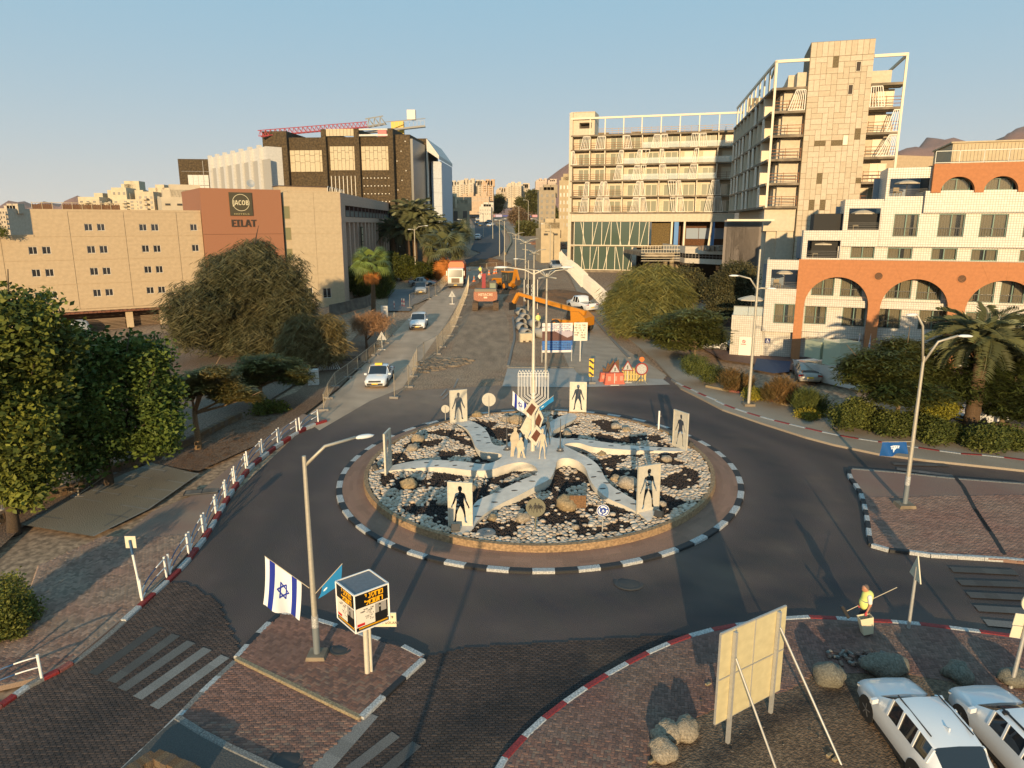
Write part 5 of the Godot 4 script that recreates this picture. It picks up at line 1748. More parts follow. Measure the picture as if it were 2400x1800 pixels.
func white_hotel()->void:
	var cream:=mat("limestone",Color(0.62,0.53,0.40),0.8,"soft",0.3)
	mat("screen_white",Color(0.74,0.68,0.58),0.6)
	var slab:=mat("raw_concrete",Color(0.33,0.26,0.18),0.9,"stain",0.2)
	var wht:=mat("fin_white",Color(0.72,0.63,0.48),0.7)
	var green:=glass("green_pane",Color(0.26,0.26,0.18),0.12)
	var blind:=mat("blind_white",Color(0.72,0.66,0.52),0.6)
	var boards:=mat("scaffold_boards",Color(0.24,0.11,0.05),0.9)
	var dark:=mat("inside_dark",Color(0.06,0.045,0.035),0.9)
	var fl:=[11.16,13.98,16.76,19.5,22.12,24.58]
	var o:=thing("unfinished_hotel","pale unfinished hotel block with white slatted sunscreens on five storeys of balconies","hotel",Vector3(11.03,4.4,-134.66),-0.262)
	var cols: Array = [0.01,3.06,5.79,9.05,12.31,15.51,18.85,22.01,25.23,28.59]
	var s:=st()
	bb(s,-0.6,28.7,9.7,11.0,-16,-0.08)
	for j in 5:
		var v: float = fl[j]
		bb(s,-0.3,28.7,v+0.25,fl[j+1],-16,-1.5)
	bb(s,-0.7,-0.1,0.9,28.7,-14,0.12)
	obj("wall",s,cream,o)
	for j in 6:
		obj("floor_slab",box(Vector3(14.2,fl[j]+0.11,-0.7),Vector3(29.2,0.26,1.7)),slab,o)
	for k in 36:   # cladding strip under the lowest balcony
		obj("cladding_panel",box(Vector3(0.3+k*0.8,10.4,-0.03),Vector3(0.78,1.36,0.08)),cream,o)
	for j in 5:
		for k in cols.size() - 1:
			var u0: float = cols[k]
			var u1: float = cols[k+1]
			if j<5 and k>0:
				obj("fin",box(Vector3(u0,(fl[j]+fl[j+1])/2+0.12,-0.65),Vector3(0.14,fl[j+1] - fl[j] - 0.26,1.5)),wht,o)
			var white_one:=(j==4 and k>5) or (j==3 and k>5) or (j==2 and k>6)
			window(o,Rect2(u0+0.75,fl[j]+0.26,(u1 - u0)*0.66,2.0),-1.46,wht,blind if white_one and rng.randf()<0.8 else green,2,0.09)
			if (k<3 and j<5) or rng.randf()<0.12:
				s = st()
				railing_boards(s,u0+0.12,u1 - 0.12,fl[j]+0.25,0.0)
				obj("board_railing",s,boards,o)
			elif j>1 and k>2:
				var rail:=mat("glass_rail",Color(0.75,0.8,0.75,0.35),0.05)
				rail.transparency = BaseMaterial3D.TRANSPARENCY_ALPHA
				obj("glass_railing",box(Vector3((u0+u1)/2,fl[j]+0.75,-0.02),Vector3(u1 - u0 - 0.2,0.95,0.015)),rail,o)
	for q in [[0,1.89,3.07,1.38,2.99],[0,4.53,5.77,4.11,5.70],[0,8.91,10.13,9.07,10.63],[0,14.39,15.36,13.93,15.36],[0,15.62,16.61,15.67,16.99],[0,20.80,21.93,20.60,21.81],[0,22.18,23.12,22.09,23.45],[0,28.02,29.02,28.30,28.99],[1,-0.24,0.26,-0.19,0.80],[1,8.46,9.03,7.98,8.95],[1,11.72,12.23,11.20,12.08],[1,12.39,13.73,12.42,13.23],[1,15.47,16.07,15.40,16.44],[1,21.45,21.97,21.05,21.86],[1,28.49,28.90,27.95,28.90],[2,7.99,9.02,7.45,8.90],[2,11.21,12.09,10.68,11.97],[2,12.39,13.17,12.25,12.79],[2,15.52,16.52,15.51,16.96],[2,20.87,21.92,20.40,21.87],[2,27.90,28.85,27.41,28.90],[3,2.42,3.02,2.05,2.93],[3,5.23,5.65,4.74,5.61],[3,5.86,6.28,5.86,6.70],[3,11.65,12.13,11.12,12.08],[3,12.31,12.74,12.22,13.17],[3,17.11,18.47,17.62,18.52],[3,18.64,19.24,18.62,19.69],[3,24.54,25.06,24.16,25.09],[3,25.23,25.70,25.26,26.17],[4,1.85,2.94,1.40,2.91],[4,4.54,5.67,4.10,5.61],[4,5.80,6.71,5.72,7.20],[4,11.14,12.10,10.60,12.01],[4,12.23,13.26,12.25,13.69],[4,17.64,18.47,18.08,18.58],[4,18.71,19.77,18.75,20.22],[4,23.98,25.05,23.52,25.11],[4,25.22,26.19,25.22,26.65]]:
		var j: int = 4 - q[0]
		sunscreen(o,q[1],q[2],q[3],q[4],fl[j]+0.26,fl[j+1] - 0.06,0.2)
	# roof terrace frame
	s = st()
	var tops: Array = [-0.25,3.03,5.71,8.98,12.17,15.47,18.68,21.92,25.20]
	for u in tops:
		bb(s,u - 0.09,u+0.09,24.7,27.5,-0.1,0.1)
	bb(s,-0.4,29,27.5,27.82,-0.15,0.15)
	obj("roof_frame",s,wht,o)
	s = st()
	for k in 12:
		bb(s,4.2+k*2.0,6.15+k*2.0,24.7,25.15+(0.25 if k % 3==0 else 0.0),-2.0,-1.8)
	obj("parapet",s,slab,o)
	s = st()
	railing_boards(s,4.5,27.5,24.9,-1.2)
	obj("board_railing",s,mat("pale_boards",Color(0.42,0.3,0.2),0.9),o)
	s = st()
	wall(s,Rect2(-0.5,24.75,4.3,4.0),[Rect2(1.0,26.0,2.2,1.0)],-0.4,2.0)
	bb(s,3.75,3.8,24.7,28.75,-5,-0.4)
	bb(s,-0.5,3.8,28.75,28.85,-5,-0.3)
	obj("stair_head",s,cream,o)
	s = st()
	bb(s,0.9,3.3,25.9,27.1,-2.6,-2.4)
	obj("opening",s,dark,o)
	# glazed ground floors with slanting white struts
	for q in [[0.5,14.1,5.55,9.66,8],[0.5,11.2,1.1,5.25,7]]:
		s = st()
		bb(s,-0.1,q[1],q[2] - 0.15,q[2],-0.5,0.05)
		for k in q[4]+1:
			var u: float = lerpf(q[0],q[1],float(k)/q[4])
			bb(s,u - 0.05,u+0.05,q[2],q[3],-0.1,0.06)
		obj("mullions",s,wht,o)
		s = st()
		for k in int(q[4]/1.3):
			var u: float = q[0]+1.2+k*2.2
			bar(s,Vector3(u+(0.9 if k % 3 else 0.0),q[3],0.1),Vector3(u+(0.0 if k % 3 else 0.9),q[2],0.1),0.09)
		obj("slanted_struts",s,wht,o)
		for k in q[4]:
			var u0: float = lerpf(q[0],q[1],float(k)/q[4])
			var u1: float = lerpf(q[0],q[1],float(k+1)/q[4])
			obj("glass_pane",box(Vector3((u0+u1)/2,(q[2]+q[3])/2,-0.04),Vector3(u1 - u0 - 0.1,q[3] - q[2],0.02)),glass("tinted_glass",Color(0.075,0.105,0.08),0.06),o)
	s = st()
	bb(s,-0.3,28.7,5.1,5.4,-15,-0.2)
	bb(s,-0.6,28.7,0.2,1.0,-15,0.1)
	obj("floor_slab",s,slab,o)
	# open terrace storey with a brown back wall
	obj("back_wall",box(Vector3(21.5,7.5,-5.0),Vector3(14.6,4.4,0.2)),mat("rust_wall",Color(0.2,0.085,0.035),0.9,"rough",0.3),o)
	obj("brown_panel",box(Vector3(16.3,7.4,-1.0),Vector3(3.6,4.1,0.2)),mat("ochre_board",Color(0.24,0.16,0.055),0.9,"rough",0.3),o)
	for u in [18.9,25.1]:
		obj("blue_column",box(Vector3(u,7.6,-0.6),Vector3(0.75,4.2,0.75)),mat("wrap_blue",Color(0.08,0.22,0.5),0.6),o)
	for u in [18.1,20.3,24.6]:
		s = st()
		tube(s,Vector3(u,5.5,0.2),Vector3(u+(0.35 if u>24 else 0.0),9.7,-0.2),0.2,0.2,10)
		obj("white_column",s,wht,o)
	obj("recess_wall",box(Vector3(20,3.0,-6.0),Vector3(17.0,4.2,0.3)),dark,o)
	# reflective row of glass behind the terrace (cars in the car park show in it)
	for k in 3:
		obj("glass_pane",box(Vector3(21.6+k*2.3,7.6,-4.8),Vector3(2.2,1.9,0.05)),glass("mirror_glass",Color(0.3,0.36,0.45),0.05),o)
	# the podium deck
	var d:=thing("podium_deck","wide pale unfinished terrace deck on round concrete columns before the hotel","terrace",gp(30,-112))
	var by:=10.0 - d.position.y
	s = st()
	var turn:=Transform3D(Basis(Vector3.RIGHT,-PI/2),Vector3.ZERO)
	var deck:=func(p: Array,y0: float,y1: float)->SurfaceTool:
		var t:=st()
		var q:=[]
		for v in p:
			q.append(Vector2(v.x - 30,-(v.y+112)))
		prism(t,q,by+y0,by+y1,turn)
		return t
	obj("deck",deck.call([Vector2(26.9,-112),Vector2(36.6,-101),Vector2(41,-101),Vector2(41,-126),Vector2(27,-128)],-0.5,0.0),slab,d)
	obj("deck",deck.call([Vector2(20,-129.5),Vector2(20.6,-112),Vector2(25.2,-112),Vector2(26.8,-129)],-1.3,-0.7),slab,d)
	var edge:=[Vector3(26.7,by,-128+112) - Vector3(30,0,0),Vector3(26.9 - 30,by,0),Vector3(36.6 - 30,by,11),Vector3(43 - 30,by,11)]
	edge[0] = Vector3(26.7 - 30,by,-16)
	for k in 3:
		var n: int = [3,8,4][k]
		for i in n:
			var a: Vector3 = edge[k].lerp(edge[k+1],float(i)/n)
			var b: Vector3 = edge[k].lerp(edge[k+1],(i+0.985)/n)
			s = st()
			for q in [[0.35,-0.75],[-1.45,-2.2]]:
				bx(s,(a+b)/2+Vector3(0,(q[0]+q[1])/2,0),Vector3(a.distance_to(b),q[0] - q[1],0.14),Basis(Vector3.UP,-atan2((b - a).z,(b - a).x)))
			obj("fascia_panel",s,mat("fascia_white",Color(0.66,0.58,0.47),0.7,"soft",0.3),d)
		s = st()
		for i in n*3:
			var a: Vector3 = edge[k].lerp(edge[k+1],float(i)/(n*3))
			bar(s,a+Vector3(0,-0.8,0),a+Vector3(0,-1.4,0),0.08)
		bar(s,edge[k]+Vector3(0,-1.1,0),edge[k+1]+Vector3(0,-1.1,0),0.08)
		obj("frame_bars",s,mat("dull_metal",Color(0.2,0.19,0.18),0.4,"",1.0,0.6),d)
	s = st()
	for q in z3([23.46,4.84,-126.66,24.22,4.85,-126.56,24.51,4.72,-124,24.94,4.6,-121.53,25.35,4.49,-119.15,25.66,4.32,-115.78,27.6,4.57,-120,30.13,4.9,-125.73,32.24,5.06,-128.03,33.75,5.01,-126.51]):
		var c:=st()
		tube(c,Vector3(q.x,q.y - 0.4,q.z) - d.position,Vector3(q.x,8.9,q.z) - d.position,0.42,0.36,14)
		obj("column",c,mat("column_concrete",Color(0.42,0.33,0.2),0.9,"stain",0.3),d)
	s = st()
	for k in 14:
		bb(s,-9.9+k*0.42,-9.85+k*0.42,by - 0.7,by+0.5,0.0,0.05)
	for k in 3:
		bb(s,-10,-4.0,by - 0.7+k*0.55,by - 0.63+k*0.55,0.0,0.05)
		bb(s,-10,-4.0,by - 1.9+k*0.4,by - 1.84+k*0.4,0.2,0.25)
	obj("guard_rail",s,wht,d)
	s = st()
	for k in 40:   # stacked stone slabs and pallets on the deck
		var w:=rng.randf_range(0.5,1.4)
		bx(s,Vector3(rng.randf_range(-2,7),by+0.25,rng.randf_range(-1,4))+Vector3(0,0,4),Vector3(w,rng.randf_range(0.3,0.8),0.8),Basis(Vector3.UP,rng.randf()*3))
	obj("stacked_slabs",s,mat("pink_slabs",Color(0.5,0.38,0.29),0.9,"rough",0.4),d).set_meta("kind","stuff")
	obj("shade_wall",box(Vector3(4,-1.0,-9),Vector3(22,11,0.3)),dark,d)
	# ---- the wing and its tower of stone tiles
	var v:=thing("tiled_tower_hotel_wing","tall hotel wing with a stone tiled tower between stacked balconies","hotel",Vector3(29.7,4.4,-86),-0.279)
	var f2:=[11.12,13.73,16.4,19.0,21.6,24.1]
	s = st()
	bb(s,0.9,12.2,-4,24.1,-20,-1.9)
	bb(s,1.6,12.4,24.2,26.0,-16,-2.2)
	bb(s,0.0,3.5,8.5,11.05,-20,-0.6)
	bb(s,0.4,3.5,-4,8.5,-20,-1.0)
	obj("wall",s,cream,v)
	# tower
	s = st()
	bb(s,3.55,10.03,-4,28.9,-7,0.0)
	obj("tower_core",s,mat("stone_joint",Color(0.22,0.17,0.1),0.9),v)
	var tones:=[mat("stone_a",Color(0.56,0.46,0.33),0.75,"soft",0.4),mat("stone_b",Color(0.53,0.43,0.3),0.75,"soft",0.4),mat("stone_c",Color(0.59,0.49,0.36),0.75,"soft",0.4)]
	var odd:=mat("stone_missing",Color(0.28,0.21,0.11),0.9,"rough",0.5)
	var gw:=0.588   # tile grid
	var rowsn:=50
	var taken:={}
	for k in 11:
		obj("stone_tile",box(Vector3(3.58+(k+0.5)*gw,28.1,0.03),Vector3(gw - 0.03,1.5,0.09)),tones[k % 3],v)
	var holes:={Vector2i(7,1): 1,Vector2i(7,5): 1,Vector2i(7,10): 2,Vector2i(7,14): 2,Vector2i(7,18): 3,Vector2i(7,22): 3,Vector2i(8,1): 1}
	for r in rowsn:
		for c in 11:
			if taken.has(Vector2i(c,r)):
				continue
			var w:=1
			var h:=1
			var f:=rng.randf()
			if f<0.45 and c<10 and not taken.has(Vector2i(c+1,r)):
				w = 2
			elif f<0.8:
				h = 2
			if holes.has(Vector2i(c,r)):
				w = 1
				h = 2
			for a in w:
				for b in h:
					taken[Vector2i(c+a,r+b)] = true
			var mid:=Vector3(3.58+(c+w*0.5)*gw,27.32 - (r+h*0.5)*gw,0.03)
			var m: Material = tones[rng.randi() % 3]
			if holes.has(Vector2i(c,r)):
				window(v,Rect2(mid.x - gw*0.45,mid.y - gw*0.9,gw*0.9,gw*1.8),0.05,wht,[dark,blind,mat("blue_pane",Color(0.1,0.16,0.28),0.1)][holes[Vector2i(c,r)] - 1],1,0.05)
				continue
			if rng.randf()<0.035 and r<30:
				m = odd
				mid.z = -0.01
			obj("stone_tile",box(mid,Vector3(w*gw - 0.03,h*gw - 0.03,0.09)),m,v)
	# balconies either side
	for side in [[0.0,3.5],[10.05,13.4]]:
		var a: float = side[0]
		var b: float = side[1]
		for j in 6:
			obj("balcony_slab",box(Vector3((a+b)/2,f2[j]+0.1,-1.0),Vector3(b - a,0.26,2.4)),slab,v)
			if j<5:
				window(v,Rect2(lerpf(a,b,0.3),f2[j]+0.25,(b - a)*0.52,2.1),-1.85,wht,blind if j>0 else green,2,0.08)
				s = st()
				railing_boards(s,a+0.1,b - 0.1,f2[j]+0.25,0.05)
				obj("board_railing",s,boards,v)
		s = st()
		var out:=a+0.1 if a<1 else b - 0.1
		bb(s,out - 0.12,out+0.12,11.2,27.2,0.0,0.22)
		bb(s,a,b,26.95,27.25,-0.02,0.22)
		bb(s,out - 0.1,out+0.1,26.9,27.2,-9,0.0)
		obj("roof_frame",s,wht,v)
	sunscreen(v,2.4,3.4,1.7,3.4,f2[4]+0.25,f2[5] - 0.1,0.12)
	sunscreen(v,10.1,11.2,10.1,11.6,f2[4]+0.25,f2[5] - 0.1,0.12)
	sunscreen(v,12.6,13.3,12.0,13.3,f2[3]+0.25,f2[4] - 0.1,0.12)
	sunscreen(v,12.4,13.3,11.3,13.3,f2[2]+0.25,f2[3] - 0.1,0.12)
	# left flank of the wing
	var lf:=Node3D.new()
	lf.name = "left_flank"
	v.add_child(lf,true)
	lf.global_transform = Transform3D(Basis(Vector3.UP,-1.745),Vector3(36.91,4.4,-126.87))
	s = st()
	bb(s,6,40.6,11.2,24.1,-4,-1.3)
	bb(s,6,41.0,24.2,26.0,-4,-2.5)
	bb(s,6,41.0,0.0,11.1,-4,-1.6)
	obj("wall",s,cream,lf)
	for j in 6:
		obj("balcony_slab",box(Vector3(24,f2[j]+0.1,-0.6),Vector3(35,0.26,1.6)),slab,lf)
	for j in 5:
		for k in 9:
			window(lf,Rect2(8.0+k*3.6,f2[j]+0.25,2.3,2.05),-1.25,wht,green if rng.randf()<0.7 else blind,2,0.09)
			obj("fin",box(Vector3(7.2+k*3.6,(f2[j]+f2[j+1])/2+0.1,-0.5),Vector3(0.12,2.3,1.4)),wht,lf)
			if rng.randf()<0.4:
				sunscreen(lf,7.5+k*3.6,8.5+k*3.6,7.3+k*3.6,9.0+k*3.6,f2[j]+0.25,f2[j+1] - 0.1,0.18)
	s = st()
	for k in 10:
		bb(s,8.9+k*3.6,9.1+k*3.6,24.3,27.0,-0.1,0.1)
	bb(s,8.0,41.5,26.95,27.25,-0.1,0.1)
	obj("roof_frame",s,wht,lf)
	# the core between the two blocks
	var k:=thing("stair_core","narrow stone clad stair tower standing between the two hotel blocks","building",Vector3(38.09,15.6,-121.5)*Vector3(1,0,1)+Vector3(0,4.4,0),-0.262)
	obj("core",box(Vector3(3.0,12.8,-3),Vector3(6.0,32.4,6)),mats["stone_joint"],k)
	for i in 5:
		for j in 14:
			obj("stone_tile",box(Vector3(0.6+i*1.2,-2.0+j*2.2,0.03),Vector3(1.17,2.17,0.1)),tones[(i+j) % 3],k)
	# entrance canopy between the blocks
	var ca:=thing("entrance_canopy","thin white slab canopy jutting out under the hotel wing","canopy",v.to_global(Vector3(-1.6,9.75,1.4)),v.rotation.y)
	obj("slab",box(Vector3(0,0,0),Vector3(5.2,0.22,2.4)),wht,ca)
	s = st()
	for i in 9:
		bb(s,-0.9+i*0.3,-2.85+i*0.3,-6,0,-3.0,-2.9)
	obj("rib_wall",s,mat("rib_grey",Color(0.2,0.17,0.15),0.8),ca).set_meta("kind","stuff")

# ---------------------------------------------------------------- the white tiled hotel with orange arches
func tile_mat()->StandardMaterial3D:
	if mats.has("white_tiles"):
		return mats["white_tiles"]
	var im:=Image.create(128,128,false,Image.FORMAT_RGBA8)
	var bump:=Image.create(128,128,false,Image.FORMAT_RGBA8)
	var r:=RandomNumberGenerator.new()
	r.seed = 3
	for i in 8:
		for j in 8:
			var t:=0.93+0.07*r.randf()
			im.fill_rect(Rect2i(i*16,j*16,16,16),Color(0.74,0.73,0.7))
			im.fill_rect(Rect2i(i*16+1,j*16+1,14,14),Color(t,t,t))
			bump.fill_rect(Rect2i(i*16,j*16,16,16),Color.BLACK)
			bump.fill_rect(Rect2i(i*16+1,j*16+1,14,14),Color.WHITE)
	var m:=mat("white_tiles",Color(0.58,0.53,0.46),0.4)
	m.albedo_texture = ImageTexture.create_from_image(im)
	m.uv1_triplanar = true
	m.uv1_scale = Vector3.ONE/1.5
	m.heightmap_enabled = true
	m.heightmap_texture = ImageTexture.create_from_image(bump)
	m.heightmap_scale = 0.6
	return m

func arch_wall(s: SurfaceTool,u0: float,u1: float,v0: float,v1: float,arches: Array,z0: float,z1: float)->void:   # arches: [u0,u1,spring height]
	var p:=[Vector2(u1,v0),Vector2(u1,v1),Vector2(u0,v1),Vector2(u0,v0)]
	for a in arches:
		var c: float = (a[0]+a[1])/2
		var r: float = (a[1] - a[0])/2
		p.append(Vector2(a[0],v0))
		for k in 25:
			p.append(Vector2(c - r*cos(PI*k/24),a[2]+r*a[3]*sin(PI*k/24)))
		p.append(Vector2(a[1],v0))
	prism(s,p,z0,z1)

func orange_hotel()->void:
	var orange:=mat("orange_render",Color(0.47,0.19,0.075),0.85,"soft",0.5)
	var tiles:=tile_mat()
	var teal:=mat("teal_frame",Color(0.10,0.20,0.16),0.5)
	var pane:=mat("clear_pane",Color(0.05,0.06,0.06,0.2),0.05)
	pane.transparency = BaseMaterial3D.TRANSPARENCY_ALPHA
	var curt:=mat("curtain_olive",Color(0.36,0.3,0.18),0.9)
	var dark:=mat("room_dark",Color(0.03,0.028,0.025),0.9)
	var o:=thing("arched_hotel","white tiled stepped hotel with big terracotta orange arches and teal window frames","hotel",Vector3(25.68,1,-63.28),-0.349)
	# lower orange arcade
	var ar: Array = [[0.29,5.43],[6.35,11.45],[12.69,17.89]]
	var s:=st()
	arch_wall(s,-0.45,24.0,-1.5,9.7,[[ar[0][0],ar[0][1],5.65,1.0],[ar[1][0],ar[1][1],5.65,1.0],[ar[2][0],ar[2][1],5.65,1.0],[ar[2][1]+0.9,ar[2][1]+5.5,5.65,1.0]],-0.5,0.0)
	obj("arcade",s,orange,o)
	s = st()
	for a in ar:   # fine joints radiating from each arch
		var c: float = (a[0]+a[1])/2
		var r: float = (a[1] - a[0])/2
		for k in 7:
			var d:=Vector2(-cos(PI*(k+0.5)/7),sin(PI*(k+0.5)/7))
			var l:=minf(1.9,(9.65 - 5.65)/maxf(d.y,0.2) - r)
			if l>0.2:
				bar(s,Vector3(c+d.x*(r+0.02),5.65+d.y*(r+0.02),0.002),Vector3(c+d.x*(r+l),5.65+d.y*(r+l),0.002),0.022,0.012)
	obj("joints",s,mat("orange_joint",Color(0.33,0.15,0.06),0.9),o).set_meta("kind","stuff")
	for q in [Vector2(5.96,8.38),Vector2(12.15,8.31)]:
		s = st()
		tube(s,Vector3(q.x,q.y,-0.2),Vector3(q.x,q.y,0.012),0.31,0.31,24)
		obj("round_opening",s,mat("hole_brown",Color(0.12,0.06,0.03),0.9),o)
		s = st()
		for k in 24:
			var a:=TAU*k/24
			bx(s,Vector3(q.x+cos(a)*0.33,q.y+sin(a)*0.33,0.02),Vector3(0.05,0.09,0.04),Basis(Vector3.BACK,a))
		obj("round_trim",s,orange,o)
	# tiled walls and their windows
	var win: Array = rc([0.82,6.47,1.86,1.74,3.17,6.45,1.79,1.81,6.79,6.41,1.98,1.78,9.14,6.37,1.9,1.88,12.73,6.31,2.17,1.88,15.29,6.3,1.74,1.83,0.44,3.89,1.82,1.74,3.55,3.84,1.86,1.73,6.32,3.81,1.89,1.75,9.58,3.84,2.1,1.69,13.05,3.82,1.86,1.66,15.57,3.82,1.7,1.64])
	s = st()
	wall(s,Rect2(-0.4,-1.5,24.0,11.2),win,-1.2,0.3)
	obj("tiled_wall",s,tiles,o)
	s = st()   # ledges between the storeys inside the arches
	for a in ar:
		bb(s,a[0]+0.05,a[1] - 0.05,5.55,6.15,-1.2,-0.75)
		bb(s,a[0]+0.05,a[1] - 0.05,2.75,3.2,-1.2,-0.75)
	obj("ledge",s,tiles,o)
	var mid: Array = rc([3.62,9.84,1.88,1.04,6.47,9.83,1.89,0.94,9.76,9.79,1.88,0.98,12.63,9.76,1.88,0.96,16,9.77,1.97,0.94])
	var top: Array = rc([6.64,11.69,1.86,1.86,9.92,11.69,1.9,1.85,12.88,11.68,1.91,1.84,15.89,11.68,1.85,1.83])
	s = st()
	wall(s,Rect2(2.6,9.71,21.0,1.13),mid,-0.35,0.3)
	obj("tiled_wall",s,tiles,o)
	s = st()
	wall(s,Rect2(5.7,10.84,18.0,2.8),top,0.0,0.35)
	bb(s,5.7,23.7,10.84,10.86,-6,0.0)
	obj("tiled_wall",s,tiles,o)
	s = st()
	bb(s,8.7,23.7,13.62,15.35,-6,0.35)
	bb(s,5.75,8.7,13.64,14.6,-6,-0.02)
	obj("tiled_wall",s,tiles,o)
	var uar: Array = [[9.73,12.09],[12.73,15.04]]
	s = st()
	arch_wall(s,9.05,23.6,15.2,17.45,[[uar[0][0],uar[0][1],15.3,0.95],[uar[1][0],uar[1][1],15.3,0.95],[uar[1][1]+0.7,uar[1][1]+3.3,15.3,0.95]],-0.1,0.5)
	obj("upper_arcade",s,orange,o)
	for a in uar:
		window(o,Rect2(a[0]+0.2,15.36,a[1] - a[0] - 0.4,0.95),-0.3,teal,pane,2,0.07,curt)
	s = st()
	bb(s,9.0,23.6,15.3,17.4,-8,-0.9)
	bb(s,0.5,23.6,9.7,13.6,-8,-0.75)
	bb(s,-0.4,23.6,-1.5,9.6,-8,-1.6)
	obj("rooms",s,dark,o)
	for r in win:
		window(o,r,-1.35,teal,pane,2,0.07,curt,0.62)
	for r in mid:
		window(o,r,-0.5,teal,pane,2,0.07,curt)
	for r in top:
		window(o,r,-0.15,teal,pane,2,0.07,curt,0.68)
	# stepped balconies on the left: each a tiled box with an open loggia
	var steps:=[[rc([-3.06,3.23,2.89,6.39]),rc([-2.66,7.08,2.26,1.69]),rc([-2.19,3.99,1.75,1.75])],[rc([-0.27,9.79,3.11,2.38]),rc([0.11,9.84,2.64,1.5]),[]],[rc([2.79,10.82,2.96,3.93]),rc([3.17,12.24,2.42,1.78]),[]],[rc([5.8,13.6,3.31,3.66]),rc([6.06,14.96,2.91,1.44]),[]]]
	var kk:=0
	for q in steps:
		var r: Rect2 = q[0][0]
		var op: Rect2 = q[1][0]
		if kk==0:
			r = Rect2(r.position.x,3.2,r.size.x,r.end.y - 3.2)
		elif kk==1:
			r = Rect2(r.position.x,9.5,r.size.x,r.end.y - 9.5)
		elif kk==2:
			r = Rect2(r.position.x,10.84,r.size.x,r.end.y - 10.84)
		s = st()
		wall(s,r,[op]+q[2],-0.02 - 0.02*kk,0.25)
		bb(s,r.position.x,r.position.x+0.15,r.position.y,r.end.y,-5,-0.1)
		bb(s,r.position.x,r.end.x,r.end.y - 0.12,r.end.y - 0.01,-0.6,-0.27)
		bb(s,r.position.x+0.2,r.end.x,op.position.y - 0.12,op.position.y - 0.02,-4.5,-0.3)
		obj("tiled_box",s,tiles,o)
		obj("loggia_wall",box(Vector3((op.position.x+op.end.x)/2,op.get_center().y,-4.6),Vector3(op.size.x+1.5,op.size.y+0.5,0.1)),glass("loggia_glass",Color(0.2,0.24,0.28),0.1),o)
		s = st()
		for k in 4:
			bb(s,op.position.x,op.end.x,op.position.y+0.1+k*0.15,op.position.y+0.13+k*0.15,-0.2,-0.17)
		obj("railing",s,mat("dark_rail",Color(0.06,0.06,0.055),0.5),o)
		# a sun umbrella and chairs inside
		var um:=thing("terrace_umbrella",["folded out grey umbrella on the lowest white balcony","grey umbrella on the white balcony just above the arcade's left end","beige umbrella on the third white balcony up","grey umbrella on the topmost white balcony beside the orange arches"][kk],"umbrella",o.to_global(Vector3(op.get_center().x,op.position.y,-1.4)),o.rotation.y,"umbrellas on the stepped balconies")
		umbrella(um,0.95 if kk else 0.7,op.size.y*0.98)
		var ch:=thing("balcony_chair",["pale chair on the lowest white balcony","dark chair on the balcony above the arcade's left end","tan chair on the third white balcony","low chair on the topmost white balcony"][kk],"chair",o.to_global(Vector3(op.position.x+op.size.x*0.25,op.position.y,-0.9)),o.rotation.y+0.4,"chairs on the stepped balconies")
		s = st()
		bb(s,-0.25,0.25,0.3,0.4,-0.25,0.25)
		bb(s,-0.25,0.25,0.4,0.75,-0.28,-0.22)
		for x in [-0.22,0.22]:
			for z in [-0.22,0.22]:
				bb(s,x - 0.03,x+0.03,0,0.3,z - 0.03,z+0.03)
		obj("seat",s,mat("rattan",Color(0.3,0.24,0.16),0.9),ch)
		kk += 1
	window(o,steps[0][2][0],-0.2,teal,pane,2,0.07,curt,0.62)
	# foot of the stepped part: a low tiled block with a white door and a sign
	s = st()
	bb(s,-5.8,-3.1,-1.5,4.5,-7,-0.4)
	bb(s,-3.12,-0.45,-1.5,3.2,-7,-0.75)
	obj("tiled_base",s,tiles,o)
	var dr: Rect2 = rc([-5.01,0.59,1.08,1.93])[0]
	obj("door",box(Vector3(dr.get_center().x,dr.get_center().y,-0.36),Vector3(dr.size.x,dr.size.y,0.08)),mat("door_white",Color(0.72,0.67,0.58),0.5),o)
	var ns:=thing("no_parking_sign","small white sign with a red crossed circle and red letters on the white door","sign",o.to_global(Vector3(dr.get_center().x - 0.12,dr.end.y - 0.5,-0.28)),o.rotation.y)
	var im:=Image.create(64,64,false,Image.FORMAT_RGBA8)
	im.fill(Color(0.85,0.82,0.78))
	dot(im,Vector2(32,22),16,Color(0.7,0.08,0.06))
	dot(im,Vector2(32,22),11,Color(0.85,0.82,0.78))
	line_px(im,Vector2(22,12),Vector2(42,32),2.5,Color(0.7,0.08,0.06))
	for k in 8:
		im.fill_rect(Rect2i(8+k*6,46,4,9),Color(0.7,0.1,0.08))
	s = st()
	quad_uv(s,Vector3(-0.3,-0.3,0),Vector3(0.3,-0.3,0),Vector3(0.3,0.3,0),Vector3(-0.3,0.3,0))
	obj("face",s,img_mat("no_parking",im),ns)
	var bp: Vector2 = Vector2(-2.52,2.22)
	var wsn:=thing("disabled_parking_sign","blue square sign with a white wheelchair on the tiled wall","sign",o.to_global(Vector3(bp.x,bp.y,-0.7)),o.rotation.y)
	im = Image.create(64,64,false,Image.FORMAT_RGBA8)
	im.fill(Color(0.04,0.12,0.36))
	var w:=Color(0.9,0.9,0.9)
	dot(im,Vector2(28,12),5,w)
	line_px(im,Vector2(28,18),Vector2(29,36),2.5,w)
	line_px(im,Vector2(29,27),Vector2(41,27),2,w)
	line_px(im,Vector2(29,36),Vector2(43,36),2.5,w)
	line_px(im,Vector2(43,36),Vector2(50,50),2.5,w)
	for k in 20:
		dot(im,Vector2(28,42)+Vector2.from_angle(0.6+k*0.2)*13,2,w)
	s = st()
	quad_uv(s,Vector3(-0.24,-0.24,0.0),Vector3(0.24,-0.24,0.0),Vector3(0.24,0.24,0.0),Vector3(-0.24,0.24,0.0))
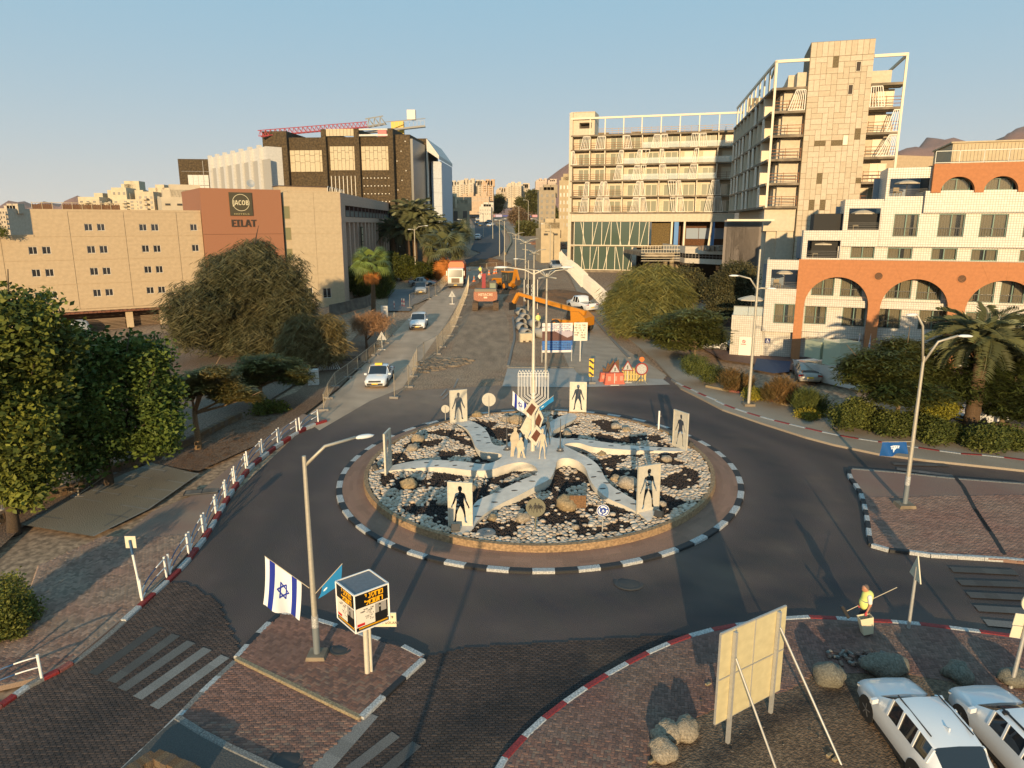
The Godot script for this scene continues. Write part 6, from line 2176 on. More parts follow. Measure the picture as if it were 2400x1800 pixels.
	obj("face",s,img_mat("disabled_face",im),wsn)
	obj("board",box(Vector3(0,0,-0.03),Vector3(0.5,0.5,0.04)),mats["sign_back"],wsn)
	var ter:=thing("roof_umbrella","cream sun umbrella on the low roof terrace left of the tiled hotel","umbrella",o.to_global(Vector3(-4.2,4.55,-1.3)),o.rotation.y)
	umbrella(ter,1.25,1.75)
	var gl:=thing("terrace_glass_rail","glass balustrade round the low roof terrace with the cream umbrella","railing",o.to_global(Vector3(-5.7,4.52,-0.5)),o.rotation.y)
	var rail: Material = mats["glass_rail"]
	for k in 2:
		obj("glass_panel",box(Vector3(0.65+k*1.3,0.4,0),Vector3(1.26,0.8,0.02)),rail,gl)
	obj("hand_rail",box(Vector3(1.3,0.84,0),Vector3(2.6,0.05,0.05)),mats["dark_rail"],gl)
	# roof hall and railing at the top
	var hall:=thing("roof_hall","beige ribbed metal hall standing on the orange hotel's roof","roof building",o.to_global(Vector3(11.0,17.2,-4)),o.rotation.y)
	s = st()
	bb(s,0,16,0,2.2,-8,0)
	obj("wall",s,mat("beige_metal",Color(0.52,0.42,0.27),0.7,"soft",0.3),hall)
	s = st()
	for k in 60:
		bb(s,0.1+k*0.26,0.2+k*0.26,0.0,2.1,0.0,0.05)
	obj("ribs",s,mats["beige_metal"],hall).set_meta("kind","stuff")
	obj("roof",box(Vector3(8,2.25,-4),Vector3(16.3,0.12,8.3)),mats["beige_metal"],hall)
	var rl:=thing("roof_railing_grey","grey tube railing along the orange hotel's roof","railing",o.to_global(Vector3(9.2,17.45,-0.3)),o.rotation.y)
	s = st()
	for k in 9:
		bb(s,k*1.7 - 0.02,k*1.7+0.02,0,1.05,-0.02,0.02)
	for y in [0.1,1.0]:
		bb(s,0,14,y,y+0.05,-0.02,0.02)
	obj("tubes",s,mat("rail_grey",Color(0.38,0.4,0.38),0.4),rl)
	# buildings seen above the step between the two hotels
	var bk:=thing("roofscape_building","tan flat roofed building with odd roof boxes between the two right hand hotels","building",Vector3(57.34,22.12,-110) - Vector3(0,20,0),0.3)
	s = st()
	bb(s,-9,10,0,21.5,-10,0)
	bb(s,-8,0,21.5,26,-9,-2)
	obj("wall",s,mats["cream_render"],bk)
	for k in 4:
		obj("window",box(Vector3(-6.5+k*1.9,24 - 0.5*(k % 2),-1.97),Vector3(1.0,1.3,0.1)),mats["dark_pane"],bk)
	s = st()
	lathe(s,[[0.0,0],[0.9,0],[0.9,2.0],[0,2.0]],14,Transform3D(Basis(),Vector3(-2.5,26,-4)))
	obj("roof_tank",s,mat("tank_ochre",Color(0.4,0.25,0.1),0.7),bk)
	s = st()
	bx(s,Vector3(-3.2,25.6,-2),Vector3(3.0,0.1,1.5),Basis(Vector3.BACK,0.25))
	obj("solar_panel",s,mat("solar_blue",Color(0.03,0.05,0.1),0.2),bk)

func umbrella(o: Node3D,r: float,h: float)->void:
	var s:=st()
	tube(s,Vector3.ZERO,Vector3(0,h,0),0.03,0.03,8)
	obj("pole",s,mat("pole_dark",Color(0.08,0.07,0.06),0.5),o)
	s = st()
	lathe(s,[[r,h*0.8],[r*0.5,h*0.92],[0.02,h]],8,Transform3D(),false)
	lathe(s,[[r,h*0.8 - 0.09],[r,h*0.8]],8,Transform3D(),false)
	obj("canopy",s,mat("canvas_cream",Color(0.6,0.53,0.42),0.9,"soft",1.0),o)


# ---------------------------------------------------------------- trees and plants
var leaf:={}

func leaf_clump(kind: String)->Mesh:
	if leaf.has(kind):
		return leaf[kind]
	var r:=RandomNumberGenerator.new()
	r.seed = kind.hash()
	var s:=st()
	var n: int = {"broad": 12,"fine": 16,"needle": 22,"flat": 14,"twig": 12,"grass": 14}[kind]
	for i in n:
		var p:=Vector3(r.randf_range(-1,1),r.randf_range(-1,1),r.randf_range(-1,1))*0.5
		var d:=Vector3(r.randf_range(-1,1),r.randf_range(-0.7,0.5),r.randf_range(-1,1)).normalized()
		var l:=0.34
		var w:=0.2
		match kind:
			"fine":
				l = 0.26
				w = 0.12
			"needle":
				d = Vector3(d.x*0.7,absf(d.y)*0.5 - 0.55,d.z*0.7).normalized()
				l = 0.6
				w = 0.045
			"flat":
				p.y *= 0.25
				d = Vector3(d.x,-0.12,d.z).normalized()
				l = 0.55
				w = 0.14
			"twig":
				l = 0.7
				w = 0.035
			"grass":
				d = Vector3(d.x*0.8,0.7,d.z*0.8).normalized()
				l = 0.8
				w = 0.07
		var side:=d.cross(Vector3(r.randf_range(-1,1),r.randf_range(-1,1),r.randf_range(-1,1))).normalized()*w
		if kind=="flat":
			side = d.cross(Vector3.UP).normalized()*w
		quad(s,p,p+d*l*0.45 - side*0.5,p+d*l,p+d*l*0.45+side*0.5)
	s.generate_normals()
	leaf[kind] = s.commit()
	return leaf[kind]

func crown(o: Node3D,blobs: Array,n: int,kind: String,size: float,c0: Color,c1: Color,hollow:=0.45,gaps:=-0.04,called:="crown")->void:
	var f:=FastNoiseLite.new()
	f.seed = rng.randi() % 1000
	f.frequency = 0.55
	var where:=[]
	var tints:=PackedColorArray()
	var total:=0.0
	for b in blobs:
		total += b[1]*b[2]
	for bi in blobs.size():
		var b = blobs[bi]
		var m:=int(0.55*n*b[1]*b[2]/total)
		var depth: float = (b[1]*0.7 if bi % 3==0 else -b[1]*0.55) if bi % 3<2 and bi>0 else 0.0
		for i in m:
			var d:=Vector3(rng.randfn(),rng.randfn(),rng.randfn()).normalized()
			var r:=lerpf(hollow,1.0,pow(rng.randf(),0.55))
			var off:=Vector3(d.x*b[1],d.y*b[2],d.z*b[1])*r
			r = 1.0+0.55*f.get_noise_3dv(off*0.9+b[0])
			var p: Vector3 = b[0]+off*r+Vector3(0,0,depth)
			if f.get_noise_3dv(p*2.0)<gaps and rng.randf()<0.85:
				continue
			if p.y<0.05:
				continue
			var k:=size*1.5*rng.randf_range(0.6,1.4)
			var bas:=Basis(Vector3.UP,rng.randf()*TAU)
			if kind in ["broad","fine","twig"]:
				bas = bas*Basis(Vector3.RIGHT,rng.randf()*TAU)
			else:
				bas = bas*Basis(Vector3.RIGHT,rng.randf_range(-0.35,0.35))
			where.append(Transform3D(bas.scaled(Vector3.ONE*k),p))
			tints.append(c0.lerp(c1,clampf(0.5+0.9*f.get_noise_3dv(p*0.9+Vector3(50,0,0))+rng.randf_range(-0.3,0.3),0,1))*rng.randf_range(0.75,1.25))
	scatter(called,leaf_clump(kind),leaf_mat("leaf_"+kind),where,tints,o)

func trunk(o: Node3D,blobs: Array,r: float,fork: float,m: Material,lean:=Vector3.ZERO)->void:
	var s:=st()
	var top:=Vector3(lean.x,fork,lean.z)
	path_tube(s,[Vector3(0,-0.3,0),Vector3(lean.x*0.2+0.05,fork*0.35,lean.z*0.2),top*0.7+Vector3(lean.x*0.05,0,0),top],[r*1.35,r,r*0.85,r*0.75],9)
	for b in blobs:
		var e: Vector3 = b[0]
		var mid: Vector3 = top.lerp(e,0.5)+Vector3(rng.randf_range(-0.3,0.3),-0.1,rng.randf_range(-0.3,0.3))
		path_tube(s,[top - Vector3(0,0.2,0),mid,e,e+(e - mid)*0.6+Vector3(0,b[2]*0.3,0)],[r*0.55,r*0.35,r*0.2,0.02],6)
		for k in 3:
			var t:=e+Vector3(rng.randf_range(-0.8,0.8)*b[1],rng.randf_range(-0.2,0.7)*b[2],rng.randf_range(-0.7,0.7)*b[1])
			path_tube(s,[mid,mid.lerp(t,0.6)+Vector3(0,0.15,0),t],[r*0.25,r*0.14,0.015],5)
	obj("trunk",s,m,o)

func tree(called: String,label: String,base: Vector3,blobs: Array,n: int,kind: String,size: float,c0: Color,c1: Color,r: float,fork: float,bark: Color,cat:="tree",hollow:=0.45,gaps:=-0.04)->Node3D:
	var o:=thing(called,label,cat,base)
	if r>0:
		trunk(o,blobs,r,fork,mat("bark_%s" % called,bark,0.9,"rough",1.0,0.0,4.0))
	crown(o,blobs,n,kind,size,c0,c1,hollow,gaps)
	return o

func frond_mesh(kind: String)->Mesh:
	if leaf.has(kind):
		return leaf[kind]
	var s:=st()
	var r:=RandomNumberGenerator.new()
	r.seed = 9
	if kind=="fan":
		var stem:=Vector3(0.9,0.25,0)
		bar(s,Vector3.ZERO,stem,0.03)
		for k in 22:
			var a:=lerpf(-2.0,2.0,k/21.0)
			var d:=Vector3(cos(a),0.1 - 0.25*absf(a),sin(a))
			var q:=stem+d*0.45
			var e:=stem+d*0.85+Vector3(0,-0.3 - 0.15*r.randf(),0)
			var w:=Vector3(-sin(a),0,cos(a))*0.045
			quad(s,stem - w*0.3,q - w,q+w,stem+w*0.3)
			quad(s,q - w,e,e,q+w)
	else:
		var pts:=[]
		for k in 13:
			var t:=k/12.0
			pts.append(Vector3(t*(1.0 - 0.12*t),0.5*t - 0.68*t*t,0))
		for k in 12:
			bar(s,pts[k],pts[k+1],0.022*(1.1 - k/12.0))
			for h in 3:
				var p: Vector3 = pts[k].lerp(pts[k+1],h/3.0)
				var t:=(k+h/3.0)/12.0
				if t<0.12:
					continue
				var l:=0.26*(1.0 - 0.75*absf(t - 0.45))*r.randf_range(0.85,1.1)
				for sg in [-1.0,1.0]:
					var d:=Vector3(0.65,0.22+r.randf_range(-0.12,0.12),sg).normalized()
					var e:=p+d*l+Vector3(0,-0.05,0)
					var w:=Vector3(0.012,0.0,0)
					quad(s,p - w,p+d*l*0.5 - w*1.2,e,p+d*l*0.5+w*1.2)
	s.generate_normals()
	leaf[kind] = s.commit()
	return leaf[kind]

func palm(label: String,base: Vector3,h: float,r: float,n: int,kind:="date",tr:=0.28,skirt:=0,c:=Color(0.10,0.105,0.042))->Node3D:
	var o:=thing("palm_tree",label,"palm tree",base)
	var s:=st()
	var pts:=[]
	var rad:=[]
	for k in 25:
		pts.append(Vector3(0.12*sin(k*0.13),h*k/24.0 - 0.1,0))
		rad.append(tr*(1.25 - 0.35*k/24.0)*(1.09 if k % 2 else 0.95))
	path_tube(s,pts,rad,10)
	obj("trunk",s,mat("palm_bark",Color(0.26,0.16,0.085),0.95,"rough",1.2,0.0,5.0),o)
	var top:=Vector3(0.12*sin(24*0.13),h - 0.1,0)
	if kind=="date":
		s = st()
		for k in 40:
			var a:=k*2.4
			var p:=top+Vector3(cos(a),0,sin(a))*tr*1.0+Vector3(0,-0.9+k*0.025,0)
			bar(s,p,p+Vector3(cos(a)*0.25,0.35,sin(a)*0.25),0.09,0.05)
		obj("frond_bases",s,mat("frond_base",Color(0.3,0.12,0.04),0.9,"rough",1.0),o).set_meta("kind","stuff")
	var ms:=[]
	for k in 3:
		var m:=mat("frond_%s_%d" % [kind if label.find("young")<0 else "y",k],c*[0.8,1.0,1.3][k],0.55)
		m.backlight_enabled = true
		m.backlight = Color(0.3,0.3,0.25)
		ms.append(m)
	for k in n:
		var up:=1.15 - 1.75*(float(k)/n)+rng.randf_range(-0.12,0.12)
		var b:=Basis(Vector3.UP,k*2.39996+rng.randf_range(-0.15,0.15))*Basis(Vector3.BACK,up*0.8)*Basis(Vector3.RIGHT,rng.randf_range(-0.5,0.5))
		var q:=obj("frond",frond_mesh(kind),ms[k % 3],o)
		q.transform = Transform3D(b.scaled(Vector3.ONE*r*rng.randf_range(0.88,1.08)),top)
	for k in skirt:
		var b:=Basis(Vector3.UP,k*2.4)*Basis(Vector3.BACK,-1.35+rng.randf_range(-0.15,0.15))
		var q:=obj("dead_frond",frond_mesh(kind),mat("frond_dead",Color(0.42,0.15,0.03),0.9),o)
		q.transform = Transform3D(b.scaled(Vector3.ONE*r*0.85),top+Vector3(0,-0.1 - 0.07*k*r*0.4,0))
	return o

func trees()->void:
	var g0:=Color(0.045,0.062,0.014)
	var g1:=Color(0.17,0.18,0.03)
	tree("leafy_tree","tall dark green tree filling the left edge, in front of the sand coloured hotel",Vector3(-24,-0.77,-31.87),z5([1.28,9.68,0,2.28,1.87,2.14,8.4,0,1.24,1.45,0.63,6.88,0,2.07,2.28,1.53,5.78,0,1.45,1.87,0.36,3.75,0,1.87,2.07,1.06,2.6,0,1.04,1.24,-0.18,8.4,0,2.07,2.49,-0.58,4.66,0,1.87,2.7]),11000,"broad",0.55,g0,g1,0.26,2.2,Color(0.15,0.1,0.06))
	tree("leafy_tree","broad dark green tree left of the bare branched acacias, behind the mesh fence",Vector3(-22.38,-0.46,-37.27),z5([-0.02,6.81,0,1.7,1.46,1.71,6.81,0,1.82,1.33,-1.46,5.28,0,1.46,1.7,0.22,4.77,0,1.94,1.7,2.5,5.03,0,1.46,1.58,3.21,3.47,0,1.09,1.21,-0.55,2.68,0,1.7,1.46,1.47,2.68,0,1.46,1.33,-1.08,8.06,0,0.97,0.85,-2.03,6.56,0,1.46,1.46]),10000,"broad",0.5,Color(0.032,0.058,0.012),Color(0.115,0.15,0.028),0.24,2.0,Color(0.14,0.09,0.055))
	tree("tamarisk_tree","huge grey green feathery tree before the terracotta hotel panel",Vector3(-26.45,1.01,-67.62),z5([1.78,8.2,0,3.3,2.42,-0.87,7.77,0,2.64,1.98,4.34,7.33,0,2.42,2.42,-2.43,5.15,0,2.86,2.2,1.02,4.27,0,3.96,2.64,5.06,5.15,0,2.42,1.98,-3.48,3.38,0,1.98,1.76,-1.34,2.48,0,3.08,1.98,2.62,2.04,0,3.08,1.98,5.82,3.38,0,1.54,1.32,2.14,9.92,0,1.54,1.1]),15000,"needle",0.8,Color(0.038,0.045,0.02),Color(0.12,0.105,0.05),0.5,2.4,Color(0.13,0.08,0.05),"tree",0.5,-0.1)
	tree("olive_bush","pale olive feathery bush beside the big grey green tree",Vector3(-17.92,0.9,-62.6),z5([-0.4,3.56,0,1.63,1.3,1.23,3.36,0,1.43,1.43,0.34,2.11,0,2.04,1.22,-1.3,2.32,0,1.22,1.14,2.18,1.9,0,0.81,0.9]),4200,"needle",0.7,Color(0.11,0.085,0.03),Color(0.24,0.18,0.075),0.12,0.6,Color(0.2,0.13,0.08),"bush")
	tree("bare_tree","small leafless reddish tree beside the dusty road",Vector3(-14.67,1.36,-70.73),z5([-0.49,2.82,0,0.61,0.41,0.55,3.02,0,0.72,0.41,1.36,2.92,0,0.72,0.41,0,2.4,0,0.82,0.41,0.93,2.3,0,0.61,0.41]),1500,"twig",0.6,Color(0.25,0.13,0.06),Color(0.34,0.2,0.11),0.14,1.1,Color(0.28,0.16,0.09))
	tree("acacia_tree","thin acacia with a pale bare trunk and flat feathery crown by the kerb rails",Vector3(-19.71,-0.14,-42.68),z5([0.76,4.37,0,1.76,0.65,-0.43,3.88,0,1.2,0.56,2.21,3.69,0,1.3,0.56,1.4,5.15,0,1.11,0.37,3.33,3.39,0,0.65,0.37]),5200,"flat",0.36,Color(0.10,0.085,0.02),Color(0.23,0.17,0.05),0.19,2.6,Color(0.42,0.27,0.14),"tree",0.2,-0.05)
	tree("acacia_tree","acacia with a greener flat crown, second one along the verge",Vector3(-18.56,0.3,-51.01),z5([-0.64,2.63,0,1.83,0.93,1.42,2.98,0,1.66,0.93,2.75,2.63,0,1.16,0.73,0.45,3.67,0,1.49,0.6,-1.69,2.28,0,1.33,0.66]),4800,"flat",0.42,Color(0.055,0.06,0.015),Color(0.15,0.13,0.035),0.2,2.0,Color(0.36,0.2,0.1),"tree",0.2,-0.05)
	tree("verge_shrub","low dark shrub on the planted verge under the acacias",Vector3(-17.5,0.26,-49.85),z5([-0.46,0.52,0,0.71,0.39,0.53,0.35,0,0.58,0.29,-1.52,-0.1,0,0.71,0.26]),900,"broad",0.35,g0,g1*0.7,0,0,g0,"shrub")
	tree("verge_shrub","green shrub by the white electric cabinet and the road fence",Vector3(-17.54,0.69,-58.49),z5([-0.13,0.62,0,0.59,0.93,-0.62,1.15,0,0.51,0.76]),1000,"fine",0.4,g0,g1,0,0,g0,"shrub")
	tree("corner_shrub","rounded clipped green shrub at the lower left edge with a curved kerb",Vector3(-18.78,-1.11,-23.39),z5([0.43,1.68,0,0.69,0.76,-0.22,0.75,0,1.07,0.91,0.43,0.57,0,0.61,0.69]),3600,"broad",0.22,Color(0.06,0.075,0.015),Color(0.15,0.15,0.03),0,0,g0,"shrub")
	# palms by the road
	palm("tall date palm, leftmost and shadiest in the row by the hotel",Vector3(-22.46,4.55,-136.24),7.78,4.3,34,"date",0.42)
	palm("shaded date palm standing between the leftmost and the tallest in the row",Vector3(-19.46,4.52,-134.55),7.40,4.0,30,"date",0.42)
	palm("tallest date palm of the row, before the bluish white building",Vector3(-18.49,4.66,-136.96),10.34,5.2,40,"date",0.42)
	palm("sunlit date palm with an orange crown base and straight trunk",Vector3(-16.69,4.74,-138.02),8.03,5.0,40,"date",0.45)
	palm("date palm behind the sunlit one, with a thin trunk",Vector3(-15.51,4.75,-137.84),7.87,4.6,36,"date",0.42)
	palm("fan palm with a brown skirt of dead leaves, farthest along the pavement",Vector3(-12.8,6.32,-167.89),4.96,2.6,26,"fan",0.3,22)
	palm("fan palm with a bright orange skirt of dead leaves behind the tipper truck",Vector3(-11.79,4.09,-123.64),5.27,2.7,30,"fan",0.2,26)
	palm("young bright green fan palm by the hotel's side drive",Vector3(-17.75,2.32,-90.69),6.63,1.7,30,"fan",0.25,8,Color(0.12,0.16,0.03))
	tree("dark_hedge","long dark green hedge behind the parked cars by the palms",Vector3(-14.47,4.09,-124.53),z5([-1.36,1.53,0,0.85,1.41,0.32,1.67,0,1.13,1.27,2,1.67,0,0.85,1.27,3.4,1.53,0,0.57,1.27]),5000,"broad",0.6,g0*0.7,g1*0.5,0,0,g0,"hedge")
	tree("dark_shrubs","dense dark shrubbery between the young fan palm and the hedge",Vector3(-20.35,4.03,-125.3),z5([-0.61,2.65,0,1.56,2.13,1.49,2.23,0,1.56,1.71,2.62,2.51,0,1.14,1.28,-1.98,3.34,0,0.85,0.85]),5000,"broad",0.6,g0*0.7,g1*0.5,0.15,1.0,g0,"shrub")
	tree("garden_shrub","dark palm-like shrubs at the foot of the hotel's road side",Vector3(-21.71,3.05,-106.42),z5([-1.73,2.29,0,1.23,1.39,-0.87,1.07,0,1.39,0.92,2.52,1.53,0,0.92,1.23,2.17,0.61,0,0.92,0.77]),2600,"grass",0.8,g0,g1*0.6,0,0,g0,"shrub")
	# right side
	tree("weeping_bush","huge rounded olive green weeping bush by the construction hoarding",Vector3(14.74,2.21,-77.74),z5([0.09,3.82,0,3.54,2.53,-1.89,2.81,0,2.28,2.02,2.14,3.31,0,2.53,2.53,-0.33,1.79,0,3.79,1.77,1.03,5.57,0,2.02,1.26]),11000,"needle",0.9,Color(0.07,0.075,0.02),Color(0.19,0.17,0.05),0.2,0.8,Color(0.16,0.1,0.05),"bush",0.55)
	tree("forecourt_tree","slim grey green tree between the weeping bush and the deck columns",Vector3(24.09,2.84,-87.02),z5([-3.05,3.95,0,2.27,1.7,-1.86,2.83,0,1.98,1.42,-3.53,2.27,0,1.7,1.42]),3200,"fine",0.6,Color(0.05,0.05,0.02),Color(0.14,0.12,0.05),0.13,1.5,Color(0.28,0.18,0.1))
	tree("forecourt_tree","dark grey green tree in front of the hotel deck, left of the umbrella terrace",Vector3(24.07,2.53,-80.98),z5([1.21,5.52,0,1.84,1.58,0.28,3.7,0,2.37,1.84,1.9,3.17,0,1.58,1.58,-0.14,2.12,0,1.84,1.32,2.79,5.26,0,1.05,1.32]),5000,"fine",0.6,Color(0.035,0.038,0.016),Color(0.12,0.105,0.045),0.15,2.0,Color(0.3,0.2,0.12))
	tree("flame_tree","flat layered green tree beside the right pavement, above a planted bed",Vector3(16.84,1.58,-64.58),z5([-0.6,3.22,0,2.73,0.92,-2.26,2.59,0,2.1,0.67,1.15,2.16,0,1.89,0.84,-0.23,4.07,0,1.89,0.59,-1.36,1.51,0,1.89,0.59]),5200,"flat",0.7,Color(0.045,0.058,0.014),Color(0.15,0.15,0.04),0.12,1.2,Color(0.34,0.24,0.14),"tree",0.1,-0.05)
	tree("flame_tree","wide dark layered tree right of the moored white boat shape, before the orange arches",Vector3(25.07,0.71,-44.7),z5([-0.68,4.46,0,2.18,1.02,-2.06,3.56,0,1.45,0.87,1.18,3.86,0,1.75,1.16,-0.8,2.95,0,2.33,0.87,0.1,5.36,0,1.16,0.58,-2.75,4.46,0,0.87,0.44]),9500,"flat",0.5,Color(0.032,0.045,0.01),Color(0.11,0.115,0.03),0.16,1.6,Color(0.36,0.22,0.1),"tree",0.2,-0.08)
	tree("flame_tree","dark layered tree at the right edge behind the date palm trunk",Vector3(31.36,0.78,-43.94),z5([-1.6,4.84,0,1.43,1.14,-0.01,3.95,0,1.72,1.43,-2.22,3.05,0,1.57,1.14,-0.03,2.14,0,1.72,1.14,0.97,5.13,0,1.43,1.43]),8500,"flat",0.5,Color(0.028,0.042,0.01),Color(0.085,0.1,0.026),0.16,1.6,Color(0.36,0.22,0.1),"tree",0.2,-0.08)
	tree("yellow_green_bush","bright yellow green bush between two dark layered trees",Vector3(27.61,0.72,-44.12),z5([-0.2,1.54,0,1.01,0.86,-0.72,0.93,0,0.86,0.63]),1800,"fine",0.35,Color(0.16,0.15,0.02),Color(0.26,0.24,0.03),0,0,g0,"bush")
	palm("date palm with a thick scaly trunk standing over the hedge at the right",Vector3(28.87,0.7,-43.21),5.93,3.6,44,"date",0.38,0,Color(0.12,0.13,0.055))
	palm("date palm at the right edge whose fronds reach into view",Vector3(33.27,0.68,-41.31),6.25,3.6,40,"date",0.36,0,Color(0.10,0.11,0.05))
	# the hedge along the right pavement
	var hedge:=[
		["flowering shrub with pink blossoms at the bend of the right pavement",Vector3(15.64,1.09,-55.25),z5([-1.2,1.69,0,1.08,0.79,0.31,0.94,0,1.08,0.79]),"fine",1500,1],
		["red tipped croton shrub left of the tall double lamp",Vector3(17.23,1.01,-53.19),z5([-0.42,0.91,0,0.76,0.69,0.67,0.55,0,0.69,0.62]),"grass",900,2],
		["yellow flowering creeper spilling over the sandy kerb, left end",Vector3(18.26,0.91,-50.95),z5([-0.56,0.63,0,0.73,0.46,0.31,0.35,0,0.66,0.4]),"fine",900,3],
		["reddish fern-like shrubs right of the tall double lamp",Vector3(19.44,0.86,-49.52),z5([-0.75,1.03,0,0.81,0.71,0.61,0.69,0,0.81,0.71,-0.13,1.54,0,0.64,0.39]),"grass",1100,2],
		["green shrub with big banana-like leaves before the parked car",Vector3(20.76,0.8,-47.85),z5([-0.4,0.83,0,0.87,0.75,0.61,0.33,0,0.69,0.62]),"grass",900,1],
		["yellow flowering creeper above the right pavement, middle",Vector3(20.97,0.75,-46.82),z5([-0.82,0.33,0,0.91,0.3,0.47,0,0,0.76,0.3]),"fine",900,3],
		["thick dark green hedge left of the blue flag's lamp post",Vector3(22.44,0.63,-43.92),z5([-1,1.08,0,1,0.74,0.51,0.77,0,1,0.74,-0.48,1.69,0,0.71,0.43]),"broad",2400,1],
		["dark green hedge behind the blue flag's lamp post",Vector3(24.6,0.61,-42.95),z5([-0.69,0.91,0,0.98,0.73,0.8,0.61,0,0.98,0.67]),"broad",2200,1],
		["green hedge with white blossoms left of the scaly palm trunk",Vector3(26.54,0.59,-41.78),z5([-0.68,0.83,0,0.95,0.65,0.5,0.53,0,0.82,0.6]),"broad",2200,1],
		["dark hedge at the right edge beyond the scaly palm trunk",Vector3(28.71,0.55,-40.34),z5([-0.68,0.86,0,1.05,0.63,1.01,0.57,0,1.18,0.68]),"broad",2600,1]]
	for q in hedge:
		var c0: Color = [Color(),Color(0.035,0.05,0.012),Color(0.08,0.06,0.02),Color(0.17,0.15,0.02)][q[5]]
		var c1: Color = [Color(),Color(0.12,0.13,0.03),Color(0.2,0.11,0.04),Color(0.34,0.27,0.03)][q[5]]
		tree("hedge_shrub",q[0],q[1],q[2],q[4],q[3],0.3,c0,c1,0,0,g0,"shrub",0.3,-0.3)
	# far along the street
	var far:=[["dark round tree beyond the far road, leftmost of the distant grove",Vector3(-23.94,21.18,-464.7),z5([-0.42,3.61,0,2.39,2.39,-1.33,5.42,0,1.68,1.68])],["dark tree over the white far house",Vector3(-22.18,24.14,-522.44),z5([0.05,5.07,0,2.69,2.42,3.18,5.57,0,2.69,2.42])],["broad green tree in the middle of the distant grove",Vector3(-10.75,21.08,-458.31),z5([-1.34,6.23,0,2.83,2.83,2.33,7.11,0,3.31,2.6,1.39,1.78,0,3.31,2.13])],["large green tree right of the distant grove's middle",Vector3(-0.73,23.9,-510.71),z5([-2.55,4.95,0,3.68,3.16,2.55,5.45,0,3.68,3.16,-1.02,7.42,0,4.21,2.11])],["tall shaggy tree before the grey concrete frame",Vector3(10.13,16.74,-365.9),z5([-0.06,10.3,0,2.64,2.07,0.33,4.99,0,2.26,2.26,-5.53,6.76,0,2.26,2.26,-4.79,4.28,0,1.89,1.89])],["brown bare crowned tree left of the far lamp posts",Vector3(2.89,13.27,-299.71),z5([-0.61,3.52,0,2.78,2.16,1.8,1.76,0,2.16,1.85])],["dark green tree beside the beige far building",Vector3(17.18,14.49,-319.04),z5([0.59,4.05,0,1.32,1.64,-0.34,1.87,0,2.63,1.32,-1.91,-1.25,0,2.3,1.32,2.9,-0.94,0,1.97,1.64])],["bright green shrub by the site road fence",Vector3(6.1,10.11,-236.38),z5([-0.48,1.4,0,2.19,1.46,-2.15,2.1,0,1.46,0.97])]]
	for i in far.size():
		var q = far[i]
		tree("distant_tree",q[0],q[1],q[2],3000,"broad",1.5,Color(0.05,0.055,0.02) if i != 5 else Color(0.12,0.08,0.05),Color(0.11,0.105,0.035) if i != 5 else Color(0.2,0.14,0.08),0.4,2.0,Color(0.2,0.13,0.08))
	tree("roof_plants","potted green plants on the hotel's left roof terrace",Vector3(-57.87,12.5,-78.1),[[Vector3(0,0.5,0),1.4,0.6],[Vector3(-3,0.6,0),1.6,0.7],[Vector3(2.6,0.4,0),1.0,0.5]],1500,"fine",0.4,g0,g1,0,0,g0,"plant")
	# dry leaves on the verge
	var where:=[]
	var tints:=PackedColorArray()
	for q in [z2([-17.85,-38.43,-21.2,-40.43,-19.78,-42.95,-18.9,-47.73,-17.54,-51.59,-16.14,-50.75,-16.6,-45.39])]:
		var pp:=PackedVector2Array(q)
		for i in 2600:
			var p: Vector2 = pp[0]+Vector2(rng.randf_range(-6,10),rng.randf_range(-18,4))
			if inside(p,pp):
				where.append(Transform3D(Basis(Vector3.UP,rng.randf()*TAU).scaled(Vector3(0.25,0.1,0.25)),up3(p,0.12)))
				tints.append(Color(0.14,0.07,0.03)*rng.randf_range(0.6,1.6))
	scatter("dry_leaves",leaf_clump("broad"),leaf_mat("leaf_broad"),where,tints)


# ---------------------------------------------------------------- vehicles
func wheel(o: Node3D,p: Vector3,r: float,w: float,rim: Material)->void:
	var s:=st()
	var d:=Vector3(w/2,0,0)
	lathe(s,[[r*0.55,-w/2],[r*0.92,-w/2],[r,-w*0.3],[r,w*0.3],[r*0.92,w/2],[r*0.55,w/2]],20,Transform3D(Basis(Vector3.BACK,-PI/2),p))
	var t:=obj("wheel",s,mat("tyre",Color(0.025,0.025,0.026),0.85),o)
	s = st()
	tube(s,p - d*0.75,p+d*0.75,r*0.56,r*0.56,14)
	for k in 5:
		var a:=TAU*k/5
		for sg in [-1.0,1.0]:
			bar(s,p+Vector3(sg*w*0.42,0,0),p+Vector3(sg*w*0.42,cos(a)*r*0.62,sin(a)*r*0.62),r*0.16,0.03)
	obj("rim",s,rim,t)

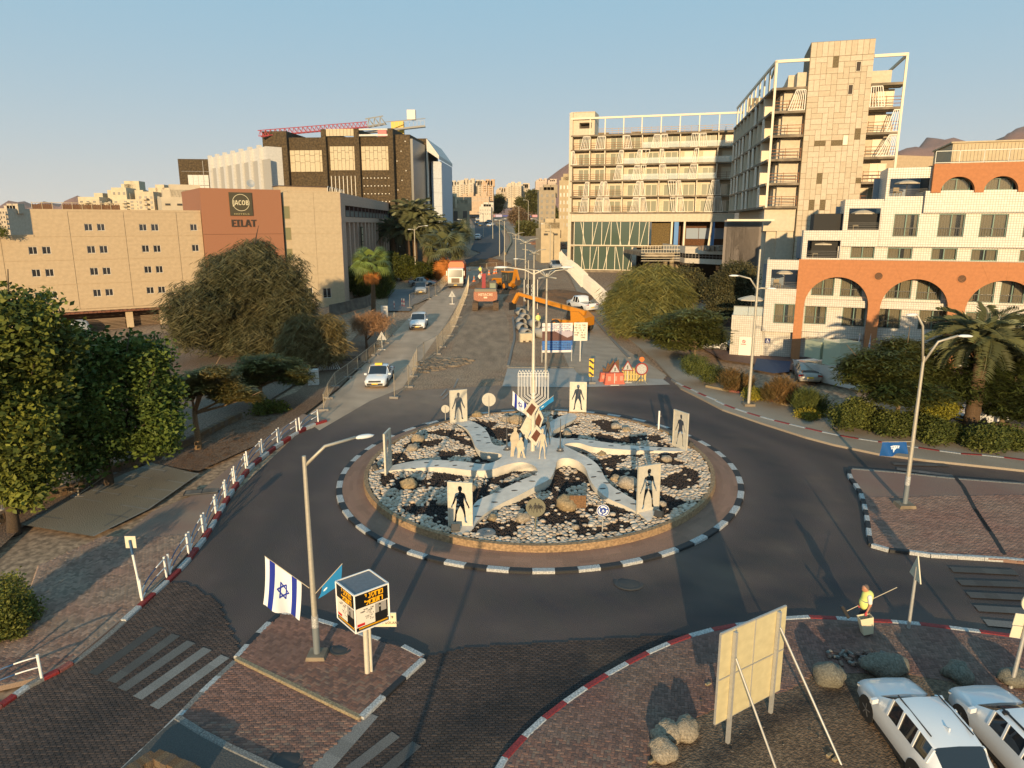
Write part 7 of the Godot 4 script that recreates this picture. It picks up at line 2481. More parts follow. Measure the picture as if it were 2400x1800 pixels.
# front looks along +z; stations run from nose to tail: [share of the length,half width,low,belt,top,top half width]
func car(label: String,cat: String,at: Vector3,turn: float,l: float,w: float,h: float,c: Material,stations: Array,glazed: Array,group:="")->Node3D:
	var o:=thing("parked_car" if cat=="car" else cat.replace(" ","_"),label,cat,at,turn,group)
	o.rotation.x = 0.0
	var rings:=[]
	for q in stations:
		var z: float = l*(0.5 - q[0])
		var hw: float = q[1]*w/2
		var tw: float = q[5]*w/2
		var half:=[Vector2(hw*0.88,q[2]),Vector2(hw,q[2]+0.16),Vector2(hw*1.0,lerpf(q[2],q[3],0.7)),Vector2(hw*0.965,q[3]),Vector2(tw,lerpf(q[3],q[4],0.9)),Vector2(tw*0.86,q[4]),Vector2(0,q[4]+0.025)]
		var r:=[]
		for v in half:
			r.append(Vector3(v.x,v.y,z))
		for i in range(5,-1,-1):
			r.append(Vector3(-half[i].x,half[i].y,z))
		rings.append(r)
	var body:=st(true)
	var gl:=st(true)
	for i in rings.size() - 1:
		for k in 12:
			var isg: bool = (i in glazed[0] and (k==3 or k==8)) or (i in glazed[1] and k >= 4 and k <= 7)
			var a = rings[i][k]
			var b = rings[i][k+1]
			var cc = rings[i+1][k+1]
			var d = rings[i+1][k]
			if isg:
				quad(gl,a,d,cc,b)
			else:
				quad(body,a,d,cc,b)
	for e in [0,rings.size() - 1]:
		for k in range(1,12):
			var f:=[rings[e][0],rings[e][k],rings[e][k+1]]
			if e==0:
				f.reverse()
			for v in f:
				body.add_vertex(v)
	for i in rings.size() - 1:
		quad(body,rings[i][12],rings[i+1][12],rings[i+1][0],rings[i][0])
	obj("body",body,c,o)
	obj("windows",gl,glass("car_glass",Color(0.012,0.014,0.017),0.04),o)
	var s:=st()   # pillars
	for i in glazed[0]:
		for k in [3,9]:
			var e:=1 if k==3 else -1
			bar(s,rings[i][k],rings[i][k+e],0.07,0.05)
	bar(s,rings[glazed[0][-1]+1][3],rings[glazed[0][-1]+1][4],0.09,0.05)
	bar(s,rings[glazed[0][-1]+1][9],rings[glazed[0][-1]+1][8],0.09,0.05)
	obj("pillars",s,c,o)
	var rim:=mat("rim_alloy",Color(0.35,0.35,0.36),0.35,"",1.0,0.8)
	var rr:=minf(0.36,h*0.215)
	s = st()
	for z in [l*0.305,-l*0.29]:
		for sg in [-1.0,1.0]:
			wheel(o,Vector3(sg*(w/2 - 0.11),rr,z),rr,0.22,rim)
			tube(s,Vector3(sg*(w/2 - 0.3),rr+0.02,z),Vector3(sg*(w/2+0.005),rr+0.02,z),rr+0.06,rr+0.06,20)
	for sg in [-1.0,1.0]:
		bb(s,sg*w*0.47 - 0.03,sg*w*0.47+0.03,0.18,0.3,-l*0.2,l*0.2)
	bb(s,-w*0.36,w*0.36,0.3,0.5,l/2 - 0.12,l/2+0.01)
	bb(s,-w*0.28,w*0.28,0.56,0.7,l/2 - 0.1,l/2+0.012)
	obj("dark_trim",s,mat("car_trim",Color(0.02,0.02,0.02),0.6),o)
	for sg in [-1.0,1.0]:
		obj("headlight",box(Vector3(sg*w*0.37,stations[1][3] - 0.1,l/2 - 0.2),Vector3(w*0.18,0.1,0.24),Basis(Vector3.UP,sg*0.35)),glass("headlight_glass",Color(0.5,0.52,0.54),0.1),o)
		obj("tail_light",box(Vector3(sg*w*0.38,stations[-1][3] - 0.02,-l/2+0.1),Vector3(w*0.2,0.13,0.24),Basis(Vector3.UP,-sg*0.35)*Basis(Vector3.BACK,-sg*0.25)),glass("tail_red",Color(0.25,0.008,0.01),0.15),o)
		s = st()
		bx(s,Vector3(sg*(w/2+0.09),stations[3][3]+0.08,l*0.19),Vector3(0.2,0.14,0.1),Basis(Vector3.UP,sg*0.2))
		obj("mirror",s,c,o)
	for z in [l/2+0.014,-l/2 - 0.012]:
		obj("number_plate",box(Vector3(0,0.46 if z>0 else 0.62,z),Vector3(0.5,0.11,0.02)),mat("plate_yellow",Color(0.75,0.45,0.03),0.5),o)
	# lies along the sloping street
	var zd:=Vector3(sin(turn),0,cos(turn))
	var xd:=Vector3(cos(turn),0,-sin(turn))
	zd.y = gy(zd.x,zd.z) - gy(0,0)
	xd.y = gy(xd.x,xd.z) - gy(0,0)
	var up:=zd.cross(xd).normalized()
	o.basis = Basis(up.cross(zd.normalized()),up,zd.normalized())
	return o

func suv(h: float)->Array:
	return [[0.0,0.78,0.34,0.7,0.74,0.62],[0.035,0.92,0.25,0.8,0.86,0.72],[0.14,0.99,0.2,0.88,0.98,0.78],[0.27,1.0,0.2,0.95,1.06,0.8],[0.43,1.0,0.2,0.97,h - 0.05,0.8],[0.56,1.0,0.2,0.98,h,0.82],[0.72,1.0,0.2,1.0,h - 0.02,0.8],[0.86,0.98,0.22,1.04,h - 0.1,0.76],[0.965,0.93,0.28,1.0,1.1,0.7],[1.0,0.86,0.36,0.86,0.9,0.7]]

func sedan(h: float)->Array:
	return [[0.0,0.78,0.3,0.62,0.65,0.62],[0.04,0.93,0.22,0.7,0.76,0.72],[0.15,0.99,0.18,0.78,0.86,0.78],[0.29,1.0,0.18,0.85,0.94,0.8],[0.44,1.0,0.18,0.87,h - 0.03,0.78],[0.56,1.0,0.18,0.88,h,0.8],[0.68,1.0,0.18,0.9,h - 0.05,0.76],[0.82,0.98,0.2,0.92,1.0,0.72],[0.96,0.94,0.26,0.88,0.96,0.74],[1.0,0.86,0.34,0.8,0.85,0.7]]

func pickup(h: float)->Array:
	return [[0.0,0.8,0.4,0.8,0.84,0.66],[0.03,0.93,0.3,0.92,0.98,0.74],[0.12,0.99,0.28,1.0,1.08,0.8],[0.24,1.0,0.28,1.05,1.14,0.8],[0.35,1.0,0.28,1.06,h - 0.04,0.8],[0.45,1.0,0.28,1.06,h,0.82],[0.57,1.0,0.28,1.06,h - 0.02,0.8],[0.62,1.0,0.28,1.06,1.1,0.78],[0.98,0.98,0.32,1.06,1.1,0.9],[1.0,0.94,0.4,1.0,1.04,0.9]]

var GS:=[[4,5,6],[3,7]]

func cars()->void:
	var w:=paint("white_paint",Color(0.72,0.73,0.74))
	var sv:=paint("silver_paint",Color(0.3,0.31,0.32))
	var dk:=paint("dark_paint",Color(0.05,0.06,0.07))
	# the two in the corner
	var a:=car("white crossover with slanted red tail lights, left of two by the boulders","car",up3(Vector2(11.471,-17.355),0.13),-3.107,4.15,1.72,1.56,w,suv(1.56),[[4,5,6],[3,7]])
	var s:=st()
	for sg in [-1.0,1.0]:
		bb(s,sg*0.56 - 0.012,sg*0.56+0.012,1.54,1.568,-1.2,0.35)
	obj("roof_seam",s,mats["car_trim"],a)
	s = st()
	prism(s,[Vector2(0.14,0),Vector2(-0.12,0),Vector2(-0.12,0.11)],-0.02,0.02,Transform3D(Basis(Vector3.UP,-PI/2),Vector3(0,1.55,-0.95)))
	obj("roof_fin",s,w,a)
	s = st()
	for k in 20:
		var t:=TAU*k/20
		bar(s,Vector3(cos(t)*0.09,0.86+sin(t)*0.065,-2.1),Vector3(cos(t+0.32)*0.09,0.86+sin(t+0.32)*0.065,-2.1),0.014)
	for sg in [-1.0,1.0]:
		bar(s,Vector3(sg*0.075,0.89,-2.1),Vector3(0,0.84,-2.1),0.014)
	obj("emblem",s,mat("chrome",Color(0.5,0.5,0.5),0.2,"",1.0,1.0),a)
	var t:=obj("letters",text("CX-5",0.09,0.01),mats["chrome"],a)
	t.transform = Transform3D(Basis(Vector3.UP,PI),Vector3(0.5,0.84,-2.06))
	var b:=car("white estate car with black roof rails, right of the two by the boulders","car",up3(Vector2(14.029,-16.930),0.13),-3.095,4.2,1.7,1.5,w,suv(1.5),[[4,5,6],[3,7]])
	s = st()
	for sg in [-1.0,1.0]:
		path_tube(s,[Vector3(sg*0.55,1.44,0.4),Vector3(sg*0.55,1.54,0.25),Vector3(sg*0.55,1.54,-1.1),Vector3(sg*0.55,1.42,-1.3)],[0.03,0.03,0.03,0.03],6)
		for z in [0.1,-0.9]:
			bb(s,sg*0.55 - 0.07,sg*0.55+0.07,1.46,1.54,z - 0.05,z+0.05)
	obj("roof_rail",s,mats["car_trim"],b)
	# on and by the dusty road
	var taxi:=car("white taxi hatchback with a yellow roof sign driving towards the roundabout","taxi",Vector3(-11.05,0.79,-58.19),-0.012,4.35,1.8,1.5,w,sedan(1.5),[[4,5,6],[3,7]])
	obj("roof_sign",box(Vector3(0,1.6,0.05),Vector3(0.6,0.16,0.3)),mat("taxi_yellow",Color(0.8,0.5,0.04),0.5),taxi)
	car("white compact crossover following the taxi down the dusty road","car",Vector3(-10.81,2.01,-82.2),0.030,4.4,1.85,1.65,w,suv(1.65),GS)
	car("silver crossover parked by the site fence, nose to the camera","car",Vector3(-14.03,3.36,-109.83),0.104,4.4,1.85,1.68,sv,suv(1.68),GS)
	car("grey saloon parked sideways before the dark hedge","car",Vector3(-14.65,3.76,-117.94),1.45,4.6,1.8,1.45,sv,sedan(1.45),GS)
	car("white pickup with an open bed and yellow plate beside the telehandler","pickup",Vector3(9.06,2.86,-92.33),-2.686,5.2,1.85,1.8,w,pickup(1.8),GS)
	car("silver pickup coming down the site road by the hoarding","pickup",Vector3(8.3,5.19,-138.65),0.1,5.2,1.85,1.8,sv,pickup(1.8),GS)
	car("silver saloon parked nose in before the arched hotel, seen from behind","car",Vector3(24.26,1.34,-57.34),2.881,4.6,1.8,1.42,paint("beige_paint",Color(0.34,0.3,0.25)),sedan(1.42),GS)
	car("white car half hidden behind the hedge and the scaly palm trunk","car",Vector3(31.51,0.87,-45.66),-1.25,4.5,1.8,1.45,w,sedan(1.45),GS)
	car("white van mostly hidden behind the flat layered tree","van",Vector3(19.26,1.83,-68.64),1.3,4.7,1.9,1.9,w,suv(1.9),GS)
	# far traffic
	var i:=0
	for q in [[Vector3(-10.43,9.1,-221.93),"white car alone on the far asphalt, driving away",1.62,PI,w],[Vector3(-12.83,12.85,-296.62),"dark car in the far queue, nearest to the camera",1.45,0.0,dk],[Vector3(-14.83,13.49,-309.92),"dark car in the far queue, left of the nearest one",1.45,0.1,dk],[Vector3(-8.61,12.74,-293.19),"white car coming round the far bend by the kerb",1.5,-0.4,w],[Vector3(-16.08,15.19,-343.88),"white car at the back of the far queue",1.5,0.0,w],[Vector3(-12.04,15.47,-348.2),"white van at the far junction",1.9,1.2,w],[Vector3(-10.19,14.01,-318.78),"dark car behind the white car at the far bend",1.45,-0.4,dk]]:
		car(q[1],"car",q[0],q[3],4.4,1.8,q[2],q[4],suv(q[2]) if i==0 else sedan(q[2]),GS,"cars on the far road")
		i += 1

func machines()->void:
	var or_:=mat("machine_orange",Color(0.62,0.24,0.02),0.45,"soft",0.8)
	var red:=mat("excavator_orange",Color(0.55,0.16,0.06),0.5,"rough",0.5)
	var dark:=mat("machine_black",Color(0.025,0.025,0.027),0.5)
	var gl:=glass("cab_glass",Color(0.05,0.06,0.055),0.05)
	var steel:=mat("mud_steel",Color(0.2,0.13,0.08),0.8,"rough",0.8)
	# tipper truck
	var o:=thing("tipper_truck","white lorry with a bright orange tipper body on the dusty road","truck",Vector3(-9.01,3.66,-114.11),-0.002)
	var wht:=mat("truck_white",Color(0.68,0.64,0.55),0.45)
	var s:=st()
	prism(s,[Vector2(0,0.7),Vector2(2.0,0.7),Vector2(2.0,1.7),Vector2(1.85,3.1),Vector2(0.1,3.2),Vector2(0,3.1)],-1.2,1.2,Transform3D(Basis(Vector3.UP,-PI/2),Vector3(0,0,-2.0)))
	obj("cab",s,wht,o)
	obj("windscreen",box(Vector3(0,2.35,-0.06),Vector3(2.15,1.15,0.06),Basis(Vector3.RIGHT,-0.1)),gl,o)
	obj("grille",box(Vector3(0,1.25,0.02),Vector3(1.3,0.75,0.06)),mat("truck_grille",Color(0.14,0.09,0.05),0.6),o)
	obj("bumper",box(Vector3(0,0.62,0.0),Vector3(2.4,0.4,0.3)),dark,o)
	for sg in [-1.0,1.0]:
		obj("headlight",box(Vector3(sg*0.95,1.0,0.05),Vector3(0.42,0.2,0.06)),mats["headlight_glass"],o)
		obj("mirror",box(Vector3(sg*1.38,2.4,-0.2),Vector3(0.16,0.75,0.12)),wht,o)
		obj("side_window",box(Vector3(sg*1.21,2.4,-0.9),Vector3(0.03,0.8,1.0)),gl,o)
	obj("number_plate",box(Vector3(0,0.55,0.17),Vector3(0.5,0.12,0.02)),mats["plate_yellow"],o)
	s = st()
	prism(s,[Vector2(-1.05,1.3),Vector2(1.05,1.3),Vector2(1.25,3.7),Vector2(1.0,4.1),Vector2(-1.0,4.1),Vector2(-1.25,3.7)],-7.2,-2.2)
	obj("tipper_body",s,mat("tipper_orange",Color(0.66,0.13,0.03),0.5),o)
	s = st()
	for z in [-2.4,-3.6,-4.8,-6.0,-7.1]:
		for sg in [-1.0,1.0]:
			bx(s,Vector3(sg*1.22,2.5,z),Vector3(0.08,2.4,0.12))
	obj("body_rib",s,mats["tipper_orange"],o)
	obj("chassis",box(Vector3(0,1.0,-4.2),Vector3(1.4,0.4,6.2)),dark,o)
	for z in [-0.9,-4.9,-6.2]:
		for sg in [-1.0,1.0]:
			wheel(o,Vector3(sg*1.0,0.52,z),0.52,0.34,mats["rim_alloy"])
	# crawler excavator seen from behind
	o = thing("crawler_excavator","dirty orange crawler excavator seen from behind on the scraped road","excavator",Vector3(-3.44,2.65,-92.35),-3.116)
	for sg in [-1.0,1.0]:
		s = st()
		prism(s,[Vector2(0.3,0),Vector2(4.2,0),Vector2(4.6,0.45),Vector2(4.3,0.95),Vector2(0.3,0.95),Vector2(-0.1,0.45)],-0.35,0.35,Transform3D(Basis(Vector3.UP,-PI/2),Vector3(sg*1.35,0,0)))
		obj("track",s,steel,o)
		s = st()
		for k in 16:
			bx(s,Vector3(sg*1.35,0.97,0.3+k*0.26),Vector3(0.74,0.05,0.16))
		for k in 5:
			bx(s,Vector3(sg*1.35,0.25+k*0.17,-0.08),Vector3(0.74,0.1,0.05))
		obj("track_plates",s,steel,o)
	s = st()
	prism(s,[Vector2(-1.55,1.95),Vector2(-1.5,1.45),Vector2(-0.9,1.25),Vector2(0.9,1.25),Vector2(1.5,1.45),Vector2(1.55,1.95),Vector2(1.5,2.5),Vector2(-1.5,2.5)],0.2,1.4)
	obj("counterweight",s,red,o)
	obj("house",box(Vector3(0,2.15,2.4),Vector3(2.9,1.1,2.2)),red,o)
	obj("engine_cover",box(Vector3(0,2.65,1.0),Vector3(2.8,0.35,1.4)),mat("cover_grey",Color(0.2,0.18,0.13),0.7),o)
	obj("cab",box(Vector3(-0.95,3.0,2.9),Vector3(0.95,1.35,1.5)),mat("cab_dark",Color(0.06,0.055,0.05),0.6),o)
	obj("cab_window",box(Vector3(-0.95,3.05,2.13),Vector3(0.75,0.75,0.04)),glass("cab_glass_pale",Color(0.25,0.28,0.2),0.1),o)
	var t:=obj("letters",text("HITACHI",0.33,0.03),mat("letter_cream",Color(0.66,0.5,0.35),0.6),o)
	t.transform = Transform3D(Basis(Vector3.UP,PI),Vector3(0,2.12,0.19))
	obj("model_plate",box(Vector3(0,1.75,0.19),Vector3(0.45,0.2,0.03)),mats["letter_cream"],o)
	s = st()
	bar(s,Vector3(0.25,2.4,2.6),Vector3(0.25,4.3,5.0),0.5,0.55)
	bar(s,Vector3(0.25,4.3,5.0),Vector3(0.25,2.3,7.4),0.4,0.4)
	obj("boom",s,mat("boom_red",Color(0.4,0.06,0.04),0.5),o)
	s = st()
	prism(s,[Vector2(0,0),Vector2(0.9,0.2),Vector2(1.1,0.9),Vector2(0.1,1.0)],-0.6,0.6,Transform3D(Basis(Vector3.UP,-PI/2),Vector3(0.25,1.4,7.1)))
	obj("bucket",s,steel,o)
	# backhoe loader,side on
	o = thing("backhoe_loader","yellow orange backhoe loader with its digger arm folded up, side on","loader",Vector3(-0.72,3.66,-111.49),-2.549)
	s = st()
	bb(s,-0.55,0.55,1.0,1.75,0.5,2.6)
	bb(s,-0.6,0.6,0.7,1.1,-1.4,2.4)
	obj("bonnet",s,or_,o)
	obj("cab",box(Vector3(0,2.0,-0.4),Vector3(1.5,1.6,1.5)),gl,o)
	obj("cab_roof",box(Vector3(0,2.88,-0.4),Vector3(1.7,0.18,1.8)),or_,o)
	s = st()
	for x in [-0.76,0.76]:
		for z in [-1.15,-0.4,0.35]:
			bb(s,x - 0.04,x+0.04,1.2,2.85,z - 0.04,z+0.04)
	obj("cab_posts",s,dark,o)
	for sg in [-1.0,1.0]:
		wheel(o,Vector3(sg*0.85,0.72,-0.6),0.72,0.45,or_)
		wheel(o,Vector3(sg*0.85,0.5,1.9),0.5,0.35,or_)
		s = st()
		bar(s,Vector3(sg*0.7,1.7,0.6),Vector3(sg*0.7,1.6,3.0),0.16,0.25)
		bar(s,Vector3(sg*0.7,1.6,3.0),Vector3(sg*0.7,0.9,3.6),0.16,0.22)
		obj("loader_arm",s,or_,o)
	s = st()
	prism(s,[Vector2(3.4,0.6),Vector2(4.4,0.7),Vector2(3.8,1.1),Vector2(3.5,1.5)],-1.1,1.1,Transform3D(Basis(Vector3.UP,-PI/2),Vector3.ZERO))
	obj("loader_bucket",s,steel,o)
	s = st()
	bar(s,Vector3(0,1.0,-1.6),Vector3(0,3.5,-2.3),0.3,0.4)
	bar(s,Vector3(0,3.5,-2.3),Vector3(0,1.7,-3.1),0.26,0.34)
	bar(s,Vector3(0,0.8,-1.3),Vector3(0,1.4,-2.0),0.9,0.5)
	obj("digger_arm",s,or_,o)
	s = st()
	prism(s,[Vector2(-3.4,1.7),Vector2(-2.7,1.7),Vector2(-2.5,1.1),Vector2(-3.0,0.9)],-0.35,0.35,Transform3D(Basis(Vector3.UP,-PI/2),Vector3.ZERO))
	obj("digger_bucket",s,steel,o)
	# telehandler
	o = thing("telehandler","orange telescopic handler with its long boom pointing left beside the concrete pipes","telehandler",Vector3(6.67,2.12,-78.5),-2.263)
	s = st()
	prism(s,[Vector2(-2.3,0.8),Vector2(-0.5,0.7),Vector2(-0.4,2.3),Vector2(-1.4,2.3),Vector2(-2.3,1.7)],-0.95,0.95,Transform3D(Basis(Vector3.UP,-PI/2),Vector3.ZERO))
	bb(s,-0.5,0.5,0.6,1.2,-2.0,2.4)
	obj("engine_body",s,or_,o)
	s = st()
	prism(s,[Vector2(-0.55,0.8),Vector2(0.95,0.8),Vector2(1.0,1.6),Vector2(0.6,2.6),Vector2(-0.45,2.65)],-0.35,0.6,Transform3D(Basis(Vector3.UP,-PI/2),Vector3(-0.55,0,0)))
	obj("cab",s,dark,o)
	for sg in [-1.0,1.0]:
		obj("cab_window",box(Vector3(-1.16 if sg<0 else -0.18,2.05,0.15),Vector3(0.03,0.85,0.85)),gl,o)
		for z in [-1.5,1.6]:
			wheel(o,Vector3(sg*0.95,0.62,z),0.62,0.42,or_)
	var tt:=obj("letters",text("JCB",0.26,0.02),mats["letter_cream"],o)
	tt.transform = Transform3D(Basis(Vector3.UP,-PI/2),Vector3(-1.17,1.25,0.2))
	s = st()
	bar(s,Vector3(0.35,2.2,-2.0),Vector3(0.35,3.3,5.0),0.42,0.48)
	obj("boom",s,or_,o)
	s = st()
	bar(s,Vector3(0.35,3.25,4.8),Vector3(0.35,3.7,7.4),0.3,0.36)
	bar(s,Vector3(0.35,3.7,7.4),Vector3(0.35,2.6,8.1),0.36,0.4)
	obj("inner_boom",s,or_,o)
	t = obj("letters",text("JCB",0.3,0.02),mats["letter_cream"],o)
	t.transform = Transform3D(Basis(Vector3.UP,-PI/2)*Basis(Vector3.BACK,0.155),Vector3(0.12,2.85,2.6))
	obj("fork_frame",box(Vector3(0.35,2.2,8.3),Vector3(1.2,0.9,0.15)),dark,o)


# ---------------------------------------------------------------- lamp posts
func lamp_post(label: String,q: Array,arms: Array,r:=0.09,star:=false,extra:=0.0)->Node3D:
	var o:=thing("lamp_post",label,"lamp post",q[0])
	var s:=st()
	var h: float = q[1]
	var m:=mat("pole_zinc",Color(0.48,0.44,0.36),0.5,"soft",0.8,0.3)
	tube(s,Vector3(0,-0.1,0),Vector3(0,h+extra,0),r,r*0.6,10)
	obj("pole",s,m,o)
	for a in arms:
		var e:=Vector3(a[0],h+a[1],a[2])
		obj("arm",rod([Vector3(0,h - 0.35,0),Vector3(a[0]*0.4,h+a[1]*0.75 - 0.05,a[2]*0.4),e],r*0.5,6),m,o)
		if not star:
			s = st(true)
			lathe(s,[[0.0,-0.07],[0.13,-0.05],[0.15,0.0],[0.08,0.05],[0.0,0.06]],10,Transform3D(Basis(Vector3.UP,atan2(-a[2],a[0]))*Basis.from_scale(Vector3(2.4,1,1)),e+Vector3(a[0],0,a[2]).normalized()*0.3))
			obj("lamp_head",s,mats["lamp_white"],o)
	return o

func poles()->void:
	# on the near island: a banded post with two flags
	var q:=[Vector3(-6.73,-0.98,-21.92),7.40]
	var o:=lamp_post("banded lamp post with two flags on the near traffic island",q,[[1.5,0.35,-0.9]],0.11)
	var s:=st()
	tube(s,Vector3(0,0,0),Vector3(0,1.25,0),0.118,0.117,12)
	obj("grey_band",s,mat("band_grey",Color(0.16,0.18,0.19),0.5),o)
	s = st()
	tube(s,Vector3(0,1.26,0),Vector3(0,1.7,0),0.118,0.117,12)
	obj("white_band",s,mats["kerb_white"],o)
	s = st()
	prism(s,[Vector2(-0.36,0),Vector2(0.36,0),Vector2(0.3,0.28),Vector2(-0.3,0.28)],-0.3,0.3)
	obj("footing",s,mats["raw_concrete"],o)
	flag(q[0]+Vector3(-0.1,2.75,0.05),Vector3(-0.85,0.78,0.1),1.5,1.75,"israel","blue and white flag with a six pointed star on the near lamp post",1.0)
	flag(q[0]+Vector3(0.1,2.55,0.05),Vector3(0.85,0.95,-0.1),1.05,0.75,"teal","small teal flag on the near lamp post",1.6)
	# right island
	q = [Vector3(19.34,0.02,-32.87),7.66]
	o = lamp_post("banded lamp post with two forked lamps and a blue flag on the right island",q,[[-0.75,2.0,0.3],[1.35,1.0,0.2]],0.11)
	s = st()
	tube(s,Vector3(0,0,0),Vector3(0,1.25,0),0.118,0.117,12)
	obj("grey_band",s,mats["band_grey"],o)
	s = st()
	tube(s,Vector3(0,1.26,0),Vector3(0,1.7,0),0.118,0.117,12)
	obj("white_band",s,mats["kerb_white"],o)
	s = st()
	prism(s,[Vector2(-0.42,0.1),Vector2(0.42,0.1),Vector2(0.36,0.3),Vector2(-0.36,0.3)],-0.35,0.35)
	obj("footing",s,mats["raw_concrete"],o)
	flag(q[0]+Vector3(-0.05,3.5,0.1),Vector3(-1,0.02,0.1),1.25,0.75,"blue","blue flag with a white emblem on the right island's lamp post",0.9)
	# right pavement
	q = [Vector3(17.05,0.83,-49.69),8.80]
	o = lamp_post("tall double armed lamp post on the right pavement before the tiled hotel",q,[[-1.3,0.6,-0.2],[0.6,-0.25,0.2]],0.12,false,2.4)
	s = st()
	prism(s,[Vector2(-0.42,0.0),Vector2(0.42,0.0),Vector2(0.36,0.3),Vector2(-0.36,0.3)],-0.35,0.35)
	obj("footing",s,mats["raw_concrete"],o)
	# along the roadworks
	var star:=[[-1.7,0.35,0.0],[1.7,0.35,0.0],[-0.7,-0.3,1.2],[0.7,-0.3,1.2],[-0.7,0.2,-1.2],[0.7,0.2,-1.2]]
	for z in [[Vector3(2.82,1.02,-58.11),8.80,"nearest star topped post of the roadworks, right of the central mast"],[Vector3(1.82,3.01,-97.77),8.45,"star topped post beside the black site board"],[Vector3(3.12,3.26,-102.21),6.62,"star topped post behind the central mast's top"],[Vector3(0.73,5.31,-143.46),6.41,"star topped post at the end of the dug up road"]]:
		lamp_post(z[2],[z[0],z[1]],star,0.12,true)
	for z in [[Vector3(-1.38,4.78,-133.74),9.45,"tall bare post left of the star topped posts"],[Vector3(7.44,5.29,-140.92),8.24,"tall bare post before the far site road"],[Vector3(5.75,5.94,-154.22),8.63,"thin post left of the site road hoarding"],[Vector3(-2.87,6.45,-167.2),8.18,"far post with a tiny white flag at the road's bend"],[Vector3(-11.57,6.95,-179.83),7.65,"far post on the pavement by the fan palms"],[Vector3(2.09,2.7,-91.57),6.52,"thin post close to the black site board"],[Vector3(-11.69,8.9,-218.41),6.38,"small far post on the left side of the bend"],[Vector3(-9.08,9.56,-230.56),7.38,"far post on the traffic island before the queue"],[Vector3(2.07,9.23,-220.46),9.56,"far post before the brown bare tree"],[Vector3(5.84,11.4,-261.87),10.41,"far post before the grey concrete frame"],[Vector3(-5.88,9.2,-222.34),10.14,"far post on the inside of the bend"]]:
		lamp_post(z[2],[z[0],z[1]],[[-1.3,0.2,0.3]] if z[2].find("flag")<0 else [[1.0,0.2,0.0]],0.1)
	lamp_post("single armed lamp post before the date palms and the hotel",[Vector3(-16.73,4.06,-124.68),8.85],[[1.8,0.5,0.3],[-0.5,-0.1,0.2]],0.11)
	# posts with signs
	var cube:=thing("advertising_cube","advertising cube with yellow headings on a post on the near island","sign",Vector3(-4.79,-0.99,-21.01))
	s = st()
	tube(s,Vector3(-0.03,0,0),Vector3(-0.03,2.5,0),0.085,0.085,10)
	tube(s,Vector3(0.1,0,-0.06),Vector3(0.1,2.5,-0.06),0.05,0.05,8)
	obj("post",s,mats["cream_steel"],cube)
	var yb:=2.173
	var b:=1.22
	var turn:=Basis(Vector3.UP,0.71)
	var up:=Vector3(-0.06,yb+b/2,0.0)
	obj("box",box(up,Vector3(b - 0.02,b*1.05,b - 0.02),turn),mat("cube_grey",Color(0.2,0.2,0.21),0.5,"soft",1.0,0.3),cube)
	s = st()
	for y in [-0.53,0.53]:
		for k in 4:
			var p:=Vector3(b/2*(1 if k in [0,1] else -1),y*b,b/2*(1 if k in [1,2] else -1))
			var e:=Vector3(b/2*(1 if k in [3,0] else -1),y*b,b/2*(1 if k in [0,1] else -1))
			bar(s,up+turn*p,up+turn*e,0.045)
			if y<0:
				bar(s,up+turn*p,up+turn*Vector3(p.x,0.53*b,p.z),0.045)
	obj("frame",s,mats["white_metal"],cube)
	for k in 4:
		s = st()
		var f:=turn*Basis(Vector3.UP,k*PI/2)
		var h:=b/2 - 0.02
		quad_uv(s,up+f*Vector3(-h,-h*1.04,h+0.025),up+f*Vector3(h,-h*1.04,h+0.025),up+f*Vector3(h,h*1.04,h+0.025),up+f*Vector3(-h,h*1.04,h+0.025))
		obj("poster",s,poster(),cube)
	var ns:=thing("street_name_sign","small cream street name sign below the advertising cube","sign",cube.position+Vector3(0.1,0,0.02))
	var ny:=yb - 0.06
	obj("board",box(Vector3(0.5,ny,0),Vector3(0.82,0.5,0.05)),mat("sign_cream_light",Color(0.62,0.56,0.42),0.5),ns)
	s = st()
	bar(s,Vector3(-0.1,ny,-0.03),Vector3(0.3,ny,-0.03),0.04)
	obj("bracket",s,mats["galvanised"],ns)
	var im:=Image.create(128,72,false,Image.FORMAT_RGBA8)
	im.fill(Color(0.86,0.8,0.66))
	hebrew(im,"שד חטיבת גולני",Vector2(118,12),6,14,Color(0.25,0.23,0.2))
	s = st()
	quad_uv(s,Vector3(0.12,ny - 0.22,0.028),Vector3(0.88,ny - 0.22,0.028),Vector3(0.88,ny+0.22,0.028),Vector3(0.12,ny+0.22,0.028))
	obj("face",s,img_mat("street_name",im),ns)
	var t:=obj("letters",text("HATIVAT GOLANI",0.085,0.006),mat("letter_grey",Color(0.1,0.09,0.08),0.6),ns)
	t.position = Vector3(0.5,ny - 0.1,0.032)
	var rt:=sign_post("left_sign_back","blue and white banded post with the back of a square sign by the left rails",Vector3(-14.75,-0.92,-25.76),0.1,0.02,0,null,mats["galvanised"])
	rt.set_meta("category","sign")
	s = st()
	tube(s,Vector3.ZERO,Vector3(-0.06,1.0,0),0.05,0.05,8)
	tube(s,Vector3(-0.06,1.0,0),Vector3(-0.14,2.0,0),0.045,0.045,8)
	obj("white_post",s,mats["white_metal"],rt)
	s = st()
	tube(s,Vector3(-0.14,2.0,0),Vector3(-0.19,2.6,0),0.047,0.047,8)
	obj("blue_post",s,mat("rail_blue",Color(0.04,0.1,0.2),0.5),rt)
	obj("plate",box(Vector3(-0.19,2.5,-0.06),Vector3(0.42,0.5,0.02)),mats["sign_cream_light"],rt)
	# right foreground signs
	var p:=thing("edge_on_sign","grey post on the corner pavement with a sign plate seen edge on","road sign",Vector3(14.25,-0.57,-23.01))
	s = st()
	tube(s,Vector3(0,0.1,0),Vector3(0,2.55,0),0.06,0.05,10)
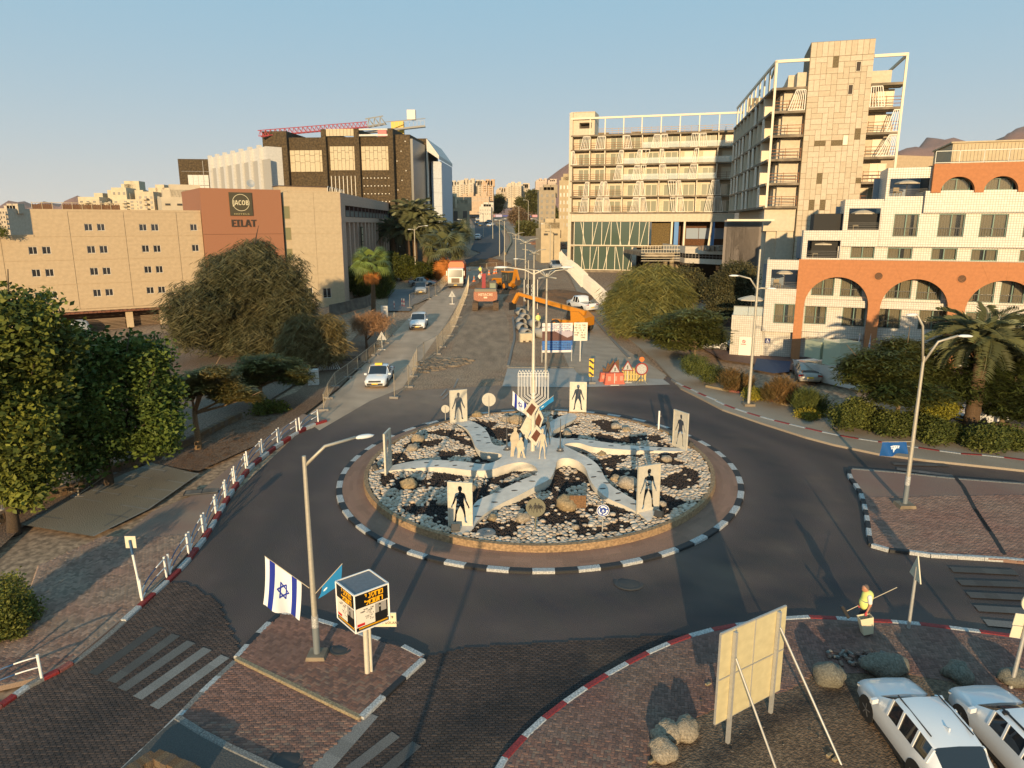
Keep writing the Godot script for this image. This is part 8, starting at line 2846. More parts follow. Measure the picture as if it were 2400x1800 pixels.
	obj("post",s,mats["galvanised"],p)
	s = st()
	prism(s,[Vector2(-0.45,2.1),Vector2(0.45,2.1),Vector2(0.0,2.95)],-0.02,0.02,Transform3D(Basis(Vector3.UP,1.45),Vector3.ZERO))
	obj("plate",s,mats["sign_cream_light"],p)
	p = thing("stacked_sign_backs","leaning grey post at the right edge with a round sign back and two plates","road sign",Vector3(15.76,-0.71,-19.82))
	s = st()
	tube(s,Vector3(0,0.1,0),Vector3(0.3,3.3,-0.1),0.065,0.055,10)
	obj("post",s,mats["galvanised"],p)
	s = st()
	tube(s,Vector3(0.3,3.05,-0.14),Vector3(0.3,3.05,-0.1),0.33,0.33,24)
	obj("round_plate",s,mats["sign_cream_light"],p)
	for k in 2:
		obj("square_plate",box(Vector3(0.1 - k*0.03,2.45 - k*0.42,-0.12),Vector3(0.55,0.4,0.02),Basis(Vector3.BACK,-0.12)),mats["sign_cream_light"],p)

# blocky letters,drawn from the right to the left,five rows each
func hebrew(im: Image,t: String,at: Vector2,w: int,h: int,c: Color)->void:
	var g:={"מ": "10111,11001,10001,10001,10111","ח": "11111,10001,10001,10001,10001","ס": "11111,10001,10001,10010,01100","נ": "00110,00010,00010,00010,01110","י": "00110,00010,00010,00000,00000","ש": "10101,10101,10101,10011,11110","ל": "10000,11111,00001,00010,00100","ד": "11111,00010,00010,00010,00010","ט": "10111,10101,10001,10001,11111","ב": "11110,00010,00010,00010,11111","ת": "01111,01001,01001,01001,11001","ג": "00110,00010,00010,00110,01010","ו": "00110,00010,00010,00010,00010","ר": "11110,00010,00010,00010,00010","א": "10001,01001,00110,01010,10001","ה": "11111,00001,10001,10001,10001","כ": "11110,00001,00001,00001,11110"}
	var x:=at.x
	for ch in t:
		x -= w+1
		if not g.has(ch):
			continue
		var rows: PackedStringArray = g[ch].split(",")
		for r in 5:
			for k in 5:
				if rows[r][k]=="1":
					im.fill_rect(Rect2i(int(x+k*w/5.0),int(at.y+r*h/5.0),int(ceil(w/5.0))+(1 if w>12 else 0),int(ceil(h/5.0))),c)

func poster()->Material:
	if mats.has("poster"):
		return mats["poster"]
	var im:=Image.create(192,192,false,Image.FORMAT_RGBA8)
	im.fill(Color(0.88,0.84,0.78))
	im.fill_rect(Rect2i(0,0,192,72),Color(0.03,0.03,0.03))
	var y:=Color(0.95,0.68,0.05)
	hebrew(im,"מחסני",Vector2(162,6),22,28,y)
	hebrew(im,"חשמל",Vector2(160,40),26,28,y)
	im.fill_rect(Rect2i(112,78,66,58),Color(0.6,0.58,0.55))
	im.fill_rect(Rect2i(110,128,72,46),Color(0.06,0.055,0.05))
	im.fill_rect(Rect2i(134,84,12,44),Color(0.08,0.08,0.08))
	im.fill_rect(Rect2i(136,92,8,10),Color(0.7,0.68,0.65))
	im.fill_rect(Rect2i(178,78,8,90),Color(0.06,0.05,0.05))
	for k in 7:
		hebrew(im,["מכרז שנתי","מחסני חשמל","תנורים","מקררים","כל השנה","שירות","לבית"][k],Vector2(104 - (k % 3)*8,84+k*10),6 if k<2 else 5,7,Color(0.12,0.12,0.12))
	im.fill_rect(Rect2i(6,156,44,14),Color(0.75,0.12,0.1))
	im.fill_rect(Rect2i(0,174,192,18),Color(0.03,0.03,0.03))
	for k in 24:
		im.fill_rect(Rect2i(16+k*7,178,5,9),y)
	return img_mat("poster",im)


# ---------------------------------------------------------------- the roadworks
func fence_row(label: String,group: String,p: Array,h: float)->void:
	var first: Node3D = null
	for i in p.size() - 1:
		var a: Vector3 = p[i]
		var b: Vector3 = p[i+1]
		var o:=thing("fence_panel",label+", "+["nearest","second","third","fourth","fifth","sixth","seventh","eighth","ninth","tenth","eleventh","twelfth"][i]+" from the near end","fence",a,atan2(-(b - a).z,(b - a).x),group)
		var l:=Vector2(b.x - a.x,b.z - a.z).length()
		var dy:=b.y - a.y
		var s:=st()
		for q in [[0.05,0.0],[l - 0.05,dy]]:
			tube(s,Vector3(q[0],q[1],0),Vector3(q[0],q[1]+h,0),0.025,0.025,6)
		for y in [0.2,h]:
			tube(s,Vector3(0.05,y,0),Vector3(l - 0.05,y+dy,0),0.02,0.02,6)
		obj("frame",s,mat("fence_zinc",Color(0.4,0.34,0.25),0.5,"",1.0,0.4),o)
		s = st()
		var n:=int(l/0.2)
		for k in n:
			var x:=l*(k+0.5)/n
			bar(s,Vector3(x,0.2+dy*x/l,0),Vector3(x,h+dy*x/l,0),0.005)
		for k in 3:
			bar(s,Vector3(0,0.5+k*h/4,0),Vector3(l,0.5+k*h/4+dy,0),0.005)
		obj("wire_mesh",s,mats["fence_zinc"],o)
		obj("foot",box(Vector3(0,0.08,0),Vector3(0.28,0.16,0.7)),mat("foot_grey",Color(0.22,0.2,0.18),0.9),o)

func pebble_pile(called: String,label: String,cat: String,c: Array,r: float,n: int,size: float,c0: Color,c1: Color)->void:
	var where:=[]
	var tints:=PackedColorArray()
	for i in n:
		var q: Vector3 = c[rng.randi() % c.size()]
		var d:=Vector2.from_angle(rng.randf()*TAU)*r*sqrt(rng.randf())
		var k:=size*rng.randf_range(0.4,1.5)
		where.append(Transform3D(Basis(Vector3(rng.randf(),rng.randf(),0.3).normalized(),rng.randf()*TAU).scaled(Vector3(k*1.5,k*0.7,k)),gp(q.x+d.x,q.z+d.y,0.02+0.35*r*maxf(0,0.4 - d.length()/r)*rng.randf())))
		tints.append(c0.lerp(c1,rng.randf()))
	var b:=ball(0.5,8,0.3,3,0.9,2.0)
	b.generate_normals()
	tag(scatter(called,b.commit(),vmat("rubble_stone",0.95,"rough",1.0),where,tints),label,cat)

func mound(label: String,c: Vector3,rx: float,rz: float,h: float,seed_: int)->void:
	var s:=st(true)
	var f:=FastNoiseLite.new()
	f.seed = seed_
	f.frequency = 0.4
	var at:=func(i: int,j: int)->Vector3:
		var a:=TAU*j/40.0
		var t:=i/10.0
		var x:=cos(a)*rx*t
		var z:=sin(a)*rz*t
		return gp(c.x+x,c.z+z,-0.05+h*maxf(0,(1 - t*t))*(1.0+0.5*f.get_noise_2d(c.x+x,c.z+z))+0.06*f.get_noise_2d(x*6,z*6)) - c
	for i in 10:
		for j in 40:
			quad(s,at.call(i,j+1),at.call(i,j),at.call(i+1,j),at.call(i+1,j+1))
	tag(at3(obj("soil_mound",s,mat("mound_soil",Color(0.36,0.185,0.085),0.95,"rough",0.5,0.0,6.0)),c),label,"soil heap")

func board_face(w: int,h: int)->Image:
	return Image.create(w,h,false,Image.FORMAT_RGBA8)

func roadworks()->void:
	fence_row("mesh fence panel left of the dusty road","mesh fence on the left of the dusty road",z3([-13.81,0.35,-50.49,-14.22,0.5,-53.51,-14.45,0.66,-56.72,-14.06,0.81,-59.59,-13.78,0.95,-62.39,-13.5,1.09,-65.05,-13.27,1.24,-67.93,-13.08,1.39,-70.84]),1.25)
	fence_row("tall mesh fence panel beside the bare tree","tall mesh fence by the bare tree",z3([-13.81,1.47,-72.57,-13.17,1.53,-73.51,-13.24,1.71,-77.2,-13.59,1.95,-81.9]),1.9)
	fence_row("mesh fence panel between dusty and dug up road","mesh fence between road and site",z3([-9.09,0.58,-53.36,-8.4,0.74,-56.36,-8.43,0.91,-59.74,-8.49,1.05,-62.59,-8.16,1.18,-64.88,-7.22,1.35,-67.93,-7.02,1.51,-71.09,-6.65,1.8,-76.67,-6.55,2.07,-81.91,-6.56,2.37,-87.89,-6.6,2.85,-97.31,-6.65,3.3,-106.26,-7.05,3.84,-117]),1.9)
	fence_row("mesh fence panel before the parked silver crossover","mesh fence by the parked cars",z3([-13.74,2.63,-95.49,-12,3.06,-103.37,-11.4,3.22,-106.28,-11.04,3.44,-110.48,-10.93,3.73,-116.25,-10.78,3.99,-121.3]),1.9)
	fence_row("low wire fence panel beyond the dug up road","fences at the far end of the site",z3([-8.17,4.87,-137.86,-4.94,5.07,-140.63,-3.06,5.13,-141.19,-1.19,5.28,-143.46,0.56,5.47,-146.73]),1.2)
	# corrugated hoarding on the right
	var hl:=z3([9.79,9.4,-221.19,10.12,8.12,-195.71,10.06,6.71,-168,10.08,5.94,-152.78,10.22,5.38,-141.71,10.95,4.68,-127.68,11.35,3.88,-111.68,11.74,3.47,-103.61,12.03,3.04,-95])
	hl.append(Vector3(12.51,2.81,-90.29))
	var hd:=thing("site_hoarding","long white corrugated metal hoarding beside the right hand site road","hoarding",hl[0])
	for i in hl.size() - 1:
		var s:=st()
		var a: Vector3 = hl[i] - hl[0]
		var b: Vector3 = hl[i+1] - hl[0]
		var n:=14
		for k in n:
			bar(s,a.lerp(b,(k+0.5)/n)+Vector3(0,0,0),a.lerp(b,(k+0.5)/n)+Vector3(0,2.2,0),a.distance_to(b)/n*0.98,0.04+0.05*(k % 2))
		obj("metal_sheet",s,mat("sheet_%d" % (i % 2),[Color(0.55,0.53,0.5),Color(0.62,0.58,0.52)][i % 2],0.5,"soft",0.5),hd)
	# heaps
	pebble_pile("broken_asphalt","heap of broken asphalt slabs at the corner of the scraped road","rubble",z3([-7.37,1.18,-64.63,-6.56,1.17,-64.18,-5.8,1.18,-64.13,-5.07,1.21,-64.47,-7.49,1.06,-62.34]),1.4,220,0.42,Color(0.26,0.19,0.13),Color(0.4,0.31,0.22))
	pebble_pile("site_rubble","reddish rubble field behind the hoarding by the far house","rubble",z3([11.25,8.46,-202.11,13.82,8.83,-208.63,13.97,8.14,-194.89,12.05,7.81,-189.07]),6.0,300,1.2,Color(0.34,0.14,0.08),Color(0.45,0.24,0.14))
	mound("low heap of orange brown soil in front of the telehandler's boom",Vector3(5.41,3.29,-102.15),7.0,8.0,0.9,1)
	mound("heap of freshly dug soil before the backhoe's bucket",Vector3(-3.8,3.78,-114.74),3.4,3.0,0.8,2)
	mound("dark excavated soil under the backhoe loader",Vector3(-1.35,3.52,-108.83),3.8,2.2,0.35,3)
	mound("sandy heap with debris by the far fences",Vector3(-4.89,5.46,-148.38),5.0,4.0,1.2,4)
	# concrete pipes
	var s:=st()
	var pr:=[[0.40,0.0],[0.5,0.0],[0.5,1.7],[0.40,1.7],[0.40,0.0]]
	lathe(s,pr,24,Transform3D(Basis(Vector3.RIGHT,-PI/2),Vector3(0,0.5,0)))
	s.generate_normals()
	var pipe:=s.commit()
	var i:=0
	for q in [[Vector3(0.7,2.55,-89.02),0.35,"concrete pipe, farthest of the row"],[Vector3(1.2,2.36,-85.17),0.3,"concrete pipe, second farthest, touching its neighbour"],[Vector3(0.79,2.22,-82.56),0.25,"concrete pipe in the middle left of the cluster"],[Vector3(0.78,2.05,-79.26),0.3,"concrete pipe lying left behind the nearest one"],[Vector3(1.13,1.89,-75.93),0.35,"concrete pipe nearest to the camera, sand inside"],[Vector3(2.15,2.17,-81.03),0.4,"concrete pipe half behind the thin post"],[Vector3(2.31,1.89,-75.59),0.85,"long concrete pipe right of the nearest one, behind the posts"]]:
		var o:=thing("concrete_pipe",q[2],"pipe",q[0],q[1]+PI,"concrete pipes beside the dug up road")
		obj("pipe",pipe,mat("pipe_concrete",Color(0.4,0.38,0.35),0.85,"fine",0.6),o)
		i += 1
	var cb:=thing("concrete_block","cream concrete block with notches before the pipes","concrete block",Vector3(1.52,1.77,-73.3),0.2)
	s = st()
	bb(s,-0.75,0.75,0.15,0.9,-0.35,0.35)
	for x in [-0.6,0.0,0.6]:
		bb(s,x - 0.15,x+0.15,0,0.16,-0.34,0.34)
	obj("block",s,mats["pale_cladding"],cb)
	# boards
	var bo:=thing("project_board","tall project board with a street picture above blue bars of text on two thin posts","billboard",Vector3(2.74,1.31,-63.99),0.1)
	s = st()
	for x in [0.0,2.75]:
		bb(s,x - 0.03,x+0.03,0,1.6,-0.06,0.0)
	obj("posts",s,mats["galvanised"],bo)
	var w:=2.8
	var y0:=0.947
	var y1:=3.647
	obj("panel",box(Vector3(w/2,(y0+y1)/2,-0.03),Vector3(w,y1 - y0,0.05)),mats["white_metal"],bo)
	var im:=board_face(96,160)
	im.fill(Color(0.86,0.82,0.8))
	for k in 4:
		hebrew(im,["שדרות התמרים","עבודות תשתית לשדרוג","הרחוב הראשי","בשביל כולם"][k],Vector2(90,8+k*10),5,6,Color(0.2,0.22,0.4))
	for y in range(44,96):
		for x in 96:
			if x<40+(y - 44)*1.1 or x>190 - y*1.4:
				im.set_pixel(x,y,Color(0.24,0.13,0.12).lerp(Color(0.62,0.42,0.38),absf(sin(x*1.7+y*0.9)*sin(y*0.5))*0.6 if y>54 else 0.2))
			else:
				im.set_pixel(x,y,Color(0.66,0.62,0.66))
	im.fill_rect(Rect2i(0,96,96,52),Color(0.1,0.35,0.65))
	for k in 5:
		im.fill_rect(Rect2i(4,101+k*9,88,2),Color(0.35,0.55,0.75))
		hebrew(im,["עיריית אילת","משרד התחבורה","נתיבי ישראל","חברה כלכלית","מרכז שירות"][k],Vector2(90,103+k*9),5,6,Color(0.03,0.1,0.3))
	s = st()
	quad_uv(s,Vector3(0,y0,0.0),Vector3(w,y0,0.0),Vector3(w,y1,0.0),Vector3(0,y1,0.0))
	obj("print",s,img_mat("board_print",im),bo)
	var wb:=thing("notice_board","small white notice board with Hebrew lines right of the project board","sign",bo.position+Vector3(2.9,2.058,-0.1),0.05)
	im = board_face(64,80)
	im.fill(Color(0.86,0.82,0.74))
	for k in 6:
		hebrew(im,["אתר בניה","אין כניסה","יש לנעול","נעלי בטיחות","חובת קסדה","באתר"][k],Vector2(56,8+k*11),5,7,Color(0.1,0.1,0.1))
	s = st()
	quad_uv(s,Vector3(0,0,0.03),Vector3(1.2,0,0.03),Vector3(1.2,1.62,0.03),Vector3(0,1.62,0.03))
	obj("print",s,img_mat("notice_print",im),wb)
	obj("panel",box(Vector3(0.6,0.81,0),Vector3(1.24,1.66,0.05)),mats["white_metal"],wb)
	s = st()
	bb(s,0.55,0.65,-2.058,0,-0.05,0.0)
	obj("post",s,mats["galvanised"],wb)
	var kb:=thing("site_banner","black banner with white upright letters hanging between posts at the soil heap","sign",Vector3(1.58,2.77,-93.07),0.05)
	s = st()
	for x in [0.0,1.75]:
		bb(s,x - 0.04,x+0.04,0,3.9,-0.05,0.03)
	obj("posts",s,mats["galvanised"],kb)
	obj("panel",box(Vector3(0.88,2.6,0),Vector3(1.7,2.6,0.05)),mat("banner_black",Color(0.02,0.02,0.025),0.6),kb)
	for q in [["G",0.5,3.05],["G",1.15,3.05],["I",0.5,2.5],["O",1.15,2.5],["G",0.5,1.95],["G",1.15,1.95]]:
		obj("letters",text(q[0],0.5,0.02),mats["kerb_white"],kb).position = Vector3(q[1],q[2],0.035)
	# signs and barriers on the apron
	var yel:=mat("warn_yellow",Color(0.78,0.46,0.03),0.5)
	var o:=thing("striped_marker","yellow and black striped marker board on a rubber foot","road marker",Vector3(6.44,1,-56.56))
	obj("foot",box(Vector3(0,0.1,0),Vector3(0.7,0.2,0.4)),mats["foot_grey"],o)
	obj("board",box(Vector3(0,1.35,0),Vector3(0.4,1.5,0.04)),yel,o)
	s = st()
	bb(s,-0.03,0.03,0.1,0.7,-0.03,0.03)
	for k in 3:
		bx(s,Vector3(0,0.85+k*0.5,0.022),Vector3(0.46,0.16,0.01),Basis(Vector3.BACK,-0.7))
	obj("stripe",s,mats["sign_black"],o)
	var rb:=mat("barrier_red",Color(0.55,0.13,0.08),0.6,"soft",1.0)
	for q in [[Vector3(7.74,1.06,-57.33),1.1,0.75,"single orange red plastic barrier, left one on the apron"],[Vector3(8.09,1.02,-56.36),1.2,0.95,"faded red plastic barrier behind a warning triangle"],[Vector3(8.58,1.03,-56.43),1.0,0.95,"faded red plastic barrier right of the warning triangle"]]:
		o = thing("plastic_barrier",q[3],"barrier",q[0],0.1)
		s = st()
		prism(s,[Vector2(-q[1]/2,0),Vector2(q[1]/2,0),Vector2(q[1]/2 - 0.08,q[2]),Vector2(-q[1]/2+0.08,q[2])],-0.22,0.22)
		bb(s,-q[1]/2 - 0.04,q[1]/2+0.04,0,0.15,-0.3,0.3)
		obj("body",s,rb,o)
		s = st()
		for x in [-0.25,0.25]:
			bb(s,x - 0.12,x+0.12,q[2]*0.35,q[2]*0.75,0.2,0.235)
		obj("recess",s,mat("barrier_pale",Color(0.6,0.25,0.18),0.6),o)
	for q in [[Vector3(8.28,1.01,-56.07),"red and white warning triangle before the red barriers"],[Vector3(9.41,1.06,-56.75),"red and white warning triangle on a grey stand by the yellow crate"],[Vector3(-8.28,2.88,-98.53),"white triangle sign standing alone on the dusty road"],[Vector3(-13.05,1.38,-70.51),"grey triangle sign seen from behind at the left fence"]]:
		o = thing("warning_triangle",q[1],"road sign",q[0],0.0,"warning triangles at the roadworks")
		s = st()
		bb(s,-0.03,0.03,0,1.3,-0.05,-0.01)
		bb(s,-0.35,0.35,0,0.08,-0.25,0.25)
		obj("stand",s,mats["galvanised"],o)
		s = st()
		prism(s,[Vector2(-0.5,1.0),Vector2(0.5,1.0),Vector2(0,1.88)],-0.01,0.02)
		obj("plate",s,mats["kerb_white"] if q[1].find("red")<0 else mats["kerb_red"],o)
		s = st()
		prism(s,[Vector2(-0.37,1.08),Vector2(0.37,1.08),Vector2(0,1.73)],0.021,0.025)
		obj("face",s,mats["kerb_white"],o)
		s = st()
		bb(s,-0.03,0.04,1.15,1.45,0.026,0.03)
		obj("symbol",s,mats["sign_black"],o)
	o = thing("yellow_crate","yellow slatted plastic crate barrier on the apron","crate",Vector3(10.04,1.1,-57.38),-0.15)
	for k in 9:
		obj("slat",box(Vector3(-0.9+k*0.225,0.55,0.3),Vector3(0.17,1.0,0.05)),mat("crate_yellow",Color(0.48,0.36,0.12),0.7),o)
	s = st()
	for y in [0.1,0.55,1.0]:
		bb(s,-1.0,1.0,y,y+0.08,-0.3,0.27)
	obj("rails",s,mats["crate_yellow"],o)
	o = thing("round_warning_sign","round white sign with a red rim and an orange lamp on a tripod","road sign",Vector3(10.47,1.05,-56.31))
	s = st()
	for q in [[-0.5,0.2],[0.5,0.2],[0.1,-0.5]]:
		bar(s,Vector3(q[0],0.03,q[1]),Vector3(0,0.6,0),0.06)
	bar(s,Vector3(0,0.6,0),Vector3(0,1.9,0),0.05)
	obj("tripod",s,mats["band_grey"],o)
	for q in [[0.52,0.0,"rim",mats["kerb_red"]],[0.4,0.02,"face",mats["kerb_white"]]]:
		s = st()
		tube(s,Vector3(0,1.25,q[1]),Vector3(0,1.25,q[1]+0.03),q[0],q[0],24)
		obj(q[2],s,q[3],o)
	s = st()
	tube(s,Vector3(-0.02,2.05,-0.05),Vector3(-0.02,2.05,0.08),0.2,0.2,16)
	obj("lamp",s,mat("lamp_orange",Color(0.7,0.16,0.03),0.3),o)
	o = thing("stacked_road_signs","brown backed pile of folded road signs behind the red barriers","signs",Vector3(8.27,1.09,-57.68))
	s = st()
	for k in 4:
		prism(s,[Vector2(-0.5,0.9),Vector2(0.5,0.9),Vector2(0,1.9)],-0.02,0.02,Transform3D(Basis(Vector3.BACK,k*0.3 - 0.4),Vector3(-0.2+k*0.12,-0.2*k,-0.06*k)))
		bar(s,Vector3(-0.3+k*0.2,0,0),Vector3(0.1,1.2,-0.06*k),0.05)
	obj("plates",s,mat("sign_rust",Color(0.24,0.12,0.06),0.8,"rough",1.0),o)
	var cone: Node3D = null
	for q in [[Vector3(-6.47,4.11,-122.13),"traffic cone nearest the lorry"],[Vector3(-5.52,4.52,-129.95),"traffic cone behind the standing worker"],[Vector3(-4.19,4.6,-131.03),"traffic cone left of the backhoe cab"],[Vector3(-3.28,4.69,-132.51),"traffic cone behind the backhoe's bonnet"],[Vector3(-2.97,4.73,-133.32),"traffic cone farthest right behind the backhoe"]]:
		if cone==null:
			cone = thing("traffic_cone",q[1],"cone",q[0],0.0,"cones at the roadworks")
			for k in 4:
				s = st()
				lathe(s,[[0.26 - k*0.055,0.06+k*0.25],[0.205 - k*0.055,0.31+k*0.25]],14)
				obj("band",s,mats["lamp_orange"] if k % 2==0 else mats["kerb_white"],cone)
			obj("foot",box(Vector3(0,0.03,0),Vector3(0.6,0.06,0.6)),mats["lamp_orange"],cone)
		else:
			dup(cone,q[1],q[0],0.0,"cones at the roadworks")
	# cabinets,tubes,frames on the left
	for q in [[Vector3(-16.4,0.66,-57.4),"white and grey electric cabinet beside the mesh fence"],[Vector3(-16.07,2.28,-89.36),"white electric cabinet at the hotel's side drive"]]:
		o = thing("electric_cabinet",q[1],"cabinet",q[0],0.15)
		obj("box",box(Vector3(0,0.7,0),Vector3(0.85,1.4,0.45)),mat("cabinet_white",Color(0.6,0.57,0.52),0.6,"soft",1.0),o)
		obj("door",box(Vector3(0,0.72,0.23),Vector3(0.75,1.2,0.02)),mats["cabinet_white"],o)
		obj("vent",box(Vector3(0,1.15,0.245),Vector3(0.35,0.12,0.02)),mats["band_grey"],o)
	o = thing("tube_pile","pile of white metal tubes leaning by the left fence","tubes",Vector3(-16.38,0.92,-62.56))
	for k in 12:
		s = st()
		var x:=-0.9+k*0.17
		tube(s,Vector3(x,0.05+0.03*(k % 3),0.6 - 0.05*k),Vector3(x*0.5 - 0.3,0.9+0.1*(k % 3),-0.7),0.045,0.045,7)
		obj("tube",s,mats["white_metal"],o)
	o = thing("steel_grating","dark steel grating frames lying by the white tubes","grating",Vector3(-15.87,1.12,-66.43),0.2)
	s = st()
	for k in 7:
		bb(s,-1.4,1.4,0.1+0.06*(k % 2),0.16+0.06*(k % 2),-0.9+k*0.3,-0.84+k*0.3)
	for x in [-1.4,1.4]:
		bb(s,x - 0.05,x+0.05,0.05,0.3,-0.95,0.95)
	obj("bars",s,mats["machine_black"],o)
	for q in [[Vector3(-15.72,2.57,-94.87),"red and white delineator post, left one in the side drive"],[Vector3(-15.05,2.7,-97.31),"red and white delineator post in the side drive's middle"],[Vector3(-14.7,2.69,-96.85),"red and white delineator post nearest the fence"]]:
		o = thing("delineator_post",q[1],"post",q[0],0.0,"delineator posts in the side drive")
		for k in 4:
			s = st()
			tube(s,Vector3(0,k*0.28,0),Vector3(0,k*0.28+0.28,0),0.05,0.05,8)
			obj("band",s,mats["kerb_red"] if k % 2==0 else mats["kerb_white"],o)

# ---------------------------------------------------------------- far buildings
func block(called: String,label: String,q: Array,floors: int,cols: int,c: Color,turn:=0.0,style:=0,d:=14.0)->void:
	var o:=thing(called,label,"building",q[0] - Vector3(0,6,0),turn)
	var w: float = q[1]
	var h: float = q[2]+6
	var m:=mat("far_wall_%s" % c.to_html(),c,0.9,"soft",0.1)
	var s:=st()
	var n:=maxi(1,cols/3)
	for k in n:   # vertical bays of uneven height and depth
		var hk: float = h - (0.0 if style==2 else [0.0,1.6,0.6,2.4][k % 4])
		bb(s,w*k/n,w*(k+1)/n - 0.02,0,hk,-d,[0.0,-1.4,0.5][k % 3] if style != 2 else 0.0)
	obj("wall",s,m,o)
	s = st()
	var b:=st()
	var fh:=(h - 7.0)/floors
	for j in floors:
		for k in cols:
			var x:=w*(k+0.5)/cols
			var z: float = ([0.0,-1.4,0.5][mini(k*n/cols,n - 1) % 3] if style != 2 else 0.0)+0.03
			var y:=6.2+j*fh
			bx(s,Vector3(x,y+fh*0.5,z),Vector3(w/cols*0.42,fh*0.5,0.1))
			if style==1 and k % 3==1:
				bx(b,Vector3(x,y+fh*0.16,z+0.6),Vector3(w/cols*0.95,fh*0.3,1.3))
	obj("windows",s,mat("far_window",Color(0.07,0.065,0.06),0.3),o).set_meta("kind","stuff")
	if style==1:
		obj("balconies",b,m,o).set_meta("kind","stuff")
	s = st()
	for k in 4:
		bb(s,w*(0.1+0.22*k),w*(0.1+0.22*k)+2.2,h - 2,h+1.2+0.8*(k % 2),-d*0.7,-d*0.4)
	obj("roof_boxes",s,m,o)

func town()->void:
	var c:=Color(0.55,0.46,0.35)
	block("apartment_building","cream apartment block with stacked balconies, far left beyond the street",[Vector3(-44.82,27.3,-430),7.5,10.3],8,9,c,0.0,1)
	block("apartment_building","pale grey apartment block with rows of balconies, second from the far left",[Vector3(-36.86,26.98,-420),7.1,9.1],8,9,Color(0.5,0.45,0.37),0.0,1)
	block("apartment_building","white apartment block with deep balconies, middle of the far left row",[Vector3(-29.43,26.67,-410),8.1,9.9],8,9,c,0.0,1)
	block("apartment_building","cream apartment block with narrow bays left of the reddish one",[Vector3(-22.61,26.98,-420),5.7,9.5],8,6,c,0.0,1)
	block("apartment_building","reddish sand apartment block at the right end of the far left row",[Vector3(-16.54,26.35,-400),6.4,9.2],7,6,Color(0.52,0.36,0.23),0.0,1)
	block("terrace_row","long low row of terraced houses with red openings before the far apartment blocks",[Vector3(-26.76,24.33,-370),15.2,3.0],2,24,Color(0.52,0.38,0.26),0.0,2)
	block("apartment_building","small sandy block between the two groups of far apartments",[Vector3(-10.5,29.8,-480),7.0,5.5],4,8,Color(0.52,0.42,0.31),0.0,1)
	block("apartment_building","bright cream stepped apartment block under the mountain",[Vector3(-3.41,29.58,-460),9.2,8.0],6,9,Color(0.58,0.49,0.37),0.0,1)
	block("apartment_building","grey cream apartment block right of the bright stepped one",[Vector3(5.54,30.27,-480),5.2,7.6],6,6,c,0.0,1)
	block("tower_block","pale tower block with vertical ribs, left of a pair before the mountain",[Vector3(16.63,33.15,-520),7.9,10.0],9,9,Color(0.57,0.44,0.34),0.0,2)
	block("tower_block","pale tower block with vertical ribs, right of a pair before the mountain",[Vector3(25.18,33.15,-520),5.8,9.7],9,6,Color(0.57,0.44,0.34),0.0,2)
	block("concrete_shell","bare grey concrete house frame with dark window holes right of the street",[Vector3(8.64,14.29,-235),5.3,9.9],5,3,Color(0.36,0.29,0.2),0.0,2)
	block("beige_building","tall beige striped office building left of the unfinished hotel",[Vector3(12.16,12.32,-190),2.6,12.3],6,3,Color(0.46,0.36,0.22),-0.1,2)
	block("slab_house","sandy windowless house with rough upper storey left of the far road",[Vector3(-17.94,12.98,-215),5.5,6.6],1,2,Color(0.45,0.36,0.25),0.1,2)
	block("stair_building","tall narrow cream building with a single small window beside the foil wrapped one",[Vector3(-18.91,12.64,-200),2.4,7.4],2,1,Color(0.6,0.5,0.35),0.1,2)
	block("small_house","small white flat roofed house between trees at the far junction",[Vector3(-14.7,17.09,-330),5.3,4.2],2,5,Color(0.6,0.54,0.45),0.0,2)
	block("small_house","cream gable house behind the site road's rubble",[Vector3(5.99,10.99,-150),4.1,1.8],1,2,Color(0.52,0.42,0.28),0.15,2,6.0)
	block("stepped_hotel","stepped cream terrace building with green glass, behind the left hotel's roof",[Vector3(-112.28,17.02,-190),15.8,3.5],3,10,Color(0.56,0.48,0.34),0.1,1)
	block("stepped_hotel","cream building with a raised lift tower behind the left hotel's roof",[Vector3(-94.31,16.93,-185),7.9,4.7],3,6,Color(0.58,0.48,0.34),0.1,1)
	block("roof_house","pavilion on the stepped terrace building, with a wide flat roof",[Vector3(-106.16,20.69,-195),3.8,2.4],1,3,Color(0.58,0.5,0.35),0.1,2)
	block("white_annex","white roof annex left of the terracotta hotel panel",[Vector3(-53.5,16.13,-112),5.0,1.6],1,3,Color(0.6,0.5,0.36),0.55,2,5.0)
	block("far_village","low white houses on the far left behind the hotel's roof terrace",[Vector3(-414.61,17.25,-600),17.0,5.5],3,12,Color(0.52,0.45,0.38),0.0,1)
	block("far_village","cream house with balconies at the far left edge",[Vector3(-212.49,11.31,-300),5.6,8.6],4,5,Color(0.5,0.42,0.32),0.0,1)
	var o:=thing("blue_tent","blue and pink market canopies at the far junction","canopies",Vector3(-6.86,14.85,-334.17))
	for k in 8:
		var s:=st()
		bx(s,Vector3(-6+k*3.4,2.4,-rng.randf()*6),Vector3(3.0,0.5+rng.randf(),2.5))
		obj("canopy",s,[mat("tent_blue",Color(0.04,0.06,0.3),0.7),mat("tent_pink",Color(0.5,0.25,0.28),0.7),mat("tent_lilac",Color(0.4,0.36,0.5),0.7)][k % 3],o)
	var an:=thing("mountain_mast","thin radio mast on the mountain top above the orange hotel","mast",Vector3(-1366.44,-245.05,2310) - Vector3(0,10,0))
	var s:=st()
	bar(s,Vector3.ZERO,Vector3(0,32,0),1.6)
	obj("mast",s,mats["dull_metal"],an)


